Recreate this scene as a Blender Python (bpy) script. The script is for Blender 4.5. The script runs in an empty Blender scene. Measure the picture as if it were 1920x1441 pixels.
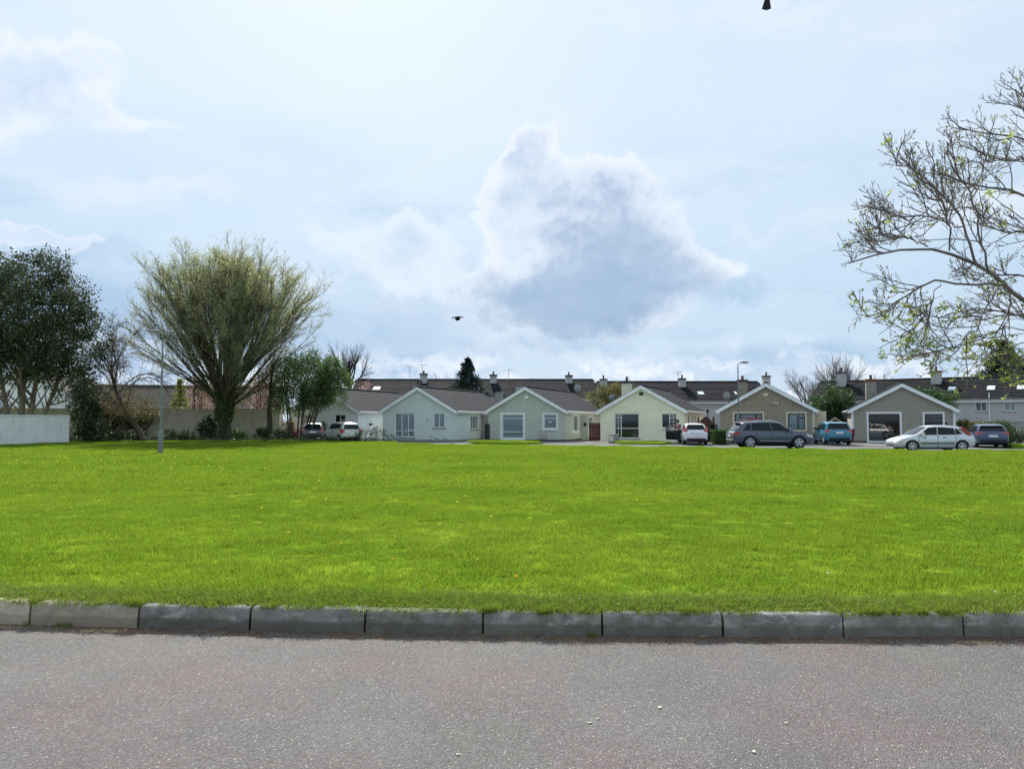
import bpy, bmesh, math, random
import numpy as np
from mathutils import Vector, Matrix
from mathutils.geometry import tessellate_polygon

random.seed(7)
RNG = np.random.default_rng(11)
SC = bpy.context.scene
COL = SC.collection
R = math.radians

# ------------------------------------------------------------------ camera
F = 1442.0            # focal length in photograph pixels (1920 wide)
CAMZ = 1.5
PITCH = math.atan(69.5 / F)
cam = bpy.data.cameras.new('camera')
cam.sensor_width = 36.0
cam.lens = 36.0 * F / 1920.0
cam.clip_start = 0.1
cam.clip_end = 6000
cam_o = bpy.data.objects.new('camera', cam)
cam_o.location = (0, 0, CAMZ)
cam_o.rotation_euler = (math.pi / 2 + PITCH, 0, 0)
COL.objects.link(cam_o)
SC.camera = cam_o

SUN_AZ, SUN_EL = R(-12), R(40)          # azimuth to the right of straight ahead
# ------------------------------------------------------------------ view
SC.view_settings.view_transform = 'Standard'
SC.view_settings.look = 'None'
SC.view_settings.exposure = 0.66
SC.view_settings.gamma = 1.0
SC.view_settings.use_curve_mapping = False

# ------------------------------------------------------------------ sun
sl = bpy.data.lights.new('sun', 'SUN')
sl.energy = 5.0
sl.angle = R(0.8)
sl.color = (1.0, 0.95, 0.87)
so = bpy.data.objects.new('sun', sl)
sd = Vector((math.sin(SUN_AZ) * math.cos(SUN_EL), math.cos(SUN_AZ) * math.cos(SUN_EL), math.sin(SUN_EL)))
so.rotation_euler = sd.to_track_quat('Z', 'Y').to_euler()
so.location = (40, 60, 80)
COL.objects.link(so)

# ------------------------------------------------------------------ world: Nishita sky with clouds by direction
def px_ang(px, py):
    """photograph pixel -> azimuth, elevation in degrees"""
    v = Matrix.Rotation(math.pi / 2 + PITCH, 3, 'X') @ Vector(((px - 960) / F, (720.5 - py) / F, -1))
    v.normalize()
    return math.degrees(math.atan2(v.x, v.y)), math.degrees(math.asin(v.z))

world = bpy.data.worlds.new('World')
SC.world = world
world.use_nodes = True
WN = world.node_tree
WN.nodes.clear()

class X:
    """tiny expression wrapper that turns python arithmetic into Math nodes"""
    nt = None
    def __init__(self, s): self.s = s
    @staticmethod
    def op(o, a, b=None, c=None, clamp=False):
        n = X.nt.nodes.new('ShaderNodeMath'); n.operation = o; n.use_clamp = clamp
        for i, v in enumerate((a, b, c)):
            if v is None: continue
            if isinstance(v, X): X.nt.links.new(v.s, n.inputs[i])
            else: n.inputs[i].default_value = v
        return X(n.outputs[0])
    def __add__(s, o): return X.op('ADD', s, o)
    __radd__ = __add__
    def __sub__(s, o): return X.op('SUBTRACT', s, o)
    def __rsub__(s, o): return X.op('SUBTRACT', o, s)
    def __mul__(s, o): return X.op('MULTIPLY', s, o)
    __rmul__ = __mul__
    def __truediv__(s, o): return X.op('DIVIDE', s, o)

def sstep(v, a, b, lo=0.0, hi=1.0):
    n = X.nt.nodes.new('ShaderNodeMapRange'); n.interpolation_type = 'SMOOTHSTEP'
    X.nt.links.new(v.s, n.inputs['Value'])
    n.inputs['From Min'].default_value = a; n.inputs['From Max'].default_value = b
    n.inputs['To Min'].default_value = lo; n.inputs['To Max'].default_value = hi
    return X(n.outputs[0])

def wnoise(vec, scale, detail, rough=0.55, dist=0.0):
    n = X.nt.nodes.new('ShaderNodeTexNoise')
    n.inputs['Scale'].default_value = scale; n.inputs['Detail'].default_value = detail
    n.inputs['Roughness'].default_value = rough; n.inputs['Distortion'].default_value = dist
    X.nt.links.new(vec, n.inputs['Vector'])
    return n

def cmix(fac, a, b):
    n = X.nt.nodes.new('ShaderNodeMix'); n.data_type = 'RGBA'
    if isinstance(fac, X): X.nt.links.new(fac.s, n.inputs[0])
    else: n.inputs[0].default_value = fac
    for v, i in ((a, 6), (b, 7)):
        if isinstance(v, tuple): n.inputs[i].default_value = (*v, 1)
        else: X.nt.links.new(v, n.inputs[i])
    return n.outputs[2]

def vmath(op, a, b):
    n = X.nt.nodes.new('ShaderNodeVectorMath'); n.operation = op
    for i, v in enumerate((a, b)):
        if isinstance(v, tuple): n.inputs[i].default_value = v
        else: X.nt.links.new(v, n.inputs[i])
    return n.outputs[0]

def srgb(r, g, b):
    f = lambda c: (c / 255 / 12.92) if c / 255 <= 0.04045 else ((c / 255 + 0.055) / 1.055) ** 2.4
    return (f(r), f(g), f(b))

def build_world():
    X.nt = WN
    N = WN.nodes
    tc = N.new('ShaderNodeTexCoord')
    nrm = N.new('ShaderNodeVectorMath'); nrm.operation = 'NORMALIZE'
    WN.links.new(tc.outputs['Generated'], nrm.inputs[0])
    d = nrm.outputs[0]
    # fine billow warp of the direction, so that cloud outlines are never smooth
    w1 = wnoise(d, 9.0, 7, 0.62)
    w2 = wnoise(d, 30.0, 4, 0.6)
    wv = vmath('SUBTRACT', w1.outputs['Color'], (0.5, 0.5, 0.5))
    wv = vmath('MULTIPLY', wv, (0.105, 0.105, 0.085))
    wv2 = vmath('MULTIPLY', vmath('SUBTRACT', w2.outputs['Color'], (0.5, 0.5, 0.5)), (0.030, 0.030, 0.030))
    dw = vmath('ADD', vmath('ADD', d, wv), wv2)
    sep = N.new('ShaderNodeSeparateXYZ'); WN.links.new(dw, sep.inputs[0])
    az = X.op('ARCTAN2', X(sep.outputs[0]), X(sep.outputs[1])) * 57.29578
    el = X.op('ARCSINE', X(sep.outputs[2])) * 57.29578
    sep0 = N.new('ShaderNodeSeparateXYZ'); WN.links.new(d, sep0.inputs[0])
    el0 = X.op('ARCSINE', X(sep0.outputs[2])) * 57.29578

    def blob(px, py, rx, ry, w=1.0):
        a, e = px_ang(px, py)
        k = 57.3 / F * math.cos(R(a)) ** 1.0
        rx *= k; ry *= k
        u = (az - a) / rx; v = (el - e) / ry
        return X.op('EXPONENT', (u * u + v * v) * -1.0) * w

    def total(bl):
        s = None
        for b in bl:
            g = blob(*b)
            s = g if s is None else s + g
        return s

    fine = X(w1.outputs['Fac'])
    lowf = X(wnoise(dw, 17.0, 5, 0.55).outputs['Fac'])
    # -------- the base: a veiled spring sky
    sky = N.new('ShaderNodeTexSky'); sky.sky_type = 'NISHITA'
    sky.sun_disc = False
    sky.sun_elevation = SUN_EL; sky.sun_rotation = SUN_AZ
    sky.air_density = 1.0; sky.dust_density = 1.5; sky.ozone_density = 1.2
    sk = N.new('ShaderNodeVectorMath'); sk.operation = 'SCALE'
    WN.links.new(sky.outputs[0], sk.inputs[0]); sk.inputs[3].default_value = 0.085
    big = wnoise(vmath('MULTIPLY', d, (1.0, 1.0, 2.6)), 2.3, 4, 0.5)
    bigf = X(big.outputs['Fac'])
    veil = cmix(sstep(el0 + (bigf - 0.5) * 26.0, 4.0, 25.0), srgb(192, 217, 240), srgb(215, 233, 249))
    base = cmix(0.86, sk.outputs[0], veil)
    # soft stratus streaks
    st = wnoise(vmath('MULTIPLY', dw, (1.0, 1.0, 4.5)), 3.2, 6, 0.56)
    stf = X(st.outputs['Fac'])
    base = cmix(sstep(stf, 0.50, 0.72) * 0.55, base, srgb(232, 238, 248))
    dk = wnoise(vmath('MULTIPLY', dw, (1.0, 1.0, 3.4)), 4.1, 5, 0.55)
    lowband = sstep(el0, 24.0, 6.0) * sstep(el0, -2.0, 4.0)
    base = cmix(sstep(X(dk.outputs['Fac']), 0.46, 0.68) * lowband * 0.75, base, srgb(162, 191, 221))
    # the grey-blue bank low on the left
    lg = total([(60, 600, 330, 150, 0.9), (420, 660, 260, 90, 0.55), (780, 620, 200, 110, 0.55)])
    base = cmix(sstep(lg, 0.1, 1.0) * 0.8, base, srgb(163, 190, 222))

    def cumulus(base, blobs, lo, hi, core_lo, core_hi, bright, mid, core, dens, under, fade=0.5):
        f = total(blobs)
        f = f + (fine - 0.5) * 0.62 + (lowf - 0.5) * 0.7
        a = sstep(f, lo, hi)
        # relief: density towards the zenith against density here
        up = wnoise(vmath('ADD', d, (0.010, 0.0, 0.020)), 11.0, 7, 0.58)
        hr = wnoise(d, 11.0, 7, 0.58)
        rel = sstep(X(hr.outputs['Fac']) - X(up.outputs['Fac']), -0.11, 0.11)
        c = sstep(f, core_lo, core_hi)
        col = cmix(c, bright, mid)
        rel2 = sstep(X(wnoise(d, 27.0, 6, 0.6).outputs['Fac']) - X(wnoise(vmath('ADD', d, (-0.004, 0.0, 0.009)), 27.0, 6, 0.6).outputs['Fac']), -0.12, 0.12)
        col = cmix(rel * 0.48, col, bright)
        col = cmix(rel2 * 0.22, col, bright)
        und = total(under)
        puff = X(hr.outputs['Fac'])
        col = cmix(sstep(und + (fine - 0.5) * 0.9 + (puff - 0.5) * 0.35 - rel * 0.30 - rel2 * 0.18, -0.10, 1.35) * 0.97, col, core)
        # the underside dissolves into the air below
        a = a * (1.0 - sstep(und - f * 0.55, -0.25, 0.75) * fade)
        return cmix(a * dens, base, col)

    # pale ragged cloud left of the great one
    base = cumulus(base, [(800, 430, 95, 60, 0.62), (690, 480, 120, 55, 0.5), (850, 540, 120, 60, 0.6), (600, 450, 90, 40, 0.4), (1310, 470, 75, 45, 0.55)],
                   0.36, 0.72, 0.5, 1.1, srgb(226, 237, 249), srgb(188, 210, 234), srgb(160, 189, 220), 0.95,
                   [(850, 600, 170, 50, 0.8)])
    # small clouds low over the roofs
    lb = wnoise(vmath('MULTIPLY', dw, (1.0, 1.0, 2.0)), 11.0, 6, 0.55)
    lbf = X(lb.outputs['Fac']) + (1.0 - sstep(el0, 2.0, 6.5)) * 0.10
    lba = sstep(lbf, 0.50, 0.60) * sstep(el0, 6.8, 3.2) * sstep(el0, -1.0, 1.0)
    lup = wnoise(vmath('MULTIPLY', vmath('ADD', dw, (0.004, 0, 0.012)), (1.0, 1.0, 2.0)), 11.0, 6, 0.55)
    lrel = sstep(X(lb.outputs['Fac']) - X(lup.outputs['Fac']), -0.10, 0.12)
    base = cmix(lba * 0.85, base, cmix(lrel, srgb(196, 214, 238), srgb(236, 243, 251)))
    # the bright cloud in the upper left corner, and the edge below it
    base = cumulus(base, [(40, 120, 110, 95, 0.8), (170, 110, 60, 55, 0.65), (150, 210, 150, 35, 0.62), (-60, 190, 140, 90, 0.7), (280, 225, 90, 18, 0.4)],
                   0.34, 0.72, 0.55, 1.15, srgb(238, 243, 251), srgb(206, 221, 242), srgb(182, 202, 230), 0.72,
                   [(0, 130, 80, 50, 1.0), (190, 120, 45, 26, 0.7), (150, 240, 200, 26, 0.8)], 0.75)
    base = cumulus(base, [(10, 435, 120, 26, 0.8), (120, 450, 80, 20, 0.7), (190, 440, 50, 12, 0.5)],
                   0.38, 0.68, 0.5, 1.2, srgb(226, 236, 250), srgb(190, 208, 236), srgb(172, 194, 228), 0.7,
                   [(40, 500, 200, 40, 0.9)])
    # the great cumulus
    base = cumulus(base, [(988, 258, 42, 46, 0.95), (1000, 330, 78, 70, 0.85), (1150, 335, 72, 50, 0.95), (1060, 400, 115, 85, 0.7),
                          (1200, 420, 82, 80, 0.7), (925, 395, 55, 65, 0.6), (1010, 480, 120, 80, 0.6), (1180, 520, 120, 75, 0.75),
                          (1080, 590, 165, 46, 0.8), (940, 560, 95, 60, 0.5), (1300, 500, 95, 48, 0.48), (1400, 480, 70, 30, 0.30), (1210, 600, 110, 35, 0.4)],
                   0.36, 0.62, 0.52, 1.4, srgb(231, 239, 250), srgb(186, 205, 230), srgb(136, 162, 197), 0.97,
                   [(1085, 570, 190, 80, 1.10), (1190, 480, 125, 105, 0.80), (1000, 590, 140, 60, 0.55), (1130, 400, 115, 80, 0.45), (1300, 530, 90, 40, 0.4)], 0.42)
    bg = N.new('ShaderNodeBackground'); bg.inputs['Strength'].default_value = 0.69
    WN.links.new(base, bg.inputs['Color'])
    out = N.new('ShaderNodeOutputWorld')
    WN.links.new(bg.outputs[0], out.inputs['Surface'])
build_world()
world.cycles.sampling_method = 'MANUAL'
world.cycles.sample_map_resolution = 512

# ================================================================== helpers
def px2(px, py, Y):
    """world point seen at a photograph pixel, at distance Y along the ground (used to measure the place)"""
    v = Matrix.Rotation(math.pi / 2 + PITCH, 3, 'X') @ Vector(((px - 960) / F, (720.5 - py) / F, -1))
    k = Y / v.y
    return Vector((v.x * k, Y, CAMZ + v.z * k))
def gx(px, Y): return px2(px, 790, Y).x
def gz(px, py, Y): return px2(px, py, Y).z

def tag(o, label=None, cat=None, group=None, kind=None):
    if label: o['label'] = label
    if cat: o['category'] = cat
    if group: o['group'] = group
    if kind: o['kind'] = kind
    return o

def empty(name, loc, rz=0.0, label=None, cat=None, group=None):
    o = bpy.data.objects.new(name, None)
    o.empty_display_size = 0.3
    o.location = loc; o.rotation_euler = (0, 0, rz)
    COL.objects.link(o)
    return tag(o, label, cat, group)

def link(name, me, m=None, parent=None, loc=None, rz=0.0):
    o = bpy.data.objects.new(name, me)
    COL.objects.link(o)
    if m is not None and not me.materials: me.materials.append(m)
    if parent is not None: o.parent = parent
    if loc is not None: o.location = loc
    if rz: o.rotation_euler = (0, 0, rz)
    return o

def np_mesh(name, v, f, m=None, smooth=False):
    v = np.asarray(v, dtype=np.float32); f = np.asarray(f, dtype=np.int32)
    me = bpy.data.meshes.new(name)
    n, k = f.shape
    me.vertices.add(len(v)); me.vertices.foreach_set('co', v.ravel())
    me.loops.add(n * k); me.loops.foreach_set('vertex_index', f.ravel())
    me.polygons.add(n)
    me.polygons.foreach_set('loop_start', np.arange(0, n * k, k, dtype=np.int32))
    if smooth: me.polygons.foreach_set('use_smooth', np.ones(n, dtype=bool))
    me.update(calc_edges=True)
    if m is not None: me.materials.append(m)
    return me

class MB:
    """collects simple solids into one mesh"""
    def __init__(self): self.v = []; self.f = []
    def add(self, vs, fs):
        b = len(self.v)
        self.v += [tuple(p) for p in vs]
        self.f += [tuple(b + i for i in q) for q in fs]
        return self
    def box(self, x0, x1, y0, y1, z0, z1):
        return self.add([(x0, y0, z0), (x1, y0, z0), (x1, y1, z0), (x0, y1, z0), (x0, y0, z1), (x1, y0, z1), (x1, y1, z1), (x0, y1, z1)],
                        [(3, 2, 1, 0), (4, 5, 6, 7), (0, 1, 5, 4), (1, 2, 6, 5), (2, 3, 7, 6), (3, 0, 4, 7)])
    def prism(self, pts, dvec):
        """extrude a planar polygon (3-D points) along dvec"""
        n = len(pts); d = Vector(dvec)
        a = [Vector(p) for p in pts]; b = [p + d for p in a]
        fs = [tuple(range(n))[::-1], tuple(range(n, 2 * n))] + [(i, (i + 1) % n, n + (i + 1) % n, n + i) for i in range(n)]
        return self.add(a + b, fs)
    def tube(self, pts, r, s=8, cap=True):
        pts = [Vector(p) for p in pts]
        rs = r if isinstance(r, (list, tuple)) else [r] * len(pts)
        vs = []; up = Vector((0.13, 0.31, 0.94))
        for i, p in enumerate(pts):
            t = (pts[min(i + 1, len(pts) - 1)] - pts[max(i - 1, 0)]).normalized()
            u = t.cross(up if abs(t.dot(up)) < 0.97 else Vector((1, 0, 0))).normalized(); w = t.cross(u)
            for k in range(s):
                a = 2 * math.pi * k / s
                vs.append(p + (u * math.cos(a) + w * math.sin(a)) * rs[i])
        fs = []
        for i in range(len(pts) - 1):
            for k in range(s):
                fs.append((i * s + k, i * s + (k + 1) % s, (i + 1) * s + (k + 1) % s, (i + 1) * s + k))
        if cap:
            fs.append(tuple(range(s))[::-1]); fs.append(tuple(range((len(pts) - 1) * s, len(pts) * s)))
        return self.add(vs, fs)
    def lathe(self, prof, s=16, axis='Z', o=(0, 0, 0)):
        vs = []
        for (r, h) in prof:
            for k in range(s):
                a = 2 * math.pi * k / s
                c, d = r * math.cos(a), r * math.sin(a)
                p = (c, d, h) if axis == 'Z' else ((c, h, d) if axis == 'Y' else (h, c, d))
                vs.append((p[0] + o[0], p[1] + o[1], p[2] + o[2]))
        fs = []
        for i in range(len(prof) - 1):
            for k in range(s):
                fs.append((i * s + k, i * s + (k + 1) % s, (i + 1) * s + (k + 1) % s, (i + 1) * s + k))
        fs.append(tuple(range(s))[::-1]); fs.append(tuple(range((len(prof) - 1) * s, len(prof) * s)))
        return self.add(vs, fs)
    def mesh(self, name, smooth=None, recalc=True):
        me = bpy.data.meshes.new(name)
        me.from_pydata([tuple(p) for p in self.v], [], self.f)
        if recalc:
            bm = bmesh.new(); bm.from_mesh(me)
            bmesh.ops.recalc_face_normals(bm, faces=bm.faces)
            bm.to_mesh(me); bm.free()
        if smooth:
            me.polygons.foreach_set('use_smooth', [True] * len(me.polygons))
            me.set_sharp_from_angle(angle=R(smooth))
        me.update()
        return me
    def build(self, name, m, parent=None, loc=None, rz=0.0, smooth=None):
        return link(name, self.mesh(name, smooth), m, parent, loc, rz)

# ------------------------------------------------------------------ materials
def new_mat(name):
    m = bpy.data.materials.new(name); m.use_nodes = True
    return m, m.node_tree, m.node_tree.nodes['Principled BSDF']

def mat(name, c, rough=0.8, var=0.18, scale=3.0, c2=None, f2=0.5, bump=0.0, bscale=60.0, spec=0.3, metal=0.0, coat=0.0, space='Object', streak=0.0, streak_c=(0.08, 0.08, 0.06), per_obj=0.0):
    m, nt, p = new_mat(name)
    N, Lk = nt.nodes, nt.links
    p.inputs['Roughness'].default_value = rough
    p.inputs['Metallic'].default_value = metal
    p.inputs['Specular IOR Level'].default_value = spec
    p.inputs['Coat Weight'].default_value = coat
    p.inputs['Coat Roughness'].default_value = 0.04
    if space == 'World':
        g = N.new('ShaderNodeNewGeometry'); vec = g.outputs['Position']
    else:
        g = N.new('ShaderNodeTexCoord'); vec = g.outputs['Object']
    n1 = N.new('ShaderNodeTexNoise'); n1.inputs['Scale'].default_value = scale; n1.inputs['Detail'].default_value = 8; n1.inputs['Roughness'].default_value = 0.65
    Lk.new(vec, n1.inputs['Vector'])
    X.nt = nt
    col = cmix(sstep(X(n1.outputs['Fac']), 0.3, 0.7), tuple(x * (1 - var) for x in c), tuple(min(1, x * (1 + var)) for x in c))
    if c2 is not None:
        n2 = N.new('ShaderNodeTexNoise'); n2.inputs['Scale'].default_value = scale * 0.37; n2.inputs['Detail'].default_value = 6
        Lk.new(vec, n2.inputs['Vector'])
        col = cmix(sstep(X(n2.outputs['Fac']), f2, f2 + 0.16), col, c2)
    if streak:
        sx = vmath('MULTIPLY', vec, (5.0, 5.0, 0.35))
        n3 = N.new('ShaderNodeTexNoise'); n3.inputs['Scale'].default_value = 1.0; n3.inputs['Detail'].default_value = 6; n3.inputs['Roughness'].default_value = 0.7
        Lk.new(sx, n3.inputs['Vector'])
        col = cmix(sstep(X(n3.outputs['Fac']), 0.52, 0.74) * streak, col, streak_c)
    if per_obj:
        oi = N.new('ShaderNodeObjectInfo')
        hs = N.new('ShaderNodeHueSaturation')
        Lk.new(col, hs.inputs['Color'])
        v = X(oi.outputs['Random']) * (2 * per_obj) + (1 - per_obj)
        Lk.new(v.s, hs.inputs['Value'])
        col = hs.outputs[0]
    Lk.new(col, p.inputs['Base Color'])
    if bump:
        nb = N.new('ShaderNodeTexNoise'); nb.inputs['Scale'].default_value = bscale; nb.inputs['Detail'].default_value = 4
        Lk.new(vec, nb.inputs['Vector'])
        b = N.new('ShaderNodeBump'); b.inputs['Strength'].default_value = bump; b.inputs['Distance'].default_value = 0.02
        Lk.new(nb.outputs['Fac'], b.inputs['Height']); Lk.new(b.outputs[0], p.inputs['Normal'])
    return m

def leaf_mat(name, c, c2, trans=0.45, var=0.25, nscale=0.6, gloss=0.04):
    """thin leaves: diffuse + translucent, hue by island and by clump"""
    m, nt, p = new_mat(name)
    N, Lk = nt.nodes, nt.links
    N.remove(p)
    X.nt = nt
    g = N.new('ShaderNodeNewGeometry')
    n1 = N.new('ShaderNodeTexNoise'); n1.inputs['Scale'].default_value = nscale; n1.inputs['Detail'].default_value = 3
    Lk.new(g.outputs['Position'], n1.inputs['Vector'])
    f = X(n1.outputs['Fac']) * 0.7 + X(g.outputs['Random Per Island']) * 0.5 - 0.1
    col = cmix(sstep(f, 0.2, 0.8), c, c2)
    hs = N.new('ShaderNodeHueSaturation'); Lk.new(col, hs.inputs['Color'])
    Lk.new((X(g.outputs['Random Per Island']) * (2 * var) + (1 - var)).s, hs.inputs['Value'])
    di = N.new('ShaderNodeBsdfDiffuse'); tr = N.new('ShaderNodeBsdfTranslucent'); gl = N.new('ShaderNodeBsdfGlossy')
    gl.inputs['Roughness'].default_value = 0.45
    for s in (di, tr): Lk.new(hs.outputs[0], s.inputs['Color'])
    mx = N.new('ShaderNodeMixShader'); mx.inputs[0].default_value = trans
    Lk.new(di.outputs[0], mx.inputs[1]); Lk.new(tr.outputs[0], mx.inputs[2])
    m2 = N.new('ShaderNodeMixShader'); m2.inputs[0].default_value = gloss
    Lk.new(mx.outputs[0], m2.inputs[1]); Lk.new(gl.outputs[0], m2.inputs[2])
    Lk.new(m2.outputs[0], N['Material Output'].inputs['Surface'])
    return m

def glass_mat(name, tint=(0.75, 0.8, 0.82), alpha=0.6, fres=0.9):
    m, nt, p = new_mat(name)
    N, Lk = nt.nodes, nt.links
    N.remove(p)
    t = N.new('ShaderNodeBsdfTransparent'); t.inputs[0].default_value = (*tint, 1)
    g = N.new('ShaderNodeBsdfGlossy'); g.inputs['Roughness'].default_value = 0.03
    fr = N.new('ShaderNodeFresnel'); fr.inputs['IOR'].default_value = 1.6
    X.nt = nt
    f = X.op('ADD', X(fr.outputs[0]) * fres, alpha * 0.12, clamp=True)
    mx = N.new('ShaderNodeMixShader'); Lk.new(f.s, mx.inputs[0])
    Lk.new(t.outputs[0], mx.inputs[1]); Lk.new(g.outputs[0], mx.inputs[2])
    Lk.new(mx.outputs[0], N['Material Output'].inputs['Surface'])
    return m

M = {}
M['white_paint'] = mat('white_paint', (0.78, 0.79, 0.78), 0.55, 0.05, 4)
M['white_upvc'] = mat('white_upvc', (0.80, 0.81, 0.82), 0.35, 0.03, 4)
M['board'] = mat('white_board', (0.82, 0.85, 0.87), 0.5, 0.08, 2, streak=0.25, streak_c=(0.35, 0.37, 0.36))
M['roof_dark'] = mat('dark_roof_tiles', (0.0185, 0.0225, 0.0305), 0.9, 0.25, 2.2, c2=(0.022, 0.022, 0.024), bump=0.3, bscale=25, spec=0.10, streak=0.25, streak_c=(0.03, 0.03, 0.03))
M['roof_old'] = mat('weathered_roof_tiles', (0.0195, 0.0215, 0.0275), 0.9, 0.25, 1.4, c2=(0.031, 0.028, 0.028), f2=0.52, bump=0.3, bscale=25, spec=0.10, streak=0.35, streak_c=(0.05, 0.044, 0.038))
M['roof_brown'] = mat('brown_grey_roof_tiles', (0.085, 0.078, 0.068), 0.9, 0.25, 1.5, c2=(0.11, 0.10, 0.08), bump=0.3, bscale=25, spec=0.15)
M['render_green'] = mat('pale_sage_render', (0.60, 0.68, 0.645), 0.9, 0.06, 1.2, streak=0.4, streak_c=(0.47, 0.53, 0.50), bump=0.15, bscale=90)
M['render_grey'] = mat('grey_green_render', (0.48, 0.51, 0.445), 0.9, 0.08, 1.2, streak=0.4, streak_c=(0.33, 0.35, 0.28), bump=0.15, bscale=90)
M['render_cream'] = mat('cream_render', (0.81, 0.80, 0.62), 0.9, 0.06, 1.2, streak=0.35, streak_c=(0.68, 0.68, 0.51), bump=0.12, bscale=90)
M['render_brown'] = mat('brown_pebble_dash', (0.335, 0.29, 0.22), 0.95, 0.38, 12, c2=(0.275, 0.23, 0.17), f2=0.5, bump=0.7, bscale=70, streak=0.25, streak_c=(0.27, 0.21, 0.15))
M['render_dash'] = mat('grey_pebble_dash', (0.345, 0.315, 0.275), 0.95, 0.38, 12, c2=(0.29, 0.275, 0.245), f2=0.5, bump=0.7, bscale=70, streak=0.2, streak_c=(0.20, 0.185, 0.165))
M['render_white'] = mat('white_render', (0.80, 0.83, 0.86), 0.9, 0.05, 1.2, streak=0.12, streak_c=(0.5, 0.52, 0.5), bump=0.12)
M['render_terrace'] = mat('grey_dash_terrace', (0.42, 0.425, 0.42), 0.95, 0.12, 12, bump=0.4, bscale=60, streak=0.3, streak_c=(0.27, 0.27, 0.26))
M['render_tan'] = mat('tan_render', (0.56, 0.50, 0.405), 0.95, 0.1, 2, bump=0.2, streak=0.25, streak_c=(0.44, 0.40, 0.32))
M['wall_white'] = mat('stained_white_wall', (0.76, 0.78, 0.77), 0.9, 0.08, 1.5, streak=0.8, streak_c=(0.48, 0.49, 0.46), bump=0.2, bscale=40)
M['conc'] = mat('grey_concrete', (0.30, 0.30, 0.29), 0.9, 0.15, 3, bump=0.3, streak=0.3)
M['chim'] = mat('chimney_render', (0.40, 0.41, 0.41), 0.9, 0.14, 5, streak=0.35, streak_c=(0.25, 0.25, 0.25))
M['cap'] = mat('dark_capping', (0.06, 0.06, 0.065), 0.85, 0.2, 6)
M['pot'] = mat('terracotta_pot', (0.22, 0.075, 0.05), 0.8, 0.2, 6)
M['pot_dark'] = mat('dark_clay_pot', (0.07, 0.055, 0.05), 0.8, 0.2, 6)
M['black_frame'] = mat('black_frame', (0.018, 0.018, 0.02), 0.4, 0.1, 5)
M['cream_trim'] = mat('cream_trim', (0.62, 0.56, 0.42), 0.7, 0.06, 5)
M['curtain'] = mat('net_curtain', (0.40, 0.45, 0.49), 0.9, 0.08, 8)
M['curtain_dark'] = mat('grey_curtain', (0.26, 0.29, 0.31), 0.9, 0.15, 6)
M['room'] = mat('dim_room', (0.07, 0.075, 0.08), 0.9, 0.2, 2)
M['glass'] = glass_mat('window_glass', (0.90, 0.94, 0.95), 0.0, 0.55)
M['glass_dark'] = glass_mat('dark_window_glass', (0.5, 0.54, 0.56), 0.2, 0.8)
M['skylight'] = mat('skylight_glass', (0.75, 0.80, 0.84), 0.12, 0.05, 3, spec=0.8)
M['wood_maroon'] = mat('maroon_boards', (0.085, 0.022, 0.020), 0.7, 0.2, 6, per_obj=0.12)
M['wood_black'] = mat('black_boards', (0.016, 0.017, 0.018), 0.7, 0.2, 6)
M['wood_brown'] = mat('brown_boards', (0.075, 0.026, 0.018), 0.6, 0.2, 6, per_obj=0.15)
M['wood_tan'] = mat('tan_fence_boards', (0.27, 0.175, 0.10), 0.8, 0.2, 5, per_obj=0.2)
M['galv'] = mat('galvanised_steel', (0.19, 0.205, 0.22), 0.6, 0.12, 4, metal=0.2)
M['plastic_grey'] = mat('grey_plastic', (0.25, 0.26, 0.27), 0.5, 0.1, 4)
M['bark'] = mat('grey_brown_bark', (0.085, 0.072, 0.058), 0.95, 0.35, 6, c2=(0.06, 0.065, 0.04), bump=0.8, bscale=18, space='World')
M['bark_bare'] = mat('grey_bare_twigs', (0.17, 0.16, 0.165), 0.95, 0.25, 3, space='World')
M['bark_limb'] = mat('pale_grey_limbs', (0.22, 0.205, 0.165), 0.95, 0.3, 3, space='World')
M['bark_dark'] = mat('dark_bark', (0.040, 0.034, 0.032), 0.95, 0.3, 6, bump=0.6, bscale=18, space='World')
M['bark_twig'] = mat('purple_grey_twigs', (0.18, 0.155, 0.16), 0.95, 0.3, 3, c2=(0.22, 0.17, 0.175), space='World')
M['bark_pale'] = mat('pale_brown_bark', (0.20, 0.165, 0.13), 0.95, 0.3, 5, c2=(0.11, 0.09, 0.07), bump=0.8, bscale=14, space='World')
M['leaf_fresh'] = leaf_mat('fresh_yellow_green_leaves', (0.28, 0.305, 0.13), (0.40, 0.42, 0.20), 0.55)
M['leaf_dark'] = leaf_mat('dark_evergreen_leaves', (0.036, 0.054, 0.034), (0.095, 0.118, 0.058), 0.3, gloss=0.03)
M['leaf_mid'] = leaf_mat('mid_green_leaves', (0.062, 0.118, 0.036), (0.120, 0.185, 0.060), 0.45)
M['leaf_ivy'] = leaf_mat('ivy_leaves', (0.016, 0.034, 0.014), (0.035, 0.060, 0.020), 0.2)
M['leaf_pine'] = leaf_mat('blue_black_needles', (0.010, 0.024, 0.022), (0.022, 0.042, 0.034), 0.12)
M['leaf_brown'] = leaf_mat('brownish_young_leaves', (0.13, 0.115, 0.065), (0.18, 0.16, 0.09), 0.4)
M['leaf_pink'] = leaf_mat('pink_blossom', (0.36, 0.21, 0.195), (0.47, 0.31, 0.28), 0.4)
M['leaf_maroon'] = leaf_mat('maroon_leaves', (0.13, 0.012, 0.022), (0.20, 0.025, 0.035), 0.4)
M['leaf_lime'] = leaf_mat('lime_leaves', (0.20, 0.26, 0.05), (0.30, 0.34, 0.10), 0.5)
M['leaf_olive'] = leaf_mat('olive_leaves', (0.10, 0.105, 0.03), (0.17, 0.16, 0.05), 0.4)
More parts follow.
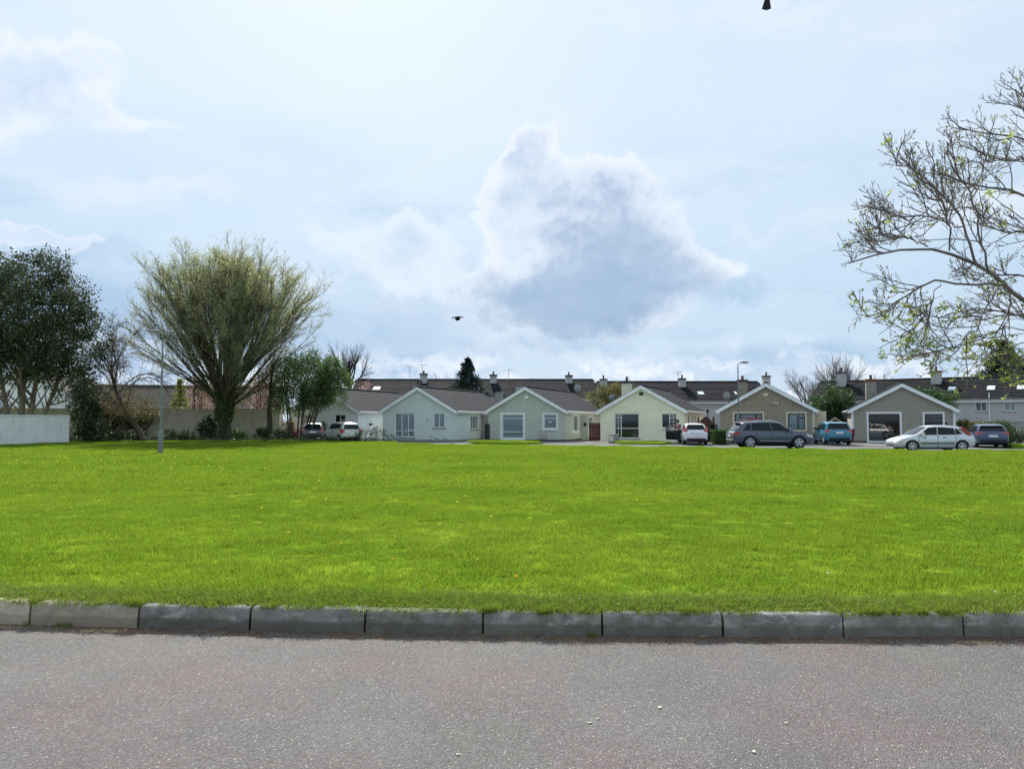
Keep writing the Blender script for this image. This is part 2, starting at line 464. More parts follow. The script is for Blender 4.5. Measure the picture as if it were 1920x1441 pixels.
M['leaf_hedge'] = leaf_mat('hedge_leaves', (0.035, 0.085, 0.022), (0.07, 0.135, 0.035), 0.3)
M['leaf_shrub'] = leaf_mat('grey_green_shrub_leaves', (0.035, 0.055, 0.025), (0.075, 0.10, 0.045), 0.3)
M['blossom'] = leaf_mat('white_blossom', (0.55, 0.58, 0.55), (0.7, 0.7, 0.68), 0.3, 0.1)
M['tyre'] = mat('tyre_rubber', (0.018, 0.018, 0.019), 0.9, 0.15, 8)
M['alloy'] = mat('alloy_rim', (0.42, 0.44, 0.47), 0.35, 0.08, 6, metal=0.6)
M['trim'] = mat('black_trim', (0.016, 0.016, 0.018), 0.55, 0.1, 6)
M['car_glass'] = mat('car_glass', (0.010, 0.014, 0.017), 0.10, 0.1, 3, spec=0.25)
M['lamp_red'] = mat('red_tail_lamp', (0.38, 0.015, 0.02), 0.15, 0.1, 6, spec=0.6, coat=0.6)
M['lamp_clear'] = mat('clear_headlamp', (0.6, 0.63, 0.66), 0.12, 0.05, 6, spec=0.7, coat=0.6)
M['plate'] = mat('number_plate', (0.75, 0.75, 0.73), 0.4, 0.03, 5)
M['plate_blue'] = mat('number_plate_blue', (0.02, 0.06, 0.35), 0.4, 0.03, 5)
def paint(name, c, metal=0.0, rough=0.32): return mat(name, c, rough, 0.05, 2, metal=metal, coat=0.9, spec=0.5)
M['p_grey'] = paint('blue_grey_paint', (0.055, 0.075, 0.115), 0.3)
M['p_white'] = paint('white_car_paint', (0.74, 0.75, 0.77))
M['p_teal'] = paint('teal_car_paint', (0.004, 0.17, 0.27), 0.0)
M['p_silver'] = paint('silver_car_paint', (0.58, 0.60, 0.66), 0.3)
M['p_blue'] = paint('navy_blue_car_paint', (0.035, 0.062, 0.125), 0.25)
M['p_dark'] = paint('charcoal_car_paint', (0.05, 0.052, 0.058), 0.2)
M['p_champ'] = paint('pale_silver_green_paint', (0.52, 0.54, 0.50), 0.3)

# ================================================================== ground
def kerb_y(x): return 5.907 + 0.00836 * (x - 2.67) ** 2     # foot of the kerb face
ROAD_Z = -0.13

def asphalt(name, near=True):
    m, nt, p = new_mat(name)
    N, Lk = nt.nodes, nt.links
    X.nt = nt
    g = N.new('ShaderNodeNewGeometry'); pos = g.outputs['Position']
    def noise(s, d=4, r=0.55):
        n = N.new('ShaderNodeTexNoise'); n.inputs['Scale'].default_value = s; n.inputs['Detail'].default_value = d; n.inputs['Roughness'].default_value = r
        Lk.new(pos, n.inputs['Vector']); return X(n.outputs['Fac'])
    vo = N.new('ShaderNodeTexVoronoi'); vo.inputs['Scale'].default_value = 135; Lk.new(pos, vo.inputs['Vector'])
    sepc = N.new('ShaderNodeSeparateColor'); Lk.new(vo.outputs['Color'], sepc.inputs[0])
    stone = X(sepc.outputs[0])
    base = cmix(sstep(noise(1.3), 0.35, 0.68), (0.104, 0.101, 0.098), (0.130, 0.125, 0.121))
    pk = noise(0.75, 5, 0.6)
    base = cmix(sstep(pk, 0.42, 0.64) * 0.65, base, (0.140, 0.098, 0.102))
    base = cmix(sstep(noise(0.45, 3), 0.55, 0.7) * 0.5, base, (0.158, 0.152, 0.13))
    # single stones in the binder
    base = cmix(sstep(stone, 0.60, 0.80) * 0.42, base, (0.225, 0.215, 0.205))
    base = cmix(sstep(stone, 0.975, 0.99) * 0.7, base, (0.42, 0.41, 0.39))
    base = cmix(sstep(stone, 0.34, 0.14) * 0.55, base, (0.050, 0.048, 0.049))
    base = cmix(sstep(noise(0.9, 7, 0.7), 0.54, 0.70) * 0.35, base, (0.075, 0.073, 0.073))
    if near:
        # washed-in dirt along the foot of the kerb, uneven
        sep = N.new('ShaderNodeSeparateXYZ'); Lk.new(pos, sep.inputs[0])
        x, y = X(sep.outputs[0]), X(sep.outputs[1])
        dk = (x - 2.67) * (x - 2.67) * 0.00836 + 5.907 - y
        e = dk + (noise(2.2, 6, 0.65) - 0.5) * 0.55
        dirt = sstep(e, 0.30, 0.0)
        base = cmix(dirt * 0.75, base, cmix(sstep(noise(3.1, 5), 0.42, 0.62), (0.10, 0.068, 0.042), (0.19, 0.145, 0.095)))
        sand = None
        for sx, sy, rx, ry in ((-3.2, 6.1, 0.30, 0.075), (3.45, 5.78, 0.22, 0.05), (-4.2, 6.2, 0.35, 0.08)):
            u = (x - sx) / rx; v = (y - sy) / ry
            b = X.op('EXPONENT', (u * u + v * v) * -1.0)
            sand = b if sand is None else sand + b
        base = cmix(sstep(sand + (noise(14, 5, 0.7) - 0.5) * 0.9, 0.3, 0.8) * 0.8, base, (0.42, 0.32, 0.19))
    Lk.new(base, p.inputs['Base Color'])
    p.inputs['Roughness'].default_value = 0.85
    p.inputs['Specular IOR Level'].default_value = 0.25
    b = N.new('ShaderNodeBump'); b.inputs['Strength'].default_value = 0.9; b.inputs['Distance'].default_value = 0.006
    h = X(vo.outputs['Distance']) * -1.0 + noise(160, 3) * 0.8
    Lk.new(h.s, b.inputs['Height']); Lk.new(b.outputs[0], p.inputs['Normal'])
    return m
M['asphalt'] = asphalt('worn_asphalt')
M['asphalt_far'] = mat('street_asphalt', (0.105, 0.105, 0.108), 0.9, 0.12, 1.5, bump=0.2, space='World')
M['paving'] = mat('concrete_paving', (0.125, 0.123, 0.118), 0.9, 0.12, 1.5, bump=0.2, space='World')
M['soil'] = mat('dark_soil', (0.055, 0.048, 0.035), 1.0, 0.3, 3, c2=(0.05, 0.075, 0.02), space='World', bump=0.4)

def grass_color(nt):
    """shared by the blades and by the turf under them; depends only on where the grass grows"""
    N, Lk = nt.nodes, nt.links
    X.nt = nt
    g = N.new('ShaderNodeNewGeometry'); pos = g.outputs['Position']
    flat = vmath('MULTIPLY', pos, (1.0, 1.0, 0.0))
    def noise(s, d=4, r=0.6, st=(1, 1, 1)):
        n = N.new('ShaderNodeTexNoise'); n.inputs['Scale'].default_value = s; n.inputs['Detail'].default_value = d; n.inputs['Roughness'].default_value = r
        Lk.new(vmath('MULTIPLY', flat, st), n.inputs['Vector']); return X(n.outputs['Fac'])
    col = cmix(sstep(noise(0.35, 5), 0.35, 0.65), GR_A, GR_B)
    col = cmix(sstep(noise(0.11, 4, 0.6, (1, 1.6, 1)), 0.40, 0.66) * 0.55, col, GR_C)
    col = cmix(sstep(noise(1.6, 6, 0.7), 0.46, 0.70) * 0.42, col, GR_C)
    col = cmix(sstep(noise(2.7, 6, 0.7), 0.58, 0.72) * 0.5, col, GR_D)
    col = cmix(sstep(noise(6.5, 5, 0.65), 0.60, 0.72) * 0.75, col, GR_D)
    # pale worn strip along the kerb
    sep = N.new('ShaderNodeSeparateXYZ'); Lk.new(pos, sep.inputs[0])
    x, y = X(sep.outputs[0]), X(sep.outputs[1])
    dk = y - ((x - 2.67) * (x - 2.67) * 0.00836 + 5.907)
    edge = sstep(dk + (noise(1.8, 6, 0.7) - 0.5) * 2.0, 1.0, 0.0)
    col = cmix(edge * 0.5, col, GR_E)
    return col, g
GR_A = (0.150, 0.243, 0.020); GR_B = (0.196, 0.290, 0.023); GR_C = (0.226, 0.310, 0.030); GR_D = (0.090, 0.164, 0.018); GR_E = (0.200, 0.245, 0.050)

def blade_mat():
    m, nt, p = new_mat('lawn_blades')
    N, Lk = nt.nodes, nt.links
    N.remove(p)
    col, g = grass_color(nt)
    hs = N.new('ShaderNodeHueSaturation'); Lk.new(col, hs.inputs['Color'])
    Lk.new((X(g.outputs['Random Per Island']) * 0.5 + 0.75).s, hs.inputs['Value'])
    Lk.new((X(g.outputs['Random Per Island']) * 0.03 + 0.485).s, hs.inputs['Hue'])
    di = N.new('ShaderNodeBsdfDiffuse'); tr = N.new('ShaderNodeBsdfTranslucent'); gl = N.new('ShaderNodeBsdfGlossy')
    gl.inputs['Roughness'].default_value = 0.4
    for s in (di, tr): Lk.new(hs.outputs[0], s.inputs['Color'])
    mx = N.new('ShaderNodeMixShader'); mx.inputs[0].default_value = 0.5
    Lk.new(di.outputs[0], mx.inputs[1]); Lk.new(tr.outputs[0], mx.inputs[2])
    m2 = N.new('ShaderNodeMixShader'); m2.inputs[0].default_value = 0.012
    Lk.new(mx.outputs[0], m2.inputs[1]); Lk.new(gl.outputs[0], m2.inputs[2])
    Lk.new(m2.outputs[0], N['Material Output'].inputs['Surface'])
    return m
def turf_mat():
    m, nt, p = new_mat('turf')
    N, Lk = nt.nodes, nt.links
    col, g = grass_color(nt)
    hs = N.new('ShaderNodeHueSaturation'); Lk.new(col, hs.inputs['Color']); hs.inputs['Value'].default_value = 0.85
    Lk.new(hs.outputs[0], p.inputs['Base Color'])
    p.inputs['Roughness'].default_value = 1.0; p.inputs['Specular IOR Level'].default_value = 0.0
    return m
M['blade'] = blade_mat()
M['turf'] = turf_mat()

def sheet(name, pts, z, m, kind='structure'):
    me = bpy.data.meshes.new(name)
    tris = tessellate_polygon([[Vector((p[0], p[1], 0)) for p in pts]])
    me.from_pydata([(p[0], p[1], z if len(p) < 3 else p[2]) for p in pts], [], [tuple(t) for t in tris])
    bm = bmesh.new(); bm.from_mesh(me)
    for f in bm.faces:
        if f.normal.z < 0: f.normal_flip()
    bm.to_mesh(me); bm.free()
    o = link(name, me, m)
    if kind: o['kind'] = kind
    return o

# ground to the horizon
g0 = MB().add([(-3000, -3000, -0.30), (3000, -3000, -0.30), (3000, 3000, -0.30), (-3000, 3000, -0.30)], [(0, 1, 2, 3)])
tag(g0.build('ground', M['soil']), kind='structure')
# near road
xs = np.linspace(-40, 40, 41)
sheet('road', [(-40, -30), (40, -30)] + [(x, kerb_y(x) + 0.05) for x in xs[::-1]], ROAD_Z, M['asphalt'])
# far street, pavements
FAR_EDGE = [(-14.0, 60.5), (-9.3, 55.6), (-4.5, 51.0), (-2.0, 48.6), (6.2, 45.6), (16.0, 42.2), (26.2, 38.8), (46, 33.0)]
STREET_Z = -0.14
sheet('street', [(-14.2, 60.3), (-9.4, 55.4), (-4.6, 50.8), (-2.1, 48.4), (6.2, 45.4), (16, 42.0), (26.2, 38.6), (70, 26), (90, 40), (90, 60), (70, 64), (40, 70), (-14, 80)], STREET_Z, M['asphalt_far'])
# lawn (turf sheet); subdivided lightly with a gentle unevenness
def lawn_h(x, y): return 0.05 * max(0.0, min(1.0, 1.0 - (y - 6.6) / 5.0)) + 0.03 * math.sin(x * 0.21 + 1.0) * math.sin(y * 0.17) * min(1, max(0, (y - 8) / 10)) * min(1, max(0, (60 - y) / 12))
def far_edge(x):
    pts = [(-80, 68.0), (-22, 66.0)] + FAR_EDGE + [(70, 26)]
    for (a, b), (c, d) in zip(pts, pts[1:]):
        if a <= x <= c: return b + (d - b) * (x - a) / (c - a)
    return 40
lv, lf = [], []
lxs = np.concatenate([np.linspace(-80, -24, 15), np.linspace(-22, 30, 105), np.linspace(32, 56, 13)])
NY = 60
for i, x in enumerate(lxs):
    y0, y1 = kerb_y(max(-30, min(30, x))) + 0.125, far_edge(x)
    for j in range(NY + 1):
        y = y0 + (y1 - y0) * (j / NY) ** 1.6
        lv.append((x, y, lawn_h(x, y)))
for i in range(len(lxs) - 1):
    for j in range(NY):
        a = i * (NY + 1) + j
        lf.append((a, a + NY + 1, a + NY + 2, a + 1))
tag(link('lawn', np_mesh('lawn', lv, lf, M['turf'], True)), kind='structure')

# ================================================================== kerb: every stone on its own
def kerb_mat(name, c, hi, lo, dirt):
    m, nt, p = new_mat(name)
    N, Lk = nt.nodes, nt.links; X.nt = nt
    pos = N.new('ShaderNodeNewGeometry').outputs['Position']
    def noise(sc_, d=6, r=0.65, st=(1, 1, 1)):
        n = N.new('ShaderNodeTexNoise'); n.inputs['Scale'].default_value = sc_; n.inputs['Detail'].default_value = d; n.inputs['Roughness'].default_value = r
        Lk.new(vmath('MULTIPLY', pos, st), n.inputs['Vector']); return X(n.outputs['Fac'])
    col = cmix(sstep(noise(7), 0.36, 0.64), lo, c)
    col = cmix(sstep(noise(4.5, 8, 0.75, (1, 1, 2.5)), 0.53, 0.66) * 0.8, col, hi)
    col = cmix(sstep(noise(38, 4), 0.60, 0.75) * 0.6, col, hi)
    col = cmix(sstep(noise(30, 4), 0.60, 0.72) * 0.5, col, lo)
    # splash dirt on the lower part of the face, and moss by the turf
    sep = N.new('ShaderNodeSeparateXYZ'); Lk.new(pos, sep.inputs[0])
    z = X(sep.outputs[2]) + (noise(5, 6, 0.7) - 0.5) * 0.07
    col = cmix(sstep(z, -0.035, -0.065) * 0.7, col, dirt)
    col = cmix(sstep(z, 0.025, 0.052) * sstep(noise(3.3), 0.5, 0.6) * 0.6, col, (0.06, 0.075, 0.025))
    oi = N.new('ShaderNodeObjectInfo'); hs = N.new('ShaderNodeHueSaturation'); Lk.new(col, hs.inputs['Color'])
    Lk.new((X(oi.outputs['Random']) * 0.35 + 0.83).s, hs.inputs['Value'])
    Lk.new(hs.outputs[0], p.inputs['Base Color']); p.inputs['Roughness'].default_value = 0.92; p.inputs['Specular IOR Level'].default_value = 0.2
    b = N.new('ShaderNodeBump'); b.inputs['Strength'].default_value = 0.8; b.inputs['Distance'].default_value = 0.01
    Lk.new((noise(45, 5) + noise(9, 4)).s, b.inputs['Height']); Lk.new(b.outputs[0], p.inputs['Normal'])
    return m
M['kerb_dark'] = kerb_mat('old_dark_kerb_concrete', (0.28, 0.27, 0.24), (0.47, 0.455, 0.41), (0.16, 0.155, 0.137), (0.12, 0.105, 0.085))
M['kerb_light'] = kerb_mat('newer_buff_kerb_concrete', (0.50, 0.435, 0.335), (0.58, 0.52, 0.42), (0.36, 0.31, 0.24), (0.28, 0.23, 0.17))
kerb = empty('kerb', (0, 0, 0)); tag(kerb, kind='structure')
def kerb_stone_mesh(seed):
    r = random.Random(seed)
    L = 0.913 - r.uniform(0.010, 0.026)
    prof = [(0.0, -0.30), (0.004, ROAD_Z), (0.010, 0.012), (0.016, 0.030), (0.030, 0.044), (0.060, 0.049), (0.13, 0.050), (0.13, -0.30)]
    n = 10; vs = []; fs = []
    for i in range(n + 1):
        t = i / n; x = (t - 0.5) * L
        e = 0.006 if i in (0, n) else 0.0
        for k, (y, z) in enumerate(prof):
            j = r.uniform(-1, 1) * 0.0022
            if 1 < k < 6: vs.append((x, y + e + j + 0.002 * math.sin(7 * t + seed), z - e * 0.8 + j))
            else: vs.append((x, y, z))
    m = len(prof)
    for i in range(n):
        for k in range(m):
            fs.append((i * m + k, i * m + (k + 1) % m, (i + 1) * m + (k + 1) % m, (i + 1) * m + k))
    fs += [tuple(range(m))[::-1], tuple(range(n * m, n * m + m))]
    b = MB(); b.add(vs, fs)
    return b
for k in range(-9, 11):
    x = -0.225 + 0.913 * (k + 0.5)
    y = kerb_y(x); sl_ = 2 * 0.00836 * (x - 2.67)
    light = k <= -4 and k not in (-7,)
    o = kerb_stone_mesh(k + 40).build('kerb_stone', M['kerb_light'] if light else M['kerb_dark'], kerb, (x, y + random.uniform(-0.006, 0.006), random.uniform(-0.008, 0.004)), math.atan(sl_) + random.uniform(-0.008, 0.008), smooth=40)
# a bedding strip of dark earth behind the joints
bv = []
for x in np.linspace(-9, 10, 40): bv.append((x, kerb_y(x)))
b = MB()
for (x0, y0), (x1, y1) in zip(bv, bv[1:]):
    b.add([(x0, y0 + 0.045, -0.30), (x1, y1 + 0.045, -0.30), (x1, y1 + 0.045, 0.02), (x0, y0 + 0.045, 0.02), (x0, y0 + 0.12, 0.02), (x1, y1 + 0.12, 0.02)], [(0, 1, 2, 3), (3, 2, 5, 4)])
b.build('joint_soil', M['soil'], kerb)

# ================================================================== grass blades
def blade_patch(name, size, count, hmin, hmax, wid, seed, lean=0.45, mt=None):
    r = np.random.default_rng(seed)
    n = count
    p = (r.random((n, 2)) - 0.5) * size
    a = r.random(n) * 2 * math.pi
    h = hmin + (hmax - hmin) * r.random(n) ** 1.6
    ln = r.random(n) * lean * h + 0.1 * h
    la = r.random(n) * 2 * math.pi
    w = wid * (0.6 + 0.8 * r.random(n))
    dx, dy = np.cos(a) * w / 2, np.sin(a) * w / 2
    lx, ly = np.cos(la) * ln, np.sin(la) * ln
    V = np.zeros((n, 5, 3))
    V[:, 0] = np.stack([p[:, 0] - dx, p[:, 1] - dy, np.full(n, -0.01)], 1)
    V[:, 1] = np.stack([p[:, 0] + dx, p[:, 1] + dy, np.full(n, -0.01)], 1)
    V[:, 2] = np.stack([p[:, 0] + dx * 0.8 + lx * 0.35, p[:, 1] + dy * 0.8 + ly * 0.35, h * 0.6], 1)
    V[:, 3] = np.stack([p[:, 0] - dx * 0.8 + lx * 0.35, p[:, 1] - dy * 0.8 + ly * 0.35, h * 0.6], 1)
    V[:, 4] = np.stack([p[:, 0] + lx, p[:, 1] + ly, h * 0.97], 1)
    idx = np.arange(n)[:, None] * 5
    T = np.concatenate([idx + np.array([[0, 1, 2]]), idx + np.array([[0, 2, 3]]), idx + np.array([[3, 2, 4]])])
    me = np_mesh(name, V.reshape(-1, 3), T, mt or M['blade'])
    return bpy.data.objects.new(name, me)     # kept out of the scene; used as the source for the lawn's blades

def scatter(name, pts, scl, sources, mt, rot=6.283):
    """one object: copies of the source blades on the given points"""
    me = bpy.data.meshes.new(name)
    me.from_pydata([tuple(p) for p in pts], [], [])
    at = me.attributes.new('sc', 'FLOAT_VECTOR', 'POINT'); at.data.foreach_set('vector', np.asarray(scl, dtype=np.float32).ravel())
    o = link(name, me)
    ng = bpy.data.node_groups.new(name, 'GeometryNodeTree')
    ng.interface.new_socket('Geometry', in_out='INPUT', socket_type='NodeSocketGeometry')
    ng.interface.new_socket('Geometry', in_out='OUTPUT', socket_type='NodeSocketGeometry')
    N, Lk = ng.nodes, ng.links
    gi, go = N.new('NodeGroupInput'), N.new('NodeGroupOutput')
    iop = N.new('GeometryNodeInstanceOnPoints')
    g2i = N.new('GeometryNodeGeometryToInstance')
    for s in reversed(sources):
        oi = N.new('GeometryNodeObjectInfo'); oi.inputs['Object'].default_value = s
        Lk.new(oi.outputs['Geometry'], g2i.inputs[0])
    rv = N.new('FunctionNodeRandomValue'); rv.data_type = 'FLOAT_VECTOR'
    rv.inputs[0].default_value = (-0.05, -0.05, 0); rv.inputs[1].default_value = (0.05, 0.05, rot)
    na = N.new('GeometryNodeInputNamedAttribute'); na.data_type = 'FLOAT_VECTOR'; na.inputs['Name'].default_value = 'sc'
    Lk.new(gi.outputs[0], iop.inputs['Points']); Lk.new(g2i.outputs[0], iop.inputs['Instance'])
    iop.inputs['Pick Instance'].default_value = True
    Lk.new(rv.outputs[0], iop.inputs['Rotation']); Lk.new(na.outputs[0], iop.inputs['Scale'])
    Lk.new(iop.outputs[0], go.inputs[0])
    md = o.modifiers.new('blades', 'NODES'); md.node_group = ng
    return o

def lump(x, y):
    return 0.5 + 0.25 * math.sin(x * 1.7 + 2 * math.sin(y * 0.9)) + 0.25 * math.sin(y * 2.3 + 1.7 * math.sin(x * 1.1 + 1))
near_src = [blade_patch('short_blades', 0.55, 900, 0.022, 0.062, 0.0055, 20 + i) for i in range(4)] + [blade_patch('tufted_blades', 0.5, 900, 0.025, 0.085, 0.006, 30 + i, 0.6) for i in range(2)]
gp, gs = [], []
y = 6.2
while y < 17.5:
    st = 0.36 + (y - 6) * 0.012
    half = y * 0.72 + 1.2
    x = -half
    while x < half:
        px_, py_ = x + random.uniform(-.12, .12), y + random.uniform(-.12, .12)
        if py_ > kerb_y(px_) + 0.30:
            k = 0.50 + 0.45 * lump(px_, py_) * random.uniform(0.6, 1.3)
            gp.append((px_, py_, lawn_h(px_, py_))); gs.append((1.0, 1.0, k * (1 + (y - 6) * 0.01)))
        x += st
    y += st
mid_src = [blade_patch('far_blades', 1.3, 1500, 0.03, 0.075, 0.014, 50 + i) for i in range(4)]
gp2, gs2 = [], []
y = 17.0
while y < 66:
    st = 0.95 + (y - 17) * 0.010
    half = y * 0.72 + 2
    x = -half
    while x < half:
        px_, py_ = x + random.uniform(-.3, .3), y + random.uniform(-.3, .3)
        if py_ < far_edge(px_) - 0.5:
            k = 0.7 + 0.7 * lump(px_ * 0.6, py_ * 0.6) * random.uniform(0.6, 1.3)
            sx_ = 1 + (y - 17) * 0.012
            gp2.append((px_, py_, lawn_h(px_, py_))); gs2.append((sx_, sx_, k * (1 + (y - 17) * 0.008)))
        x += st
    y += st
# rough fringe over the kerb top
edge_src = [blade_patch('fringe_blades', 0.22, 170, 0.03, 0.085, 0.0045, 70 + i, 1.1) for i in range(4)]
gp3, gs3 = [], []
x = -8.0
while x < 9.0:
    w = 0.5 + 0.5 * math.sin(x * 2.1 + 1.3 * math.sin(x * 5.1))
    dense = random.random()
    yb = kerb_y(x) + 0.165 + random.uniform(-0.02, 0.04) - (0.035 if w > 0.6 else 0) - (0.03 if w > 0.85 else 0)
    gp3.append((x, yb, 0.045)); gs3.append((1, 1, 0.40 + 0.50 * w * dense))
    gp3.append((x + .03, yb + .12, 0.05)); gs3.append((1.2, 1.2, 0.5 + 0.25 * dense))
    gp3.append((x - .03, yb + .24, 0.05)); gs3.append((1.2, 1.2, 0.5 + 0.25 * dense))
    x += 0.065
# tufts hanging at some joints
for jx in (-3.86, -3.1, -2.98, -0.2, -0.16, 1.35, 1.45, 2.75, 3.15, 3.3, 2.9, -1.9, 0.25):
    for q in range(3):
        gp3.append((jx + random.uniform(-.05, .05), kerb_y(jx) + 0.06, 0.035)); gs3.append((0.45, 0.45, random.uniform(0.6, 1.1)))
# weeds at the foot of the kerb
for jx in (-3.62, -3.55, -3.9, 0.6):
    gp3.append((jx, kerb_y(jx) - 0.01, ROAD_Z)); gs3.append((0.45, 0.2, 0.6))
hang_src = []
for i in range(4):
    o_ = blade_patch('hanging_blades', 0.12, 46, 0.05, 0.12, 0.004, 170 + i, 0.5)
    n_ = len(o_.data.vertices); c_ = np.zeros(n_ * 3, dtype=np.float32); o_.data.vertices.foreach_get('co', c_); c_ = c_.reshape(-1, 3)
    h_ = np.clip(c_[:, 2], 0, None); c_[:, 1] = c_[:, 1] * .35 - h_ * 1.25; c_[:, 2] = h_ * .35 - (h_ / .1) ** 2 * .075
    o_.data.vertices.foreach_set('co', c_.ravel()); o_.data.update(); hang_src.append(o_)
gp5, gs5 = [], []
x = -7.0
while x < 8.0:
    w = math.sin(x * 1.9 + 2.2) + .7 * math.sin(x * 4.7) + .5 * math.sin(x * 11.3 + 1)
    if w > .25 and random.random() < .75:
        gp5.append((x, kerb_y(x) + 0.075 + random.uniform(-.02, .03), 0.048)); k_ = random.uniform(.5, 1.1); gs5.append((1, k_, k_))
    x += 0.05
tag(scatter('overhanging_grass', gp5, gs5, hang_src, M['blade'], 0.0), kind='stuff')
for nm, a, s_, src in (('grass', gp, gs, near_src), ('distant_grass', gp2, gs2, mid_src), ('kerb_fringe_grass', gp3, gs3, edge_src)):
    tag(scatter(nm, a, s_, src, M['blade']), kind='stuff')

# ================================================================== houses
def wall_mesh(b, outer, holes, fn, depth_vec, reveal=0.13):
    """a wall outline with rectangular holes (2-D), lifted to 3-D by fn; reveals run along depth_vec"""
    loops = [[Vector((p[0], p[1], 0)) for p in outer]]
    for (x0, x1, z0, z1) in holes:
        loops.append([Vector((x0, z0, 0)), Vector((x0, z1, 0)), Vector((x1, z1, 0)), Vector((x1, z0, 0))])
    flat = [p for l in loops for p in l]
    tris = tessellate_polygon(loops)
    b.add([fn(p.x, p.y) for p in flat], [tuple(t) for t in tris])
    dv = Vector(depth_vec) * reveal
    for (x0, x1, z0, z1) in holes:
        c = [Vector(fn(*q)) for q in ((x0, z0), (x1, z0), (x1, z1), (x0, z1))]
        b.add(c + [p + dv for p in c], [(0, 1, 5, 4), (1, 2, 6, 5), (2, 3, 7, 6), (3, 0, 4, 7)])

def window(parent, place, w, h, cols, rows=None, frame='white_upvc', fw=0.055, curtain='curtain', sill=None, sill_m='conc', surround=None, glass='glass', muntin=None, folds=True):
    """window > pane, curtain, sill, surround. place(u, d, z): d is metres out of the wall, origin at the opening's lower left corner.
    cols: x fractions of vertical bars; rows: {cell index: [z fractions of bars]}"""
    out = -0.075
    def bx(b, x0, x1, z0, z1, d0, d1):
        p = [place(x, d, z) for (x, d, z) in ((x0, d0, z0), (x1, d0, z0), (x1, d1, z0), (x0, d1, z0), (x0, d0, z1), (x1, d0, z1), (x1, d1, z1), (x0, d1, z1))]
        b.add(p, [(3, 2, 1, 0), (4, 5, 6, 7), (0, 1, 5, 4), (1, 2, 6, 5), (2, 3, 7, 6), (3, 0, 4, 7)])
    b = MB()
    o = out
    bx(b, 0, fw, 0, h, o - 0.05, o + 0.02); bx(b, w - fw, w, 0, h, o - 0.05, o + 0.02)
    bx(b, fw, w - fw, 0, fw, o - 0.05, o + 0.02); bx(b, fw, w - fw, h - fw, h, o - 0.05, o + 0.02)
    xs_ = [fw / 2] + [c * w for c in cols] + [w - fw / 2]
    for c in cols: bx(b, c * w - fw / 2, c * w + fw / 2, fw, h - fw, o - 0.047, o + 0.017)
    for i in range(len(xs_) - 1):
        for z in (rows or {}).get(i, []):
            bx(b, xs_[i] + fw / 2, xs_[i + 1] - fw / 2, z * h - fw / 2, z * h + fw / 2, o - 0.044, o + 0.014)
        if muntin and i in muntin:
            zs = [0.0] + list((rows or {}).get(i, [])) + [1.0]
            nx, nzs = muntin[i]
            for q in range(1, nx):
                xx = xs_[i] + (xs_[i + 1] - xs_[i]) * q / nx
                bx(b, xx - 0.014, xx + 0.014, fw, h - fw, o - 0.035, o + 0.008)
            for z in nzs: bx(b, xs_[i] + fw / 2, xs_[i + 1] - fw / 2, z * h - 0.014, z * h + 0.014, o - 0.033, o + 0.006)
    fr = b.build('window', M[frame], parent)
    for i in range(len(xs_) - 1):
        zs = [fw / 2] + [z * h for z in (rows or {}).get(i, [])] + [h - fw / 2]
        for z0, z1 in zip(zs, zs[1:]):
            g = MB(); bx(g, xs_[i], xs_[i + 1], z0, z1, o - 0.03, o - 0.022); g.build('pane', M[glass], fr)
    if curtain:
        g = MB(); n = max(8, int(w / 0.05)); vs = []
        for k in range(n + 1):
            dd = -0.135 - 0.03 * (0.5 + 0.5 * math.sin(k * 1.9)) - random.uniform(0, 0.012)
            vs += [place(w * k / n, dd, 0.0), place(w * k / n, dd, h)]
        g.add(vs, [(2 * k, 2 * k + 2, 2 * k + 3, 2 * k + 1) for k in range(n)])
        g.build('curtain', M[curtain], fr)
    if sill:
        g = MB(); bx(g, -0.09, w + 0.09, -sill, -0.002, -0.10, 0.07); g.build('sill', M[sill_m], fr)
    if surround:
        sw, sm = surround
        g = MB(); q = 0.022
        bx(g, -sw, -0.002, -sw, h + sw, 0.002, q); bx(g, w + 0.002, w + sw, -sw, h + sw, 0.002, q)
        bx(g, -0.002, w + 0.002, h + 0.002, h + sw, 0.002, q - .003); bx(g, -0.002, w + 0.002, -sw, -0.002, 0.002, q + 0.02)
        g.build('surround', M[sm], fr)
    return fr

def course_roof(b, pe, pr, along, n, t=0.05):
    """stepped tile courses on one slope: pe = eave start, pr = ridge start, along = vector of the run"""
    pe, pr, al = Vector(pe), Vector(pr), Vector(along)
    up = (pr - pe); nrm = al.cross(up).normalized()
    if nrm.z < 0: nrm = -nrm
    st = up / n
    for i in range(n):
        a = pe + st * i; c = pe + st * (i + 1.12 if i < n - 1 else i + 1)
        q = [a, a + al, c + al, c]
        top = [a + nrm * t, a + al + nrm * t, c + al + nrm * 0.014, c + nrm * 0.014]
        b.add(q + top, [(4, 5, 6, 7), (0, 1, 5, 4), (1, 2, 6, 5), (3, 0, 4, 7), (3, 2, 1, 0)])

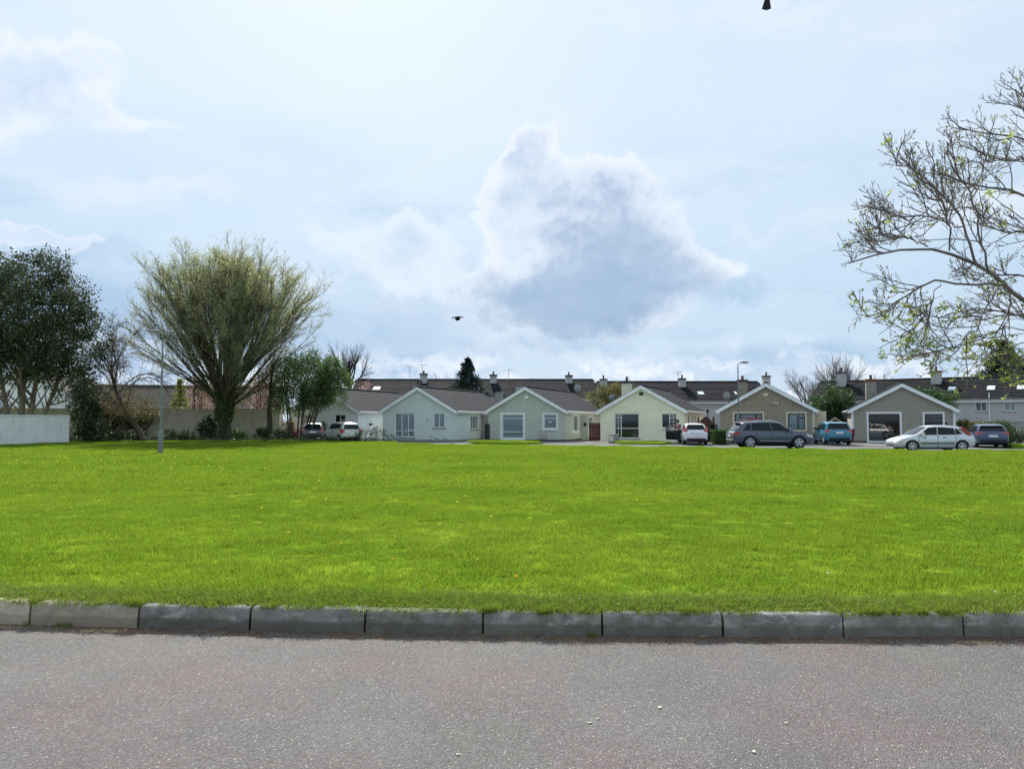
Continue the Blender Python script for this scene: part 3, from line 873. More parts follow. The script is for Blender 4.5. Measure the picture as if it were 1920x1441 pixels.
def chimney(parent, x, y, w, d, z0, z1, m='chim', cap='cap', pots=1, pot='pot_dark', ph=0.4):
    b = MB(); b.box(x - w / 2, x + w / 2, y - d / 2, y + d / 2, z0, z1)
    ch = b.build('chimney', M[m], parent)
    if cap:
        MB().box(x - w / 2 - .09, x + w / 2 + .09, y - d / 2 - .09, y + d / 2 + .09, z1, z1 + 0.10).box(x - w / 2 - .03, x + w / 2 + .03, y - d / 2 - .03, y + d / 2 + .03, z1 + 0.10, z1 + 0.16).build('chimney_cap', M[cap], ch)
    for k in range(pots):
        xx = x + (k - (pots - 1) / 2) * 0.34
        b = MB(); zz = z1 + 0.155
        b.lathe([(0.13, zz), (0.10, zz + ph * 0.25), (0.095, zz + ph * 0.7), (0.125, zz + ph * 0.75), (0.125, zz + ph * 0.9), (0.09, zz + ph)], 10, o=(xx, y, 0))
        b.build('chimney_pot', M[pot], ch, smooth=40)
    return ch

TH = R(20.5)
GB = -0.10        # ground level at the houses
def house_root(name, apex_px, Y, label, group=None, H=4.5):
    return empty(name, (gx(apex_px, Y), Y, GB), -TH, label, 'house', group)

def bungalow(root, W, L, HE, HR, wall_m, front, side=(), roof_m='roof_dark', left=(), extra_room=True, verge=0.22, back_hole=None):
    hw = W / 2
    rise = HR - HE
    b = MB()
    outer = [(-hw, -0.25), (hw, -0.25), (hw, HE), (0, HR - 0.04), (-hw, HE)]
    wall_mesh(b, outer, [w['r'] for w in front], lambda u, z: (u, 0, z), (0, 1, 0))
    wall_mesh(b, [(0, -0.25), (L, -0.25), (L, HE), (0, HE)], [w['r'] for w in side], lambda v, z: (hw, v, z), (-1, 0, 0))
    wall_mesh(b, [(0, -0.25), (L, -0.25), (L, HE), (0, HE)], [], lambda v, z: (-hw, v, z), (1, 0, 0))
    wall_mesh(b, outer, [back_hole] if back_hole else [], lambda u, z: (u, L, z), (0, -1, 0))
    b.build('wall', M[wall_m], root)
    # the rooms behind the glass: floor, cross wall
    b = MB(); b.box(-hw + 0.15, hw - 0.15, 3.8, 3.9, 0.0, HE - 0.05) if not back_hole else None
    b.box(-hw + 0.1, hw - 0.1, 0.14, L - 0.1, 0.0, 0.04); b.box(-hw + 0.1, hw - 0.1, 0.14, L - 0.1, HE - 0.06, HE - 0.01)
    b.build('room', M['room'], root)
    # roof: two coursed slopes
    ov, sl2 = 0.26, rise / hw
    b = MB(); n = 13
    for s in (-1, 1):
        e0 = (s * (hw + ov), -verge, HE - sl2 * ov + 0.05); r0 = (0, -verge, HR + 0.05)
        course_roof(b, e0, r0, (0, L + 2 * verge, 0), n, 0.036)
    rf = b.build('roof', M[roof_m], root)
    b = MB(); k = int((L + 2 * verge) / 0.45); step = (L + 2 * verge) / k
    for i in range(k):
        y0 = -verge + i * step
        b.prism([(-0.15, y0, HR + 0.03), (-0.11, y0, HR + 0.115), (0, y0, HR + 0.155 + 0.004 * (i % 2)), (0.11, y0, HR + 0.115), (0.15, y0, HR + 0.03)], (0, step - 0.012, 0))
    b.build('ridge_tiles', M[roof_m], rf)['kind'] = 'stuff'
    # white verge boards on the gable
    for s in (-1, 1):
        e = Vector((s * (hw + ov), 0, HE - sl2 * ov)); r = Vector((0, 0, HR))
        dn = 0.26
        pts = [(e.x, -verge - 0.03, e.z + 0.05), (0, -verge - 0.03, r.z + 0.05), (0, -verge - 0.03, r.z + 0.05 - dn * 1.12), (e.x - s * 0.02, -verge - 0.03, e.z + 0.05 - dn)]
        b = MB().prism(pts, (0, 0.028, 0)); b.build('verge_board', M['board'], root)
        b = MB().prism([(e.x, -verge + 0.0, e.z - 0.20), (0, -verge, r.z - 0.235), (0, -verge, r.z - 0.215), (e.x, -verge, e.z - 0.18)], (0, verge - 0.004, 0)); b.build('soffit', M['board'], root)
        # eaves fascia, gutter
        b = MB().box(min(s * (hw + 0.002), s * (hw + ov - .02)), max(s * (hw + 0.002), s * (hw + ov - .02)), -verge + .03, L + verge, HE - sl2 * ov - 0.14, HE - sl2 * ov + 0.03); b.build('fascia', M['white_paint'], root)
        gxx = s * (hw + ov + 0.045)
        b = MB().tube([(gxx, -verge, HE - sl2 * ov + 0.0), (gxx, L + verge, HE - sl2 * ov + 0.0)], 0.055, 8); b.build('gutter', M['white_upvc'], root)
    for w in front:
        x0, x1, z0, z1 = w['r']
        window(root, lambda u, d, z, x0=x0, z0=z0: (x0 + u, -d, z0 + z), x1 - x0, z1 - z0, **{k: v for k, v in w.items() if k not in ('r', 'door')})
    for w in side:
        y0, y1, z0, z1 = w['r']
        if w.get('door'):
            b = MB().box(hw - 0.10, hw - 0.06, y0, y1, z0, z1); dd = b.build('door', M[w['door']], root)
            MB().box(hw - 0.058, hw - 0.02, y0 + 0.08, y0 + 0.12, z0 + 0.95, z0 + 1.1).build('handle', M['galv'], dd)
        else:
            window(root, lambda u, d, z, y0=y0, z0=z0: (hw + d, y0 + u, z0 + z), y1 - y0, z1 - z0, **{k: v for k, v in w.items() if k not in ('r', 'door')})
    return rf

def alarm_box(root, u, z, m, w=0.26, h=0.2):
    b = MB().prism([(u - w / 2, -0.09, z), (u + w / 2, -0.09, z), (u + w / 2 - .03, -0.09, z + h), (u - w / 2 + .03, -0.09, z + h)], (0, 0.088, 0)); b.build('alarm_box', M[m], root)

def plinth(root, W, L, c=None):
    MB().box(-W / 2 - 0.012, W / 2 + 0.012, -0.012, L, -0.25, 0.12).build('plinth', M[c or 'conc'], root)

W0, L0, HE, HR = 6.75, 13.0, 2.55, 4.45
def fu(px, Y, apex_px, th=TH):
    """u along a facade for a photograph pixel"""
    x0, k = gx(apex_px, Y), (px - 960) / F
    # point on facade: (x0 + u cos, Y - u sin);  k = X / Z
    return (k * Y - x0) / (math.cos(th) + k * math.sin(th))
def fz(px, py, Y, apex_px, th=TH):
    u = fu(px, Y, apex_px, th)
    return gz(px, py, Y - u * math.sin(th)) - GB
def frect(x0, x1, yt, yb, Y, ap):
    return (fu(x0, Y, ap), fu(x1, Y, ap), fz((x0 + x1) / 2, yb, Y, ap), fz((x0 + x1) / 2, yt, Y, ap))

# --- white house, mostly behind the green tree
Y = 66.0; ap = 607
h = house_root('bungalow', ap, Y, 'white rendered bungalow half hidden behind the multi-stemmed green tree', 'gabled bungalows along the street')
W_ = [dict(r=frect(628, 648, 777, 797, Y, ap), cols=[0.5], rows={1: [0.5]}, frame='white_upvc', curtain='curtain_dark', glass='glass_dark'),
      dict(r=frect(566, 592, 777, 797, Y, ap), cols=[0.5], rows={1: [0.5]}, frame='white_upvc', curtain='curtain_dark', glass='glass_dark')]
S_ = [dict(r=(4.6, 6.6, 0.95, 2.15), cols=[0.25], rows={0: [0.62]}, curtain='curtain', surround=(0.12, 'white_paint'))]
bungalow(h, W0, L0, HE, HR, 'render_white', W_, S_)
# hanging baskets on its side wall
for v in (1.6, 7.6):
    bk = MB(); hw = W0 / 2
    bk.lathe([(0.02, 1.25), (0.13, 1.30), (0.17, 1.42), (0.16, 1.44)], 10, o=(hw + 0.28, v, 0)).tube([(hw + .01, v, 1.95), (hw + 0.28, v, 1.93), (hw + 0.28, v, 1.45)], 0.012, 5)
    bk.build('hanging_basket', M['black_frame'], h)

# --- sage house
Y = 64.2; ap = 784
h = house_root('bungalow', ap, Y, 'pale sage rendered bungalow with a three-pane picture window and a grey side door', 'gabled bungalows along the street')
W_ = [dict(r=frect(741, 777, 775, 819, Y, ap), cols=[0.345, 0.68], rows={0: [0.27], 2: [0.27]}, curtain='curtain', sill=0.09),
      dict(r=frect(813, 833.5, 775, 801, Y, ap), cols=[0.52], curtain='curtain', sill=0.09)]
S_ = [dict(r=(3.2, 4.9, 0.95, 2.1), cols=[0.35, 0.7], curtain='curtain', sill=0.08), dict(r=(7.2, 8.3, 1.3, 2.1), cols=[0.5], curtain='curtain'), dict(r=(5.8, 6.7, 0.0, 2.05), door='plastic_grey')]
bungalow(h, W0, L0, HE, HR, 'render_green', W_, S_); plinth(h, W0, L0)
alarm_box(h, 0.0, 3.55, 'white_paint', 0.2, 0.22)
chimney(h, -1.75, 3.6, 1.0, 0.6, 2.8, 4.75, 'chim', None, 2, 'pot_dark', 0.35)
MB().lathe([(0.06, -0.01), (0.06, 0.0)], 10, 'Y', (0.85, -0.005, 1.72)).build('vent', M['black_frame'], h)
MB().box(W0 / 2 + 0.005, W0 / 2 + 0.75, 5.45, 5.68, 0, 2.2).build('porch_wall', M['conc'], h)

# --- grey-green house
Y = 64.0; ap = 986
h = house_root('bungalow', ap, Y, 'grey-green bungalow with white window surrounds beside the maroon side gate', 'gabled bungalows along the street')
W_ = [dict(r=frect(942, 981, 777, 821, Y, ap), cols=[], rows={0: [0.27, 0.84]}, curtain='curtain', surround=(0.17, 'white_paint')),
      dict(r=frect(1020, 1043.5, 777, 803, Y, ap), cols=[], rows={0: [0.73]}, curtain='curtain', surround=(0.14, 'white_paint'))]
S_ = [dict(r=(2.4, 4.0, 0.75, 2.1), cols=[0.4], curtain='curtain', surround=(0.14, 'white_paint')), dict(r=(7.4, 9.0, 1.2, 2.05), cols=[0.5], curtain='curtain', surround=(0.12, 'white_paint'))]
bungalow(h, W0, L0, HE, HR, 'render_grey', W_, S_); plinth(h, W0, L0, 'cap')
alarm_box(h, 0.08, 3.5, 'white_paint', 0.34, 0.24)
chimney(h, -1.7, 3.4, 0.72, 0.55, 2.8, 4.65, 'chim', None, 1, 'pot_dark', 0.01)
MB().box(1.15, 1.78, -0.14, -0.003, 0.25, 0.85).build('meter_box', M['render_terrace'], h)
MB().box(2.0, 2.28, -0.02, -0.003, 1.52, 1.62).build('number_plate', M['white_paint'], h)
MB().box(W0 / 2 + 0.005, W0 / 2 + 0.62, 4.9, 5.12, 0, 2.05).build('porch_wall', M['render_grey'], h)
MB().box(W0 / 2 + 0.3, W0 / 2 + 0.5, 4.80, 4.895, 1.2, 1.5).build('post_box', M['black_frame'], h)

# --- cream house
Y = 61.7; ap = 1203
h = house_root('bungalow', ap, Y, 'cream bungalow with a brown-faced dark roof and lattice side lights, white car on its drive', 'gabled bungalows along the street')
W_ = [dict(r=frect(1152, 1198, 775, 821, Y, ap), cols=[0.27], rows={0: [0.40, 0.83], 1: [0.40]}, curtain='curtain_dark', glass='glass_dark', sill=0.07, muntin={0: (2, [0.5, 0.6, 0.7, 0.91])}),
      dict(r=frect(1240, 1269, 775, 802, Y, ap), cols=[0.52], rows={1: [0.68]}, curtain='curtain_dark', glass='glass_dark', sill=0.14, sill_m='render_cream', muntin={1: (2, [0.22, 0.45, 0.84])})]
S_ = [dict(r=(1.9, 3.5, 0.55, 2.1), cols=[0.5], curtain='curtain'), dict(r=(4.3, 5.3, 0.0, 2.05), door='plastic_grey'), dict(r=(6.0, 7.6, 0.8, 2.1), cols=[0.5], curtain='curtain')]
bungalow(h, W0, L0, HE, HR, 'render_cream', W_, S_, 'roof_old'); plinth(h, W0, L0, 'render_cream')
alarm_box(h, 0.0, 3.72, 'black_frame', 0.36, 0.22)
chimney(h, -1.85, 3.2, 0.78, 0.6, 2.8, 4.85, 'render_cream', 'cap', 1, 'pot_dark', 0.4)
b = MB()
for k in range(5): b.box(2.32 + k * 0.10, 2.385 + k * 0.10, -0.03, -0.004, 1.74, 1.86)
b.build('name_letters', M['wood_tan'], h)['kind'] = 'stuff'
# satellite dish by its chimney
d_ = empty('satellite_dish', (0, 0, 0), 0, 'grey satellite dish on the roof slope beside the cream chimney', 'satellite dish')
def dish(t, x, y, z, rz, r=0.36):
    t.location = (x, y, z); t.rotation_euler = (0, 0, rz)
    MB().lathe([(0.02, -0.10), (r * 0.5, -0.07), (r, 0.0), (r * 0.98, 0.012), (r * 0.5, -0.055), (0.02, -0.085)], 18, 'Y').build('reflector', M['plastic_grey'], t, smooth=50)
    MB().tube([(0, 0.08, -0.1), (0, -0.25, -0.2), (0, -0.42, -0.02)], 0.016, 6).build('feed_arm', M['galv'], t)
    MB().tube([(0, 0.02, -0.05), (0, 0.22, -0.3), (0, 0.22, -0.75)], 0.025, 6).build('mount', M['galv'], t)
dish(d_, gx(1147, 63.6), 63.6, gz(1147, 745, 63.6), 0.3, 0.27)

# --- brown pebble-dashed house
Y = 58.0; ap = 1437
h = house_root('bungalow', ap, Y, 'brown pebble-dashed bungalow with cream-framed black windows behind the grey estate car', 'gabled bungalows along the street')
W_ = [dict(r=frect(1377, 1429, 775, 821, Y, ap), cols=[0.2, 0.76], rows={2: [0.75]}, frame='black_frame', curtain='curtain', surround=(0.14, 'cream_trim')),
      dict(r=frect(1477, 1508.5, 775, 805, Y, ap), cols=[0.6], rows={1: [0.73]}, frame='black_frame', curtain='curtain', surround=(0.14, 'cream_trim'))]
rf = bungalow(h, W0, L0, HE, HR, 'render_brown', W_, [], 'roof_dark'); plinth(h, W0, L0, 'render_brown')
MB().box(W0 / 2 - 0.15, W0 / 2 + 0.03, -0.03, 0.02, 0.12, HE - 0.16).build('quoin', M['cream_trim'], h)
MB().box(W0 / 2 + 0.004, W0 / 2 + 0.9, 3.0, 3.2, 0, 2.4).build('porch_wall', M['cream_trim'], h)
alarm_box(h, -0.02, 3.52, 'cream_trim', 0.4, 0.22)
MB().box(0.62, 0.72, -0.12, -0.003, 2.97, 3.05).lathe([(0.05, -0.2), (0.07, -0.1)], 8, 'Y', (0.57, 0, 2.98)).lathe([(0.05, -0.2), (0.07, -0.1)], 8, 'Y', (0.80, 0, 2.96)).build('security_light', M['white_paint'], h)
chimney(h, -1.85, 2.4, 0.72, 0.6, 2.8, 4.75, 'render_brown', 'cap', 1, 'pot', 0.32)
d_ = empty('satellite_dish', (0, 0, 0), 0, 'dark satellite dish on the left of the brown chimney', 'satellite dish')
dish(d_, gx(1363, 59.6), 59.6, gz(1363, 742, 59.6), -0.9, 0.33)

# --- grey pebble-dashed house with the large dark window
Y = 58.0; ap = 1692
h = house_root('bungalow', ap, Y, 'grey pebble-dashed bungalow with one large dark window in a white surround, behind the silver hatchback', 'gabled bungalows along the street')
W_ = [dict(r=frect(1628, 1686, 775.5, 826, Y, ap), cols=[], frame='black_frame', curtain=None, surround=(0.15, 'white_paint'), fw=0.04, glass='glass'),
      dict(r=frect(1733, 1766.5, 775.5, 812, Y, ap), cols=[], rows={0: [0.78]}, frame='black_frame', curtain='curtain_dark', surround=(0.14, 'white_paint'), fw=0.04, glass='glass_dark')]
bungalow(h, 7.0, 9.0, HE, HR - 0.02, 'render_dash', W_, [], 'roof_dark', back_hole=(-3.1, -2.2, 1.2, 2.1)); plinth(h, 7.0, 9.0, 'cap')
for s in (-1, 1):
    MB().box(min(s * 3.53, s * 3.36), max(s * 3.53, s * 3.36), -0.035, 0.10, 0.12, HE - 0.17).build('corner_post', M['white_paint'], h)
MB().box(2.85, 2.98, -0.05, -0.003, 1.40, 1.53).build('vent', M['black_frame'], h)
chimney(h, -1.9, 2.6, 0.75, 0.65, 2.8, 4.80, 'render_dash', 'pot', 1, 'pot_dark', 0.35)
# furniture in the window room: a sofa back, a table and a lamp shade
b = MB().box(-2.5, -1.2, 1.5, 2.3, 0.05, 0.55).box(-2.5, -1.2, 2.1, 2.35, 0.55, 0.95).box(-2.62, -2.45, 1.5, 2.3, 0.05, 0.75); b.build('sofa', M['curtain_dark'], h)
b = MB().box(-1.0, -0.2, 1.1, 1.7, 0.62, 0.68)
for ux in (-0.95, -0.28):
    for vy in (1.15, 1.62): b.box(ux, ux + 0.05, vy, vy + 0.05, 0.04, 0.62)
b.build('table', M['curtain'], h)

# ------------------------------------------------------------------ two-storey terraces at the back
def terrace(name, x0, y0, x1, y1, he, hr, depth, roof_m, label, wins=(), wall_m='render_terrace', courses=16):
    v = Vector((x1 - x0, y1 - y0, 0)); L = v.length
    rz = math.atan2(v.y, v.x)
    t = empty(name, (x0, y0, GB), rz, label, 'terrace')
    b = MB()
    wall_mesh(b, [(0, -0.2), (L, -0.2), (L, he), (0, he)], [w['r'] for w in wins], lambda u, z: (u, 0, z), (0, 1, 0))
    gab = [(0, -0.2), (depth, -0.2), (depth, he), (depth / 2, hr - 0.05), (0, he)]
    wall_mesh(b, gab, [], lambda v_, z: (0, v_, z), (1, 0, 0)); wall_mesh(b, gab, [], lambda v_, z: (L, v_, z), (1, 0, 0))
    wall_mesh(b, [(0, -0.2), (L, -0.2), (L, he), (0, he)], [], lambda u, z: (u, depth, z), (0, -1, 0))
    b.build('wall', M[wall_m], t)
    MB().box(0.1, L - 0.1, 0.6, 0.7, 0, he - 0.1).build('room', M['room'], t)
    b = MB(); k = (hr - he) / (depth / 2)
    course_roof(b, (-0.15, -0.3, he - 0.3 * k + .04), (-0.15, depth / 2, hr), (L + 0.3, 0, 0), courses, 0.075)
    course_roof(b, (-0.15, depth + 0.3, he - 0.3 * k + .04), (-0.15, depth / 2, hr), (L + 0.3, 0, 0), courses, 0.075)
    rf = b.build('roof', M[roof_m], t)
    b = MB(); n = int(L / 0.45)
    for i in range(n):
        u0 = L * i / n
        b.prism([(u0, depth / 2 - .16, hr + .0), (u0, depth / 2 - .10, hr + .11), (u0, depth / 2, hr + .15), (u0, depth / 2 + .10, hr + .11), (u0, depth / 2 + .16, hr + .0)], (L / n - 0.015, 0, 0))
    b.build('ridge_tiles', M[roof_m], rf)['kind'] = 'stuff'
    MB().box(0.0, L, -0.32, -0.004, he - 0.32, he - 0.06).build('fascia', M['board'], t)
    MB().tube([(0, -0.38, he - 0.10), (L, -0.38, he - 0.10)], 0.06, 8).build('gutter', M['plastic_grey'], t)
    for w in wins:
        x0_, x1_, z0, z1 = w['r']
        window(t, lambda u, d, z, a=x0_, c=z0: (a + u, -d, c + z), x1_ - x0_, z1 - z0, **{q: w[q] for q in w if q != 'r'})
    def on_roof(u, s):   # s: 0 eave .. 1 ridge
        return Vector((u, s * depth / 2, he + s * (hr - he)))
    def sky_light(u, s, w=0.8, hh=0.95):
        nrm = Vector((0, -(hr - he), depth / 2)).normalized(); up = Vector((0, depth / 2, hr - he)).normalized()
        p = on_roof(u, s) + nrm * 0.06
        q = [p + Vector((a * w / 2, 0, 0)) + up * (c * hh / 2) for a, c in ((-1, -1), (1, -1), (1, 1), (-1, 1))]
        f = MB().prism(q, nrm * 0.07).build('skylight', M['plastic_grey'], t)
        q2 = [p + nrm * 0.075 + Vector((a * (w / 2 - .06), 0, 0)) + up * (c * (hh / 2 - .06)) for a, c in ((-1, -1), (1, -1), (1, 1), (-1, 1))]
        MB().prism(q2, nrm * 0.012).build('pane', M['skylight'], f)
    return t, rf, L, on_roof, sky_light

def aerial(parent, x, y, z0, z1, name='aerial'):
    b = MB().tube([(x, y, z0), (x, y, z1)], 0.028, 6).tube([(x - .55, y, z1 - .06), (x + .55, y, z1 - .06)], 0.020, 5)
    for k in range(8): b.tube([(x - .5 + k * .14, y - .2, z1 - .06), (x - .5 + k * .14, y + .2, z1 - .06)], 0.014, 4)
    b.tube([(x - .35, y, z1 - .3), (x + .3, y, z1 - .12)], 0.014, 4)
    b.build(name, M['galv'], parent)

# left terrace (behind the sage and grey-green houses)
YT = 92.0
tx0, tx1 = gx(655, YT), gx(1112, YT + 5)
he_, hr_ = 4.4, gz(900, 712, YT + 5) - GB
t, rf, L, onr, skl = terrace('terrace', tx0, YT, tx1, YT, he_, hr_, 10.0, 'roof_old', 'long terrace with a brown-grey tiled roof and three chimneys behind the two left bungalows')
def tu(px, Y_): return gx(px, Y_) - tx0
for px, s in ((706, 0.48), (893, 0.5), (1003, 0.02)):
    if s > 0.1: skl(tu(px, YT + s * 5), s)
for px, py, hh in ((794, 701, 0.35), (925, 703, 0.4), (1067, 704, 0.4)):
    chimney(t, tu(px, YT + 4.3), 4.3, 0.85, 0.7, 4.5, gz(px, py, YT + 4.3) - GB - 0.1, 'chim', 'cap', 1, 'pot_dark', hh)
for px, yt, yb in ((768, 685, 716), (791.5, 683, 700), (954, 692, 725)):
    aerial(t, tu(px, YT + 4.4), 4.4, hr_ - 1.2, gz(px, yt, YT + 4.4) - GB)
# dormer-like glazed box seen between the first two houses
MB().box(tu(929, YT), tu(944, YT), -0.5, 1.5, 3.2, 5.1).build('dormer', M['conc'], t)
d_ = empty('satellite_dish', (0, 0, 0), 0, 'grey satellite dish at the right end of the long back terrace roof', 'satellite dish')
dish(d_, gx(1083, YT - .5), YT - 0.5, gz(1083, 727, YT - .5), 0.2, 0.46)

# middle terrace
YM = 90.0
mx0, mx1 = gx(1128, YM), gx(1447, YM)
hr_ = gz(1300, 716, YM + 5) - GB
t, rf, L, onr, skl = terrace('terrace', mx0, YM, mx1, YM, 4.0, hr_, 10.0, 'roof_old', 'grey tiled terrace roof with a tall chimney behind the cream and brown bungalows')
def mu(px, Y_): return gx(px, Y_) - mx0
for px, s in ((1314.5, 0.36), (1380, 0.36)): skl(mu(px, YM + s * 5), s, 0.75 if px < 1350 else 0.3, 0.9)
for px, py in ((1279.5, 710), (1438, 705), (1132, 711)):
    chimney(t, mu(px, YM + 3.8), 3.8, 0.8, 0.7, 3.6, gz(px, py, YM + 3.8) - GB - 0.1, 'chim', 'cap', 1, 'pot_dark', 0.45)
aerial(t, mu(1272.5, YM + 3), 3.0, 5.6, gz(1272, 697, YM + 3) - GB)

# right terrace, turned towards the camera
Yr0, Yr1 = 86.0, 70.0
rx0, rx1 = gx(1520, Yr0), gx(2100, Yr1)
def on_right(px):
    k = (px - 960) / F
    # point on line between ends with x = k y
    dx, dy = rx1 - rx0, Yr1 - Yr0
    s = (k * Yr0 - rx0) / (dx - k * dy)
    return s * math.hypot(dx, dy), Yr0 + s * dy
def rrect(x0, x1, yt, yb):
    u0, ya = on_right(x0); u1, yb_ = on_right(x1); ym = (ya + yb_) / 2
    return (u0, u1, gz(0, yb, ym) - GB, gz(0, yt, ym) - GB)
u_, y_ = on_right(1880)
he_ = gz(1880, 747, y_) - GB
hr_ = gz(1800, 709, on_right(1800)[1] + 4) - GB
wins = [dict(r=rrect(1829, 1850, 754, 770.5), cols=[0.5], curtain='curtain_dark', sill=0.09), dict(r=rrect(1882, 1904, 754, 770.5), cols=[0.55], curtain='curtain', sill=0.09)]
t, rf, L, onr, skl = terrace('terrace', rx0, Yr0, rx1, Yr1, he_, hr_, 9.0, 'roof_old', 'grey dashed terrace with two upstairs windows and roof lights at the right edge', wins)
for px, s in ((1762, 0.45), (1836, 0.45), (1893, 0.45)):
    skl(on_right(px)[0] + 0.9, s, 0.75, 1.0)
for px, py, m_, ct, pt in ((1537, 700, 'chim', 'cap', 'pot_dark'), (1717, 698, 'chim', 'pot', 'pot'), (1921, 700, 'chim', 'cap', 'pot_dark')):
    u, yy = on_right(px); chimney(t, u + 1.5, 3.6, 0.95, 0.8, he_, gz(px, py, yy + 3.6) - GB - 0.1, m_, ct, 1, pt, 0.5)
u, yy = on_right(1855); MB().tube([(u, -0.06, he_ + 0.6), (u, -0.06, he_ - .1), (u, -0.06, -0.1)], 0.05, 8).build('downpipe', M['white_upvc'], t)

# ------------------------------------------------------------------ low tan house behind the left trees
lx0, lx1 = gx(150, 69.0), gx(522, 73.0)
v = Vector((lx1 - lx0, 4.0, 0)); LL = v.length
he_, hr_ = 2.5, 5.0
t, rf, L, onr, skl = terrace('long_bungalow', lx0, 69.0, lx1, 73.0, he_, hr_, 8.0, 'roof_brown', 'long tan bungalow with a brown ribbed roof behind the trees on the left', (), 'render_tan', 12)
t['category'] = 'house'
# white gabled house further left
Y = 76.0
h = empty('gabled_house', (gx(30, Y), Y, GB), -0.12, 'white gabled house glimpsed between the evergreen trunks', 'house')
b = MB(); wall_mesh(b, [(-4, -0.2), (5.2, -0.2), (5.2, 4.6), (0.6, 6.9), (-4, 4.6)], [(-2.6, -1.4, 2.6, 3.7)], lambda u, z: (u, 0, z), (0, 1, 0))
b.box(-4, 5.2, 0.3, 8, -0.2, 4.6); b.build('wall', M['render_white'], h)
b = MB(); course_roof(b, (-4.3, -0.2, 4.45), (0.6, -0.2, 6.95), (0, 8.4, 0), 12); course_roof(b, (5.5, -0.2, 4.45), (0.6, -0.2, 6.95), (0, 8.4, 0), 12); b.build('roof', M['roof_brown'], h)
window(h, lambda u, d, z: (-2.6 + u, -d, 2.6 + z), 1.2, 1.1, [0.5], curtain='curtain_dark')

# ================================================================== walls, gates, fences, street furniture
# white boundary wall on the left
wl = empty('boundary_wall', (gx(128, 53.0), 53.0, 0), math.atan2(5.0, -6.5) , 'stained white boundary wall in front of the evergreen at the left edge', 'wall')
LW = 14.0
# local X runs from the right-hand end towards the left edge
wl.rotation_euler = (0, 0, math.atan2(48.2 - 53.0, gx(0, 48.2) - gx(128, 53.0)))
MB().box(0, LW, -0.11, 0.11, -0.25, 1.86).build('wall', M['wall_white'], wl)
for k in range(15):
    MB().box(k * LW / 15 + 0.004, (k + 1) * LW / 15 - 0.004, -0.15, 0.15, 1.862, 1.94).build('coping_stone', M['wall_white'], wl)
MB().box(-0.012, LW, -0.125, 0.125, -0.25, 0.08).build('plinth', M['conc'], wl)
# tan wall behind it, running on behind the trees
wa, wb_ = Vector((gx(-90, 57.0), 57.0, 0)), Vector((gx(524, 64.6), 64.6, 0))
w2 = empty('garden_wall', (wa.x, wa.y, GB), math.atan2(wb_.y - wa.y, wb_.x - wa.x), 'long tan rendered garden wall with pale coping behind the trees on the left', 'wall')
LW2 = (wb_ - wa).length
MB().box(0, LW2, -0.11, 0.11, -0.2, 2.55).build('wall', M['render_tan'], w2)
for k in range(17): MB().box(k * LW2 / 17 + .006, (k + 1) * LW2 / 17 - .006, -0.15, 0.15, 2.552, 2.62).build('coping_stone', M['cream_trim'], w2)
for k in range(6): MB().box(LW2 * (k + .5) / 6 - .2, LW2 * (k + .5) / 6 + .2, -0.16, -0.112, -0.2, 2.54).build('pier', M['render_tan'], w2)

def board_gate(name, x, y, w, h, n, m, label, cat, rz, frame=True):
    t = empty(name, (x, y, GB), rz, label, cat)
    bw = w / n
    me = MB().box(0.004, bw - 0.006, -0.015, 0.015, 0.05, h).mesh('board'); me.materials.append(M[m])
    for k in range(n):
        o = link('board', me, None, t, (k * bw, 0, random.uniform(-0.006, 0.006)))
    if frame:
        MB().box(0, w, 0.018, 0.06, 0.25, 0.36).box(0, w, 0.018, 0.06, h - 0.36, h - 0.25).build('rail', M[m], t)
        MB().box(w - 0.16, w - 0.10, -0.05, -0.017, h * 0.5, h * 0.5 + 0.13).build('latch', M['black_frame'], t)
    return t
Yg = 61.0
board_gate('side_gate', gx(1104.5, Yg), Yg + 0.1, gx(1127, Yg) - gx(1104.5, Yg) - 0.05, 1.5, 9, 'wood_maroon', 'maroon boarded gate between the grey-green and the cream bungalow', 'gate', 0.0)
Yg = 64.3
board_gate('side_gate', gx(909, Yg), Yg, gx(918.5, Yg) - gx(909, Yg), 1.42, 4, 'wood_black', 'narrow black boarded gate between the sage and the grey-green bungalow', 'gate', 0.0)
# arched brown gate with finials behind the white car
Yg = 60.2
xg = gx(1308, Yg); wg = gx(1339, Yg) - xg
t = empty('arched_gate', (xg, Yg, GB), 0.0, 'arched brown timber gate with knobbed posts behind the open-doored white car', 'gate')
n = 11
for k in range(n):
    u0 = 0.12 + (wg - 0.24) * k / n; u1 = 0.12 + (wg - 0.24) * (k + 1) / n
    zz = lambda u: 1.45 + 0.52 * math.sin(math.pi * (u - 0.12) / (wg - 0.24)) ** 0.8 if 0.12 < u < wg - 0.12 else 1.45
    MB().prism([(u0 + .004, 0, 0.06), (u1 - .004, 0, 0.06), (u1 - .004, 0, zz(u1 - .004)), (u0 + .004, 0, zz(u0 + .004))], (0, 0.03, 0)).build('board', M['wood_brown'], t)
for u in (0.05, wg - 0.05):
    p = MB().box(u - 0.07, u + 0.07, -0.07, 0.07, -0.1, 1.72).lathe([(0.10, 1.722), (0.10, 1.76), (0.04, 1.78), (0.04, 1.80), (0.085, 1.86), (0.085, 1.92), (0.03, 1.98)], 10, o=(u, 0, 0)).build('post', M['wood_brown'], t)
MB().box(0.12, wg - 0.12, 0.034, 0.08, 0.3, 0.42).box(0.12, wg - 0.12, 0.034, 0.08, 1.25, 1.37).build('rail', M['wood_brown'], t)
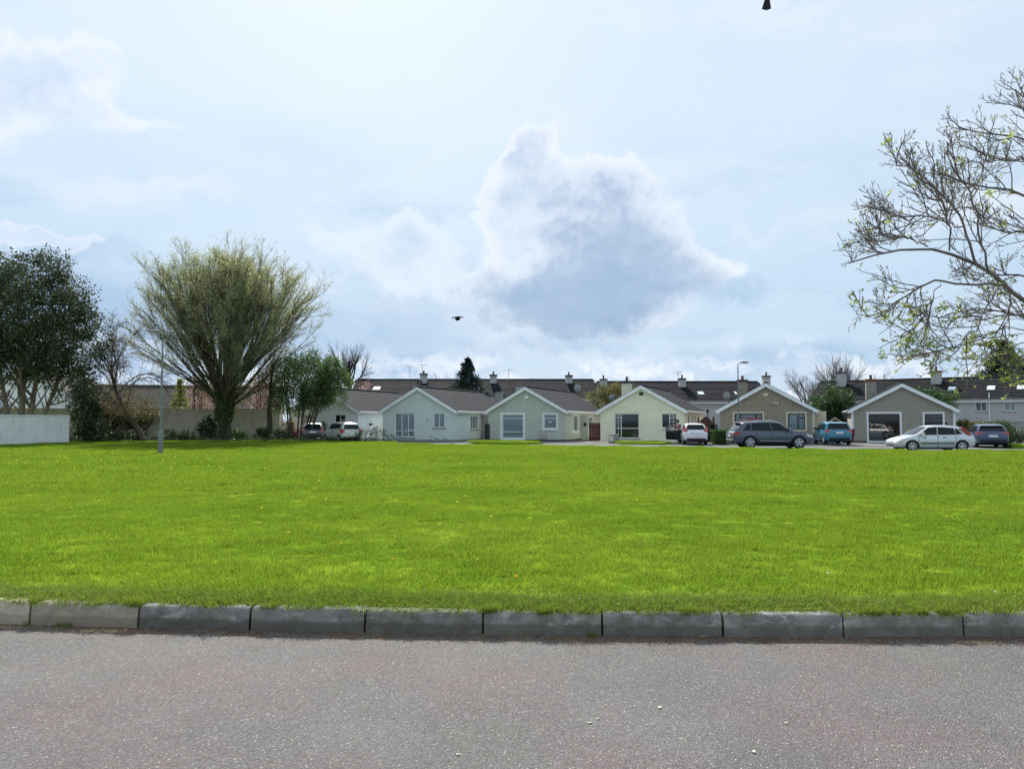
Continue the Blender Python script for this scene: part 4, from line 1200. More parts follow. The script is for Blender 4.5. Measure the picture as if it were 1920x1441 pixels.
# old lantern on a post beside that gate
Yl = 61.0
t = empty('lantern_post', (gx(1327, Yl), Yl, GB), 0, 'short black garden lantern post beside the arched gate', 'lantern')
MB().lathe([(0.07, 0), (0.05, 0.3), (0.035, 0.35), (0.03, 2.25)], 10).build('pole', M['black_frame'], t)
MB().lathe([(0.06, 2.25), (0.12, 2.5), (0.14, 2.52), (0.02, 2.66)], 6).build('lamp', M['black_frame'], t)

# tan timber fence and grey block wall on the right
Yf = 60.0
xf0, xf1 = gx(1793, Yf), gx(1824, Yf)
t = empty('timber_fence', (xf0, Yf, GB), -0.05, 'tan close-boarded timber fence right of the grey pebble-dashed bungalow', 'fence')
nb = 13
me = MB().box(0.004, (xf1 - xf0) / nb - 0.004, -0.012, 0.012, 0.03, 1.5).mesh('board'); me.materials.append(M['wood_tan'])
for k in range(nb): link('board', me, None, t, (k * (xf1 - xf0) / nb, random.uniform(-.006, .006), random.uniform(-.02, .02)))
for k in range(3): MB().box(k * (xf1 - xf0 - .1) / 2, k * (xf1 - xf0 - .1) / 2 + 0.1, 0.014, 0.11, -0.1, 1.56).build('post', M['wood_tan'], t)
Yb = 62.0
t = empty('block_wall', (gx(1789, Yb), Yb, GB), -0.2, 'long grey block wall below the terrace at the right edge', 'wall')
MB().box(0, 26, -0.1, 0.1, -0.2, 1.55).build('wall', M['conc'], t); MB().box(-.03, 26.03, -0.14, 0.14, 1.552, 1.62).build('coping', M['conc'], t)

# little gabled shed between the two pebble-dashed houses
Ys = 66.0
xs0, xs1 = gx(1545, Ys), gx(1584, Ys)
t = empty('garden_shed', ((xs0 + xs1) / 2, Ys, GB), 0, 'small shed gable with pale barge boards behind the teal car', 'shed')
w = xs1 - xs0; zr = gz(1565, 783, Ys) - GB; ze = gz(1565, 794, Ys) - GB
b = MB(); wall_mesh(b, [(-w / 2, -.1), (w / 2, -.1), (w / 2, ze), (0, zr), (-w / 2, ze)], [], lambda u, z: (u, 0, z), (0, 1, 0)); b.build('wall', M['render_dash'], t)
b = MB(); course_roof(b, (-w / 2 - .2, -.2, ze - .08), (0, -.2, zr + .02), (0, 4, 0), 6); course_roof(b, (w / 2 + .2, -.2, ze - .08), (0, -.2, zr + .02), (0, 4, 0), 6); b.build('roof', M['roof_old'], t)
for s in (-1, 1): MB().prism([(s * (w / 2 + .2), -.23, ze - .1), (0, -.23, zr + .04), (0, -.23, zr - .13), (s * (w / 2 + .2), -.23, ze - .26)], (0, .025, 0)).build('barge_board', M['cream_trim'], t)
MB().box(-0.45, 0.45, -0.03, -0.004, 0.0, 1.9).build('door', M['wood_black'], t)

# lamp posts
def lamp_post(x, y, z, H, rz, label, lean=0.0, box=True):
    t = empty('street_lamp', (x, y, z), rz, label, 'street lamp', 'street lamps')
    MB().lathe([(0.115, -0.2), (0.115, 0.02), (0.11, 1.0), (0.10, 1.06), (0.06, 1.10)], 14).build('base', M['galv'], t, smooth=40)
    MB().tube([(0, 0, 1.06), (0, 0, H * 0.55), (0, 0, H - 0.35)], [0.050, 0.043, 0.034], 12).tube([(0, 0, H - .36), (0, 0, H - 0.12), (0.10, 0, H - 0.02), (0.22, 0, H)], 0.03, 10).build('pole', M['galv'], t, smooth=40)
    MB().box(-0.02, 0.02, -0.118, -0.1, 0.35, 0.75).build('inspection_door', M['plastic_grey'], t)
    b = MB(); L_ = 0.62
    pr = [(0.18, 0.05), (0.30, 0.085), (0.55, 0.085), (0.74, 0.045)]
    vs = []
    for u, hwid in pr:
        for k in range(10):
            a = 2 * math.pi * k / 10
            vs.append((u, hwid * math.cos(a) * 1.25, H + 0.02 + hwid * (math.sin(a) if math.sin(a) > 0 else math.sin(a) * 0.5)))
    fs = [tuple(range(10))[::-1], tuple(range(30, 40))]
    for i in range(3):
        for k in range(10): fs.append((i * 10 + k, i * 10 + (k + 1) % 10, (i + 1) * 10 + (k + 1) % 10, (i + 1) * 10 + k))
    b.add(vs, fs); hd = b.build('lamp_head', M['galv'], t, smooth=50)
    MB().box(0.32, 0.66, -0.075, 0.075, H - 0.045, H - 0.025).build('lens', M['lamp_clear'], hd)
    return t
Yl = 35.6
lamp_post(gx(302, Yl), Yl, 0.0, gz(302, 622, Yl), math.pi, 'slim grey street lamp standing on the grass in front of the big spreading tree')
Yl = 52.0
t = lamp_post(gx(1385, Yl), Yl, STREET_Z, gz(1386, 680, Yl) - STREET_Z, 0.0, 'slim grey street lamp rising behind the grey estate car')

# utility cabinet in front of the cream house
Yc = 58.2
t = empty('utility_cabinet', (gx(1151, Yc), Yc, GB), -0.3, 'grey roadside utility cabinet with a worn yellowish door before the cream bungalow', 'cabinet')
MB().box(-0.36, 0.36, -0.2, 0.2, 0.06, 0.62).build('body', M['plastic_grey'], t)
MB().box(-0.39, 0.39, -0.23, 0.23, 0.622, 0.66).build('lid', M['conc'], t)
MB().box(-0.32, -0.01, -0.215, -0.202, 0.12, 0.58).build('door', M['cream_trim'], t); MB().box(0.01, 0.32, -0.215, -0.202, 0.12, 0.58).build('door', M['plastic_grey'], t)
MB().box(-0.4, 0.4, -0.24, 0.24, -0.1, 0.058).build('plinth', M['cap'], t)

# wheelie bins
def bin_(x, y, m, label, rz):
    t = empty('wheelie_bin', (x, y, GB), rz, label, 'bin')
    b = MB(); b.add([(-.22, -.25, .06), (.22, -.25, .06), (.22, .25, .06), (-.22, .25, .06), (-.29, -.33, 1.0), (.29, -.33, 1.0), (.29, .33, 1.0), (-.29, .33, 1.0)], [(3, 2, 1, 0), (4, 5, 6, 7), (0, 1, 5, 4), (1, 2, 6, 5), (2, 3, 7, 6), (3, 0, 4, 7)]); b.build('body', M[m], t)
    MB().prism([(-.31, -.36, 1.003), (-.31, .36, 1.003), (-.31, .30, 1.08), (-.31, -.30, 1.06)], (.62, 0, 0)).build('lid', M[m], t)
    for s in (-1, 1): MB().lathe([(0.10, s * .2 - .025), (0.10, s * .2 + .025)], 12, 'X', (0, .27, .1)).build('wheel', M['tyre'], t)
    MB().tube([(-.22, .37, .98), (.22, .37, .98)], .018, 6).build('handle', M['trim'], t)
bin_(gx(1590.5, 56.0), 56.0, 'wood_maroon', 'maroon wheelie bin squeezed between the teal car and the house corner', 0.2)

# grass verges and paving by the houses (raised sheets with an edge)
def slab(name, pts, z, m, base=-0.29):
    b = MB().prism([(x, y, base) for x, y in pts], (0, 0, z - base)); return tag(b.build(name, M[m]), kind='structure')
slab('pavement', [(-14.0, 63.6), (-9.0, 61.0), (-4, 59.9), (12, 55.2), (26, 50.0), (60, 38.5), (75, 60), (60, 78), (-14, 84)], GB - 0.012, 'paving')
slab('verge', [(gx(882, 59), 59), (gx(900, 56.5), 56.0), (gx(985, 56), 55.0), (gx(1018, 57.0), 57.0), (gx(1000, 61), 61.0), (gx(905, 61.5), 61.5)], 0.0, 'turf')
slab('verge', [(gx(1150, 58), 57.6), (gx(1165, 55), 55.4), (gx(1240, 54.3), 54.3), (gx(1262, 56), 56.5), (gx(1255, 59), 59.0), (gx(1165, 61), 61.0)], -0.01, 'turf')
slab('verge', [(gx(1880, 50), 50), (gx(1900, 47), 47), (gx(2100, 44), 44), (gx(2100, 52), 52)], 0.02, 'turf')
# verge blades
gp4, gs4 = [], []
for (xa, xb, ya, yb, z) in ((gx(892, 58), gx(1000, 58), 56.8, 60.5, 0.0), (gx(1168, 57), gx(1245, 57), 56.3, 59.0, -0.01), (gx(1905, 48), gx(2000, 48), 47.6, 49.5, 0.02)):
    x = xa
    while x < xb:
        y = ya
        while y < yb:
            gp4.append((x, y, z)); gs4.append((0.8, 0.8, random.uniform(0.8, 1.5))); y += 0.8
        x += 0.8
tag(scatter('verge_grass', gp4, gs4, mid_src, M['blade']), kind='stuff')
# narrow railing by the sage house's drive
t = empty('handrail', (gx(806, 61), 61, GB), -0.35, 'low thin grey handrail by the drive of the sage bungalow', 'railing')
MB().tube([(0, 0, 0.45), (1.2, -0.3, 0.1)], 0.03, 6).tube([(1.2, 0.0, 0.32), (1.9, -0.2, 0.08)], 0.03, 6).tube([(0.05, 0, 0), (0.05, 0, .44)], 0.025, 6).tube([(1.25, 0, 0), (1.25, 0, .31)], 0.025, 6).build('rail', M['galv'], t)

# ================================================================== cars
def bool_cut(me, cutter):
    a = bpy.data.objects.new('tmp', me); c = bpy.data.objects.new('tmpc', cutter)
    COL.objects.link(a); COL.objects.link(c)
    md = a.modifiers.new('b', 'BOOLEAN'); md.operation = 'DIFFERENCE'; md.object = c; md.solver = 'EXACT'
    dg = bpy.context.evaluated_depsgraph_get()
    out = bpy.data.meshes.new_from_object(a.evaluated_get(dg))
    bpy.data.objects.remove(a); bpy.data.objects.remove(c)
    return out

def car(x, y, z, rz, s, pm, label, rim='alloy', open_doors=False):
    """s: the car's shape. Local +X is the nose."""
    t = empty('parked_car', (x, y, z), rz, label, 'car', 'cars parked along the street')
    L, W, H = s['L'], s['W'], s['H']; hw = W / 2
    r = s['r']; xf, xr = s['xf'], s['xr']
    st = s['st']       # (x, z_bottom, z_top, half-width factor)
    vs = []; fs = []; n = 0
    for (sx, zb, zt, wf) in st:
        w = hw * wf; h_ = zt - zb
        half = [(0, zb), (w * .8, zb), (w * .955, zb + min(.07, h_ * .15)), (w * .985, zb + h_ * .30), (w, zb + h_ * .58), (w * .985, zb + h_ * .82), (w * .93, zt - .015), (w * .62, zt + .012), (0, zt + .022)]
        ring = half + [(-a, b) for a, b in half[-2:0:-1]]
        n = len(ring)
        vs += [(sx, a, b) for a, b in ring]
    for i in range(len(st) - 1):
        for k in range(n): fs.append((i * n + k, i * n + (k + 1) % n, (i + 1) * n + (k + 1) % n, (i + 1) * n + k))
    fs += [tuple(range(n))[::-1], tuple(range((len(st) - 1) * n, len(st) * n))]
    body = MB().add(vs, fs).mesh('body')
    cut = MB()
    for cx in (xf, xr):
        for sd in (-1, 1):
            cut.lathe([(r + .055, sd * (hw - .24)), (r + .055, sd * (hw + .3))], 24, 'Y', (cx, 0, r))
    body = bool_cut(body, cut.mesh('cut'))
    body.polygons.foreach_set('use_smooth', [True] * len(body.polygons)); body.set_sharp_from_angle(angle=R(32))
    link('body', body, M[pm], t)
    # cabin
    cab, belt = s['cab'], s['belt']
    wb, wr = hw * s.get('wb', .93), hw * s.get('wr', .70)
    zt_max = max(c[1] for c in cab)
    def w_at(zz): return wb + (wr - wb) * max(0, min(1, (zz - belt) / (zt_max - belt)))
    vs = []; fs = []
    for (sx, zz) in cab:
        zs = max(belt - .03, zz - .05)
        half = [(0, belt - .06), (wb, belt - .06), (w_at(zs), zs), (w_at(zz) * .9 , max(belt - .02, zz - .008)), (w_at(zz) * .5, max(belt - .02, zz + .012)), (0, max(belt - .02, zz + .018))]
        ring = half + [(-a, b) for a, b in half[-2:0:-1]]; n = len(ring)
        vs += [(sx, a, b) for a, b in ring]
    for i in range(len(cab) - 1):
        for k in range(n): fs.append((i * n + k, i * n + (k + 1) % n, (i + 1) * n + (k + 1) % n, (i + 1) * n + k))
    fs += [tuple(range(n))[::-1], tuple(range((len(cab) - 1) * n, len(cab) * n))]
    MB().add(vs, fs).build('cabin', M[pm], t, smooth=38)
    # glass: side windows as polygons on the sloping cabin side
    for poly in s['side']:
        for sd in (-1, 1):
            nm = Vector((0, sd * (zt_max - belt), wb - wr)).normalized()
            p3 = [Vector((px_, sd * w_at(pz), pz)) + nm * 0.004 for px_, pz in poly]
            if sd < 0: p3 = p3[::-1]
            MB().prism(p3, nm * 0.012).build('side_window', M['car_glass'], t)
    def end_glass(name, a, b, m0, m1, sgn):
        a, b = Vector((a[0], 0, a[1])), Vector((b[0], 0, b[1]))
        p0, p1 = a.lerp(b, m0), a.lerp(b, m1)
        dirv = (b - a).normalized(); nm = Vector((-dirv.z, 0, dirv.x))
        if nm.x * sgn < 0: nm = -nm
        i0, i1 = .10, .13
        q = []
        for p, w_ in ((p0, w_at(p0.z) - i0), (p1, w_at(p1.z) - i1)):
            q.append((p, w_))
        cols_ = 6; vv = []
        for p, w_ in q:
            for k in range(cols_ + 1):
                u = -1 + 2 * k / cols_
                vv.append(p + Vector((0, u * w_, 0)) + nm * (0.028 - 0.016 * u * u))
        b_ = MB(); b_.add(vv + [v_ - nm * .02 for v_ in vv], [(k, k + 1, cols_ + 2 + k, cols_ + 1 + k) for k in range(cols_)] + [(2 * cols_ + 2 + k, 2 * cols_ + 3 + k, 3 * cols_ + 4 + k, 3 * cols_ + 3 + k) for k in range(cols_)])
        b_.build(name, M['car_glass'], t, smooth=40)
    end_glass('windscreen', cab[-1], cab[-2], .08, .93, 1)
    k_ = s.get('rear_i', 0)
    end_glass('rear_window', cab[k_], cab[k_ + 1], s.get('rg', (.12, .92))[0], s.get('rg', (.12, .92))[1], -1)
    # wheels
    for cx in (xf, xr):
        for sd in (-1, 1):
            yo = sd * (hw - .035)
            wmb = MB().lathe([(r * .55, -.10), (r * .9, -.105), (r, -.06), (r, .06), (r * .9, .105), (r * .55, .10)], 26, 'Y')
            ty = wmb.build('wheel', M['tyre'], t, (cx, yo - sd * .09, r), smooth=40)
            b = MB(); rr = r * .68
            b.lathe([(rr, sd * .080), (rr, sd * .103), (rr * .90, sd * .108), (rr * .86, sd * .06)], 26, 'Y')
            for q in range(s.get('spokes', 5)):
                a = 2 * math.pi * q / s.get('spokes', 5) + .3
                ca, sa = math.cos(a), math.sin(a); tx, tz = -sa, ca
                w1, w2 = rr * s.get('sw', .20), rr * s.get('sw', .20) * .8
                pts = [(ca * rr * .1 + tx * w2, sa * rr * .1 + tz * w2), (ca * rr * .92 + tx * w1, sa * rr * .92 + tz * w1), (ca * rr * .92 - tx * w1, sa * rr * .92 - tz * w1), (ca * rr * .1 - tx * w2, sa * rr * .1 - tz * w2)]
                b.prism([(p, sd * .07, q_) for p, q_ in pts], (0, sd * .034, 0))
            b.lathe([(rr * .22, sd * .06), (rr * .22, sd * .108), (rr * .12, sd * .112)], 12, 'Y')
            b.build('rim', M[rim], ty)
            MB().lathe([(rr * .93, sd * .035), (rr * .93, sd * .050)], 20, 'Y').build('brake_disc', M['trim'], ty)
    # lamps
    for kind, lst, m_ in (('tail_light', s['tl'], 'lamp_red'), ('headlight', s['hl'], 'lamp_clear')):
        for (pts, y0, y1) in lst:
            for sd in (-1, 1):
                b = MB().prism([(a, sd * y0, c) for a, c in pts], (0, sd * (y1 - y0), 0)); b.build(kind, M[m_], t)
    # bumpers' dark valance, plates, mirrors, handles, door gaps
    xe, xn = st[0][0], st[-1][0]
    zb = s.get('valance', .38)
    MB().box(xe - .012, xe + .10, -hw * .74, hw * .74, zb - .12, zb + .04).build('rear_valance', M['trim'], t)
    zp = s['zp']; xp = s['xp']
    pl = MB().box(xp - .012, xp, -.27, .27, zp - .06, zp + .06).build('number_plate', M['plate'], t)
    MB().box(xp - .014, xp - .0121, .22, .268, zp - .057, zp + .057).build('plate_band', M['plate_blue'], pl)
    MB().box(xn - .02, xn + .012, -hw * .55, hw * .55, .33, .42).build('grille', M['trim'], t)
    MB().box(xn, xn + .016, -.26, .26, .50, .61).build('number_plate', M['plate'], t)
    xm = s['xm']
    for sd in (-1, 1):
        MB().prism([(xm - .05, sd * (wb + .02), belt + .03), (xm + .09, sd * (wb + .02), belt + .02), (xm + .09, sd * (wb + .02), belt + .13), (xm - .05, sd * (wb + .02), belt + .17)], (0, sd * .17, 0)).build('mirror', M[s.get('mirror', pm)], t)
    for (dx, dz) in s.get('handles', []):
        for sd in (-1, 1):
            MB().box(dx - .09, dx + .09, sd * hw * .985 - .015 * 1, sd * hw * .985 + .015, dz - .018, dz + .018).build('door_handle', M[s.get('handle_m', pm)], t)
    for (dx, z0, z1) in s.get('gaps', []):
        for sd in (-1, 1):
            y_ = sd * hw
            b = MB().box(dx - .006, dx + .006, y_ * .972, y_ * 1.002, z0, z1); b.build('door_gap', M['trim'], t)
    if 'strip' in s:
        a, c, zz, hh, mm = s['strip']
        for sd in (-1, 1): MB().box(a, c, sd * hw * .985, sd * (hw + .012), zz, zz + hh).build('side_moulding', M[mm], t)
    if s.get('rails'):
        for sd in (-1, 1):
            MB().tube([(s['rails'][0], sd * wr * .92, zt_max - .06), (s['rails'][0] + .12, sd * wr * .92, zt_max + .045), (s['rails'][1] - .12, sd * wr * .92, zt_max + .035), (s['rails'][1], sd * wr * .92, zt_max - .05)], .018, 6).build('roof_rail', M['alloy'], t)
    if s.get('spoiler'):
        sx, sz = s['spoiler']; MB().prism([(sx, -wr * .92, sz), (sx + .25, -wr * .92, sz + .035), (sx + .25, -wr * .92, sz - .015), (sx, -wr * .92, sz - .02)], (0, wr * 1.84, 0)).build('spoiler', M[s.get('spoiler_m', pm)], t)
    if s.get('chrome'):
        a, c, zz = s['chrome']; MB().box(xe - .016, xe + .25, -hw * .9, hw * .9, zz, zz + .035).build('bumper_strip', M['alloy'], t)
        for sd in (-1, 1): MB().box(a, c, sd * hw * .98, sd * (hw + .008), zz - .06, zz - .03).build('sill_strip', M['alloy'], t)
    MB().box(xr + r + .1, xf - r - .1, -hw + .12, hw - .12, .16, .24).build('underbody', M['trim'], t)
    return t

def hatch(L=4.05, W=1.72, H=1.48, r=.30, wbase=2.5, fo=.80, belt=.93, hood=.90, rake=.36, tall=0.0):
    """a hatchback's outline in metres; nose at +L/2"""
    xn, xe = L / 2, -L / 2
    xf = xn - fo; xr = xf - wbase
    xw = xf - .02 - .30              # foot of the windscreen
    st = [(xe, .40, .70, .80), (xe + .03, .34, belt - .10, .90), (xe + .14, .28, belt - .01, .965), (xe + .40, .24, belt, .995), (xr + .1, .21, belt, 1.0), (0, .20, belt - .01, 1.0), (xw - .1, .20, belt - .01, 1.0),
          (xw + .15, .20, hood + .02, .99), (xf + .15, .22, hood - .06, .975), (xn - .28, .24, hood - .16, .92), (xn - .08, .27, hood - .27, .80), (xn, .33, .56, .70)]
    cab = [(xe + .10, belt - .01), (xe + rake, H - .10), (xe + rake + .28, H - .03), (xe + .40 * L, H), (xw - .95, H - .015), (xw - .62, H - .07), (xw + .05, belt - .03)]
    return dict(L=L, W=W, H=H, r=r, xf=xf, xr=xr, st=st, cab=cab, belt=belt, xm=xw - .30, zp=.80, xp=xe + .01, xw=xw, xe=xe, xn=xn,
                side=[], tl=[], hl=[([(xn - .42, hood - .22), (xn - .06, hood - .33), (xn - .10, hood - .45), (xn - .36, hood - .36)], W * .30, W * .452)], handles=[])

Yc = 47.4
# grey estate: long five-door body, nose to the right
def suv():
    s = hatch(4.86, 1.98, 1.68, .385, 2.90, .93, 1.06, 1.06, .52)
    xe, xn, xw = s['xe'], s['xn'], s['xw']
    s['st'] = [(xe, .52, .86, .84), (xe + .03, .44, .97, .92), (xe + .15, .36, 1.05, .97), (xe + .5, .30, 1.07, .995), (s['xr'], .27, 1.07, 1.0), (0, .26, 1.05, 1.0), (xw - .1, .26, 1.05, 1.0), (xw + .15, .26, 1.06, .99),
               (s['xf'] + .15, .28, 1.02, .98), (xn - .30, .30, .93, .93), (xn - .08, .33, .82, .82), (xn, .42, .70, .72)]
    s['cab'] = [(xe + .12, 1.05), (xe + .48, 1.52), (xe + .80, 1.62), (xe + 1.7, 1.68), (xw - 1.25, 1.675), (xw - .78, 1.60), (xw + .12, 1.04)]
    s['side'] = [[(xe + .62, 1.14), (xe + 1.05, 1.11), (xe + 1.10, 1.50), (xe + .95, 1.49)], [(xe + 1.13, 1.11), (-.12, 1.09), (-.20, 1.57), (xe + 1.18, 1.52)], [(-.06, 1.09), (xw - .28, 1.08), (xw - .78, 1.53), (-.14, 1.57)]]
    s['tl'] = [([(xe + .02, .98), (xe + .32, 1.0), (xe + .52, .95), (xe + .40, .86), (xe + .02, .84)], .62, .985)]
    s['hl'] = [([(xn - .52, .92), (xn - .10, .80), (xn - .13, .68), (xn - .40, .74)], .58, .93)]
    s.update(xm=xw - .32, zp=.80, xp=xe + .0, rails=(xe + .75, xw - .95), spoiler=(xe + .30, 1.60), spoiler_m='trim', chrome=(s['xr'] + .6, s['xf'] - .6, .52), handles=[(-.35, .93), (.65, .93)], gaps=[(-.10, .34, 1.05), (xw - .12, .34, 1.05), (-1.02, .62, 1.05)], spokes=5, sw=.26, valance=.46, wr=.72, strip=(s['xr'] + .5, s['xf'] - .5, .33, .12, 'trim'))
    return s
car(gx(1442, Yc), Yc, STREET_Z, R(-3), suv(), 'p_grey', 'large dark blue-grey estate car parked side-on below the maroon shrub')

# silver five-door, nose to the left
def fiver():
    s = hatch(4.15, 1.70, 1.44, .315, 2.61, .80, .90, .89, .30)
    xe, xn, xw = s['xe'], s['xn'], s['xw']
    s['cab'] = [(xe + .10, .93), (xe + .38, 1.20), (xe + .78, 1.37), (xe + 1.55, 1.435), (xw - 1.0, 1.43), (xw - .65, 1.375), (xw + .22, .88)]
    s['side'] = [[(xe + .70, .98), (xe + 1.02, .96), (xe + 1.04, 1.24), (xe + .95, 1.26)], [(xe + 1.06, .95), (-.10, .94), (-.16, 1.34), (xe + 1.10, 1.29)], [(-.04, .94), (xw - .08, .93), (xw - .58, 1.32), (-.10, 1.34)]]
    s['tl'] = [([(xe + .20, .90), (xe + .42, .93), (xe + .80, 1.30), (xe + .68, 1.34), (xe + .44, 1.17)], .60, .80)]
    s['hl'] = [([(xn - .50, .72), (xn - .12, .64), (xn - .12, .54), (xn - .30, .54)], .48, .80)]
    s.update(rear_i=0, xm=xw - .22, strip=(s['xr'] + .42, s['xf'] - .42, .46, .055, 'trim'), handles=[(-.42, .80), (.62, .79)], handle_m='trim', gaps=[(-.06, .26, .90), (xw - .02, .26, .88), (xe + 1.06, .55, .90)], spokes=7, sw=.13, wb=.92, wr=.70)
    return s
Yc = 42.0
car(gx(1741, Yc), Yc, STREET_Z, R(180 - 2), fiver(), 'p_silver', 'silver-white five-door hatchback side-on with slanting red tail lamps', rim='p_silver')

# white hatch seen from behind, both front doors open
s = hatch(3.95, 1.72, 1.48, .30, 2.49, .80, .96, .93, .42)
xe = s['xe']
s['side'] = [[(xe + .55, 1.06), (-.30, 1.0), (-.30, 1.37), (xe + .75, 1.33)]]
s['tl'] = [([(xe + .06, .88), (xe + .30, .90), (xe + .46, 1.22), (xe + .36, 1.24), (xe + .10, 1.02)], .58, .815)]
s.update(rg=(.18, .90), zp=.80, xp=xe + .0, spoiler=(xe + .32, 1.40), valance=.40)
Yc = 55.6
wc = car(gx(1298, Yc), Yc, GB, R(84), s, 'p_white', 'white hatchback seen from behind with both front doors swung open')
for sd in (1, -1):        # sd=1 is the car's left
    hx = s['xw'] - .05; hy = sd * .84
    ang = sd * R(66)
    b = MB()
    # door leaf in its own frame: from hinge (0) rearwards (-X) 1.1 m
    pts = [(0, .26), (-1.12, .28), (-1.18, .60), (-1.15, .95), (0, .92)]
    R2 = Matrix.Rotation(-ang, 3, 'Z')
    def dp(px_, y_, z_): return tuple(R2 @ Vector((px_, y_, z_)) + Vector((hx, hy, 0)))
    d0 = MB().prism([dp(a, 0.03 * sd, c) for a, c in pts], R2 @ Vector((0, -.05 * sd, 0))).build('door', M['p_white'], wc)
    MB().prism([dp(a * .95 - .02, -.025 * sd, c * .96 + .03) for a, c in pts], R2 @ Vector((0, -.05 * sd, 0))).build('door_card', M['trim'], d0)
    fr = [(-.02, .93), (-.55, 1.36), (-1.08, 1.38), (-1.15, .95)]
    MB().tube([dp(a, 0, c) for a, c in fr], .022, 6).build('window_frame', M['trim'], d0)
    MB().prism([dp(a * .98 - .01, 0, c * .99) for a, c in fr], R2 @ Vector((0, -.006 * sd, 0))).build('pane', M['glass_dark'], d0)

# teal hatch seen from behind
s = hatch(4.1, 1.80, 1.58, .33, 2.55, .82, 1.0, .97, .40)
xe = s['xe']
s['side'] = [[(xe + .6, 1.08), (0.05, 1.03), (0.0, 1.44), (xe + .8, 1.42)], [(.1, 1.03), (s['xw'] - .15, 1.02), (s['xw'] - .6, 1.42), (.08, 1.44)]]
s['tl'] = [([(xe + .02, .78), (xe + .25, .82), (xe + .30, 1.04), (xe + .10, 1.05)], .56, .86)]
s.update(rg=(.16, .90), zp=.84, xp=xe - .002, spoiler=(xe + .30, 1.49), valance=.46, mirror='trim', wr=.74)
Yc = 54.5
car(gx(1558, Yc), Yc, GB, R(82), s, 'p_teal', 'bright teal hatchback seen from behind between the two pebble-dashed houses')

# navy hatch, right
s = hatch(4.35, 1.82, 1.48, .325, 2.70, .86, .98, .94, .50)
xe = s['xe']
s['side'] = [[(xe + .75, 1.05), (-.05, 1.0), (-.1, 1.37), (xe + .95, 1.33)], [(0.0, 1.0), (s['xw'] - .15, .98), (s['xw'] - .6, 1.36), (-.05, 1.38)]]
s['tl'] = [([(xe + .02, .80), (xe + .40, .86), (xe + .34, 1.0), (xe + .08, 1.0)], .50, .87)]
s.update(rg=(.20, .88), zp=.74, xp=xe - .002, spoiler=(xe + .34, 1.39), valance=.44, wr=.72)
Yc = 49.8
car(gx(1848, Yc), Yc, STREET_Z, R(68), s, 'p_blue', 'navy blue hatchback seen from behind at the right edge')

# small pale hatch by the white house, seen from behind on its left
s = hatch(3.70, 1.69, 1.51, .295, 2.38, .74, .95, .93, .26)
xe = s['xe']
s['cab'][0] = (xe + .06, .94); s['cab'][1] = (xe + .20, 1.36)
s['side'] = [[(xe + .50, 1.05), (-.25, 1.0), (-.25, 1.38), (xe + .55, 1.37)], [(-.18, 1.0), (s['xw'] - .12, .97), (s['xw'] - .55, 1.38), (-.2, 1.40)]]
s['tl'] = [([(xe + .0, .70), (xe + .30, .74), (xe + .34, 1.0), (xe + .05, 1.0)], .60, .83)]
s.update(rg=(.10, .90), zp=.62, xp=xe - .004, valance=.38, gaps=[(-.22, .26, .95)], handles=[(-.35, .82)], strip=(s['xr'] + .4, s['xf'] - .4, .36, .05, 'trim'), handle_m='trim')
Yc = 59.0
car(gx(640, Yc), Yc, -0.05, R(180 - 52), s, 'p_champ', 'small pale silver hatchback parked nose-left in front of the white bungalow')
# dark hatch behind the green tree's stems
s = hatch(4.0, 1.72, 1.46, .30, 2.5, .8, .95, .92, .55)
xe = s['xe']
s['side'] = [[(xe + .7, 1.02), (0, 1.0), (-.05, 1.36), (xe + .9, 1.32)], [(.06, 1.0), (s['xw'] - .12, .97), (s['xw'] - .55, 1.36), (0, 1.38)]]
s['tl'] = [([(xe + .02, .78), (xe + .26, .80), (xe + .30, .96), (xe + .05, .96)], .55, .83)]
s.update(rg=(.06, .95), zp=.74, xp=xe - .002)
Yc = 62.0
car(gx(590, Yc), Yc, -0.05, R(100), s, 'p_dark', 'charcoal car with a bright rear window behind the stems of the green tree')

# ================================================================== person at the open car door
def skin(name, verts, edges, radii, m, parent, sub=2, root=0):
    me = bpy.data.meshes.new(name); me.from_pydata(verts, edges, [])
    o = bpy.data.objects.new(name, me); COL.objects.link(o)
    o.modifiers.new('s', 'SKIN'); sv = me.skin_vertices[0].data
    for i, r in enumerate(radii): sv[i].radius = (r, r) if not isinstance(r, tuple) else r
    sv[root].use_root = True
    md = o.modifiers.new('d', 'SUBSURF'); md.levels = sub; md.render_levels = sub
    dg = bpy.context.evaluated_depsgraph_get()
    out = bpy.data.meshes.new_from_object(o.evaluated_get(dg))
    bpy.data.objects.remove(o)
    out.name = name
    out.polygons.foreach_set('use_smooth', [True] * len(out.polygons))
    out.materials.clear(); out.materials.append(m)
    return link(name, out, None, parent)
M['skin'] = mat('skin', (0.42, 0.26, 0.19), 0.6, 0.05, 4)
M['top'] = mat('purple_patterned_top', (0.20, 0.055, 0.17), 0.9, 0.35, 9, c2=(0.36, 0.25, 0.36), f2=0.52)
M['trousers'] = mat('dark_trousers', (0.03, 0.032, 0.045), 0.9, 0.2, 6)
M['hair'] = mat('dark_brown_hair', (0.022, 0.015, 0.012), 0.7, 0.2, 10)
Yp = 55.6
pr = empty('person', (gx(1273.5, Yp), Yp, GB), R(35), 'person with dark hair in a purple patterned top leaning at the open white car door', 'person')
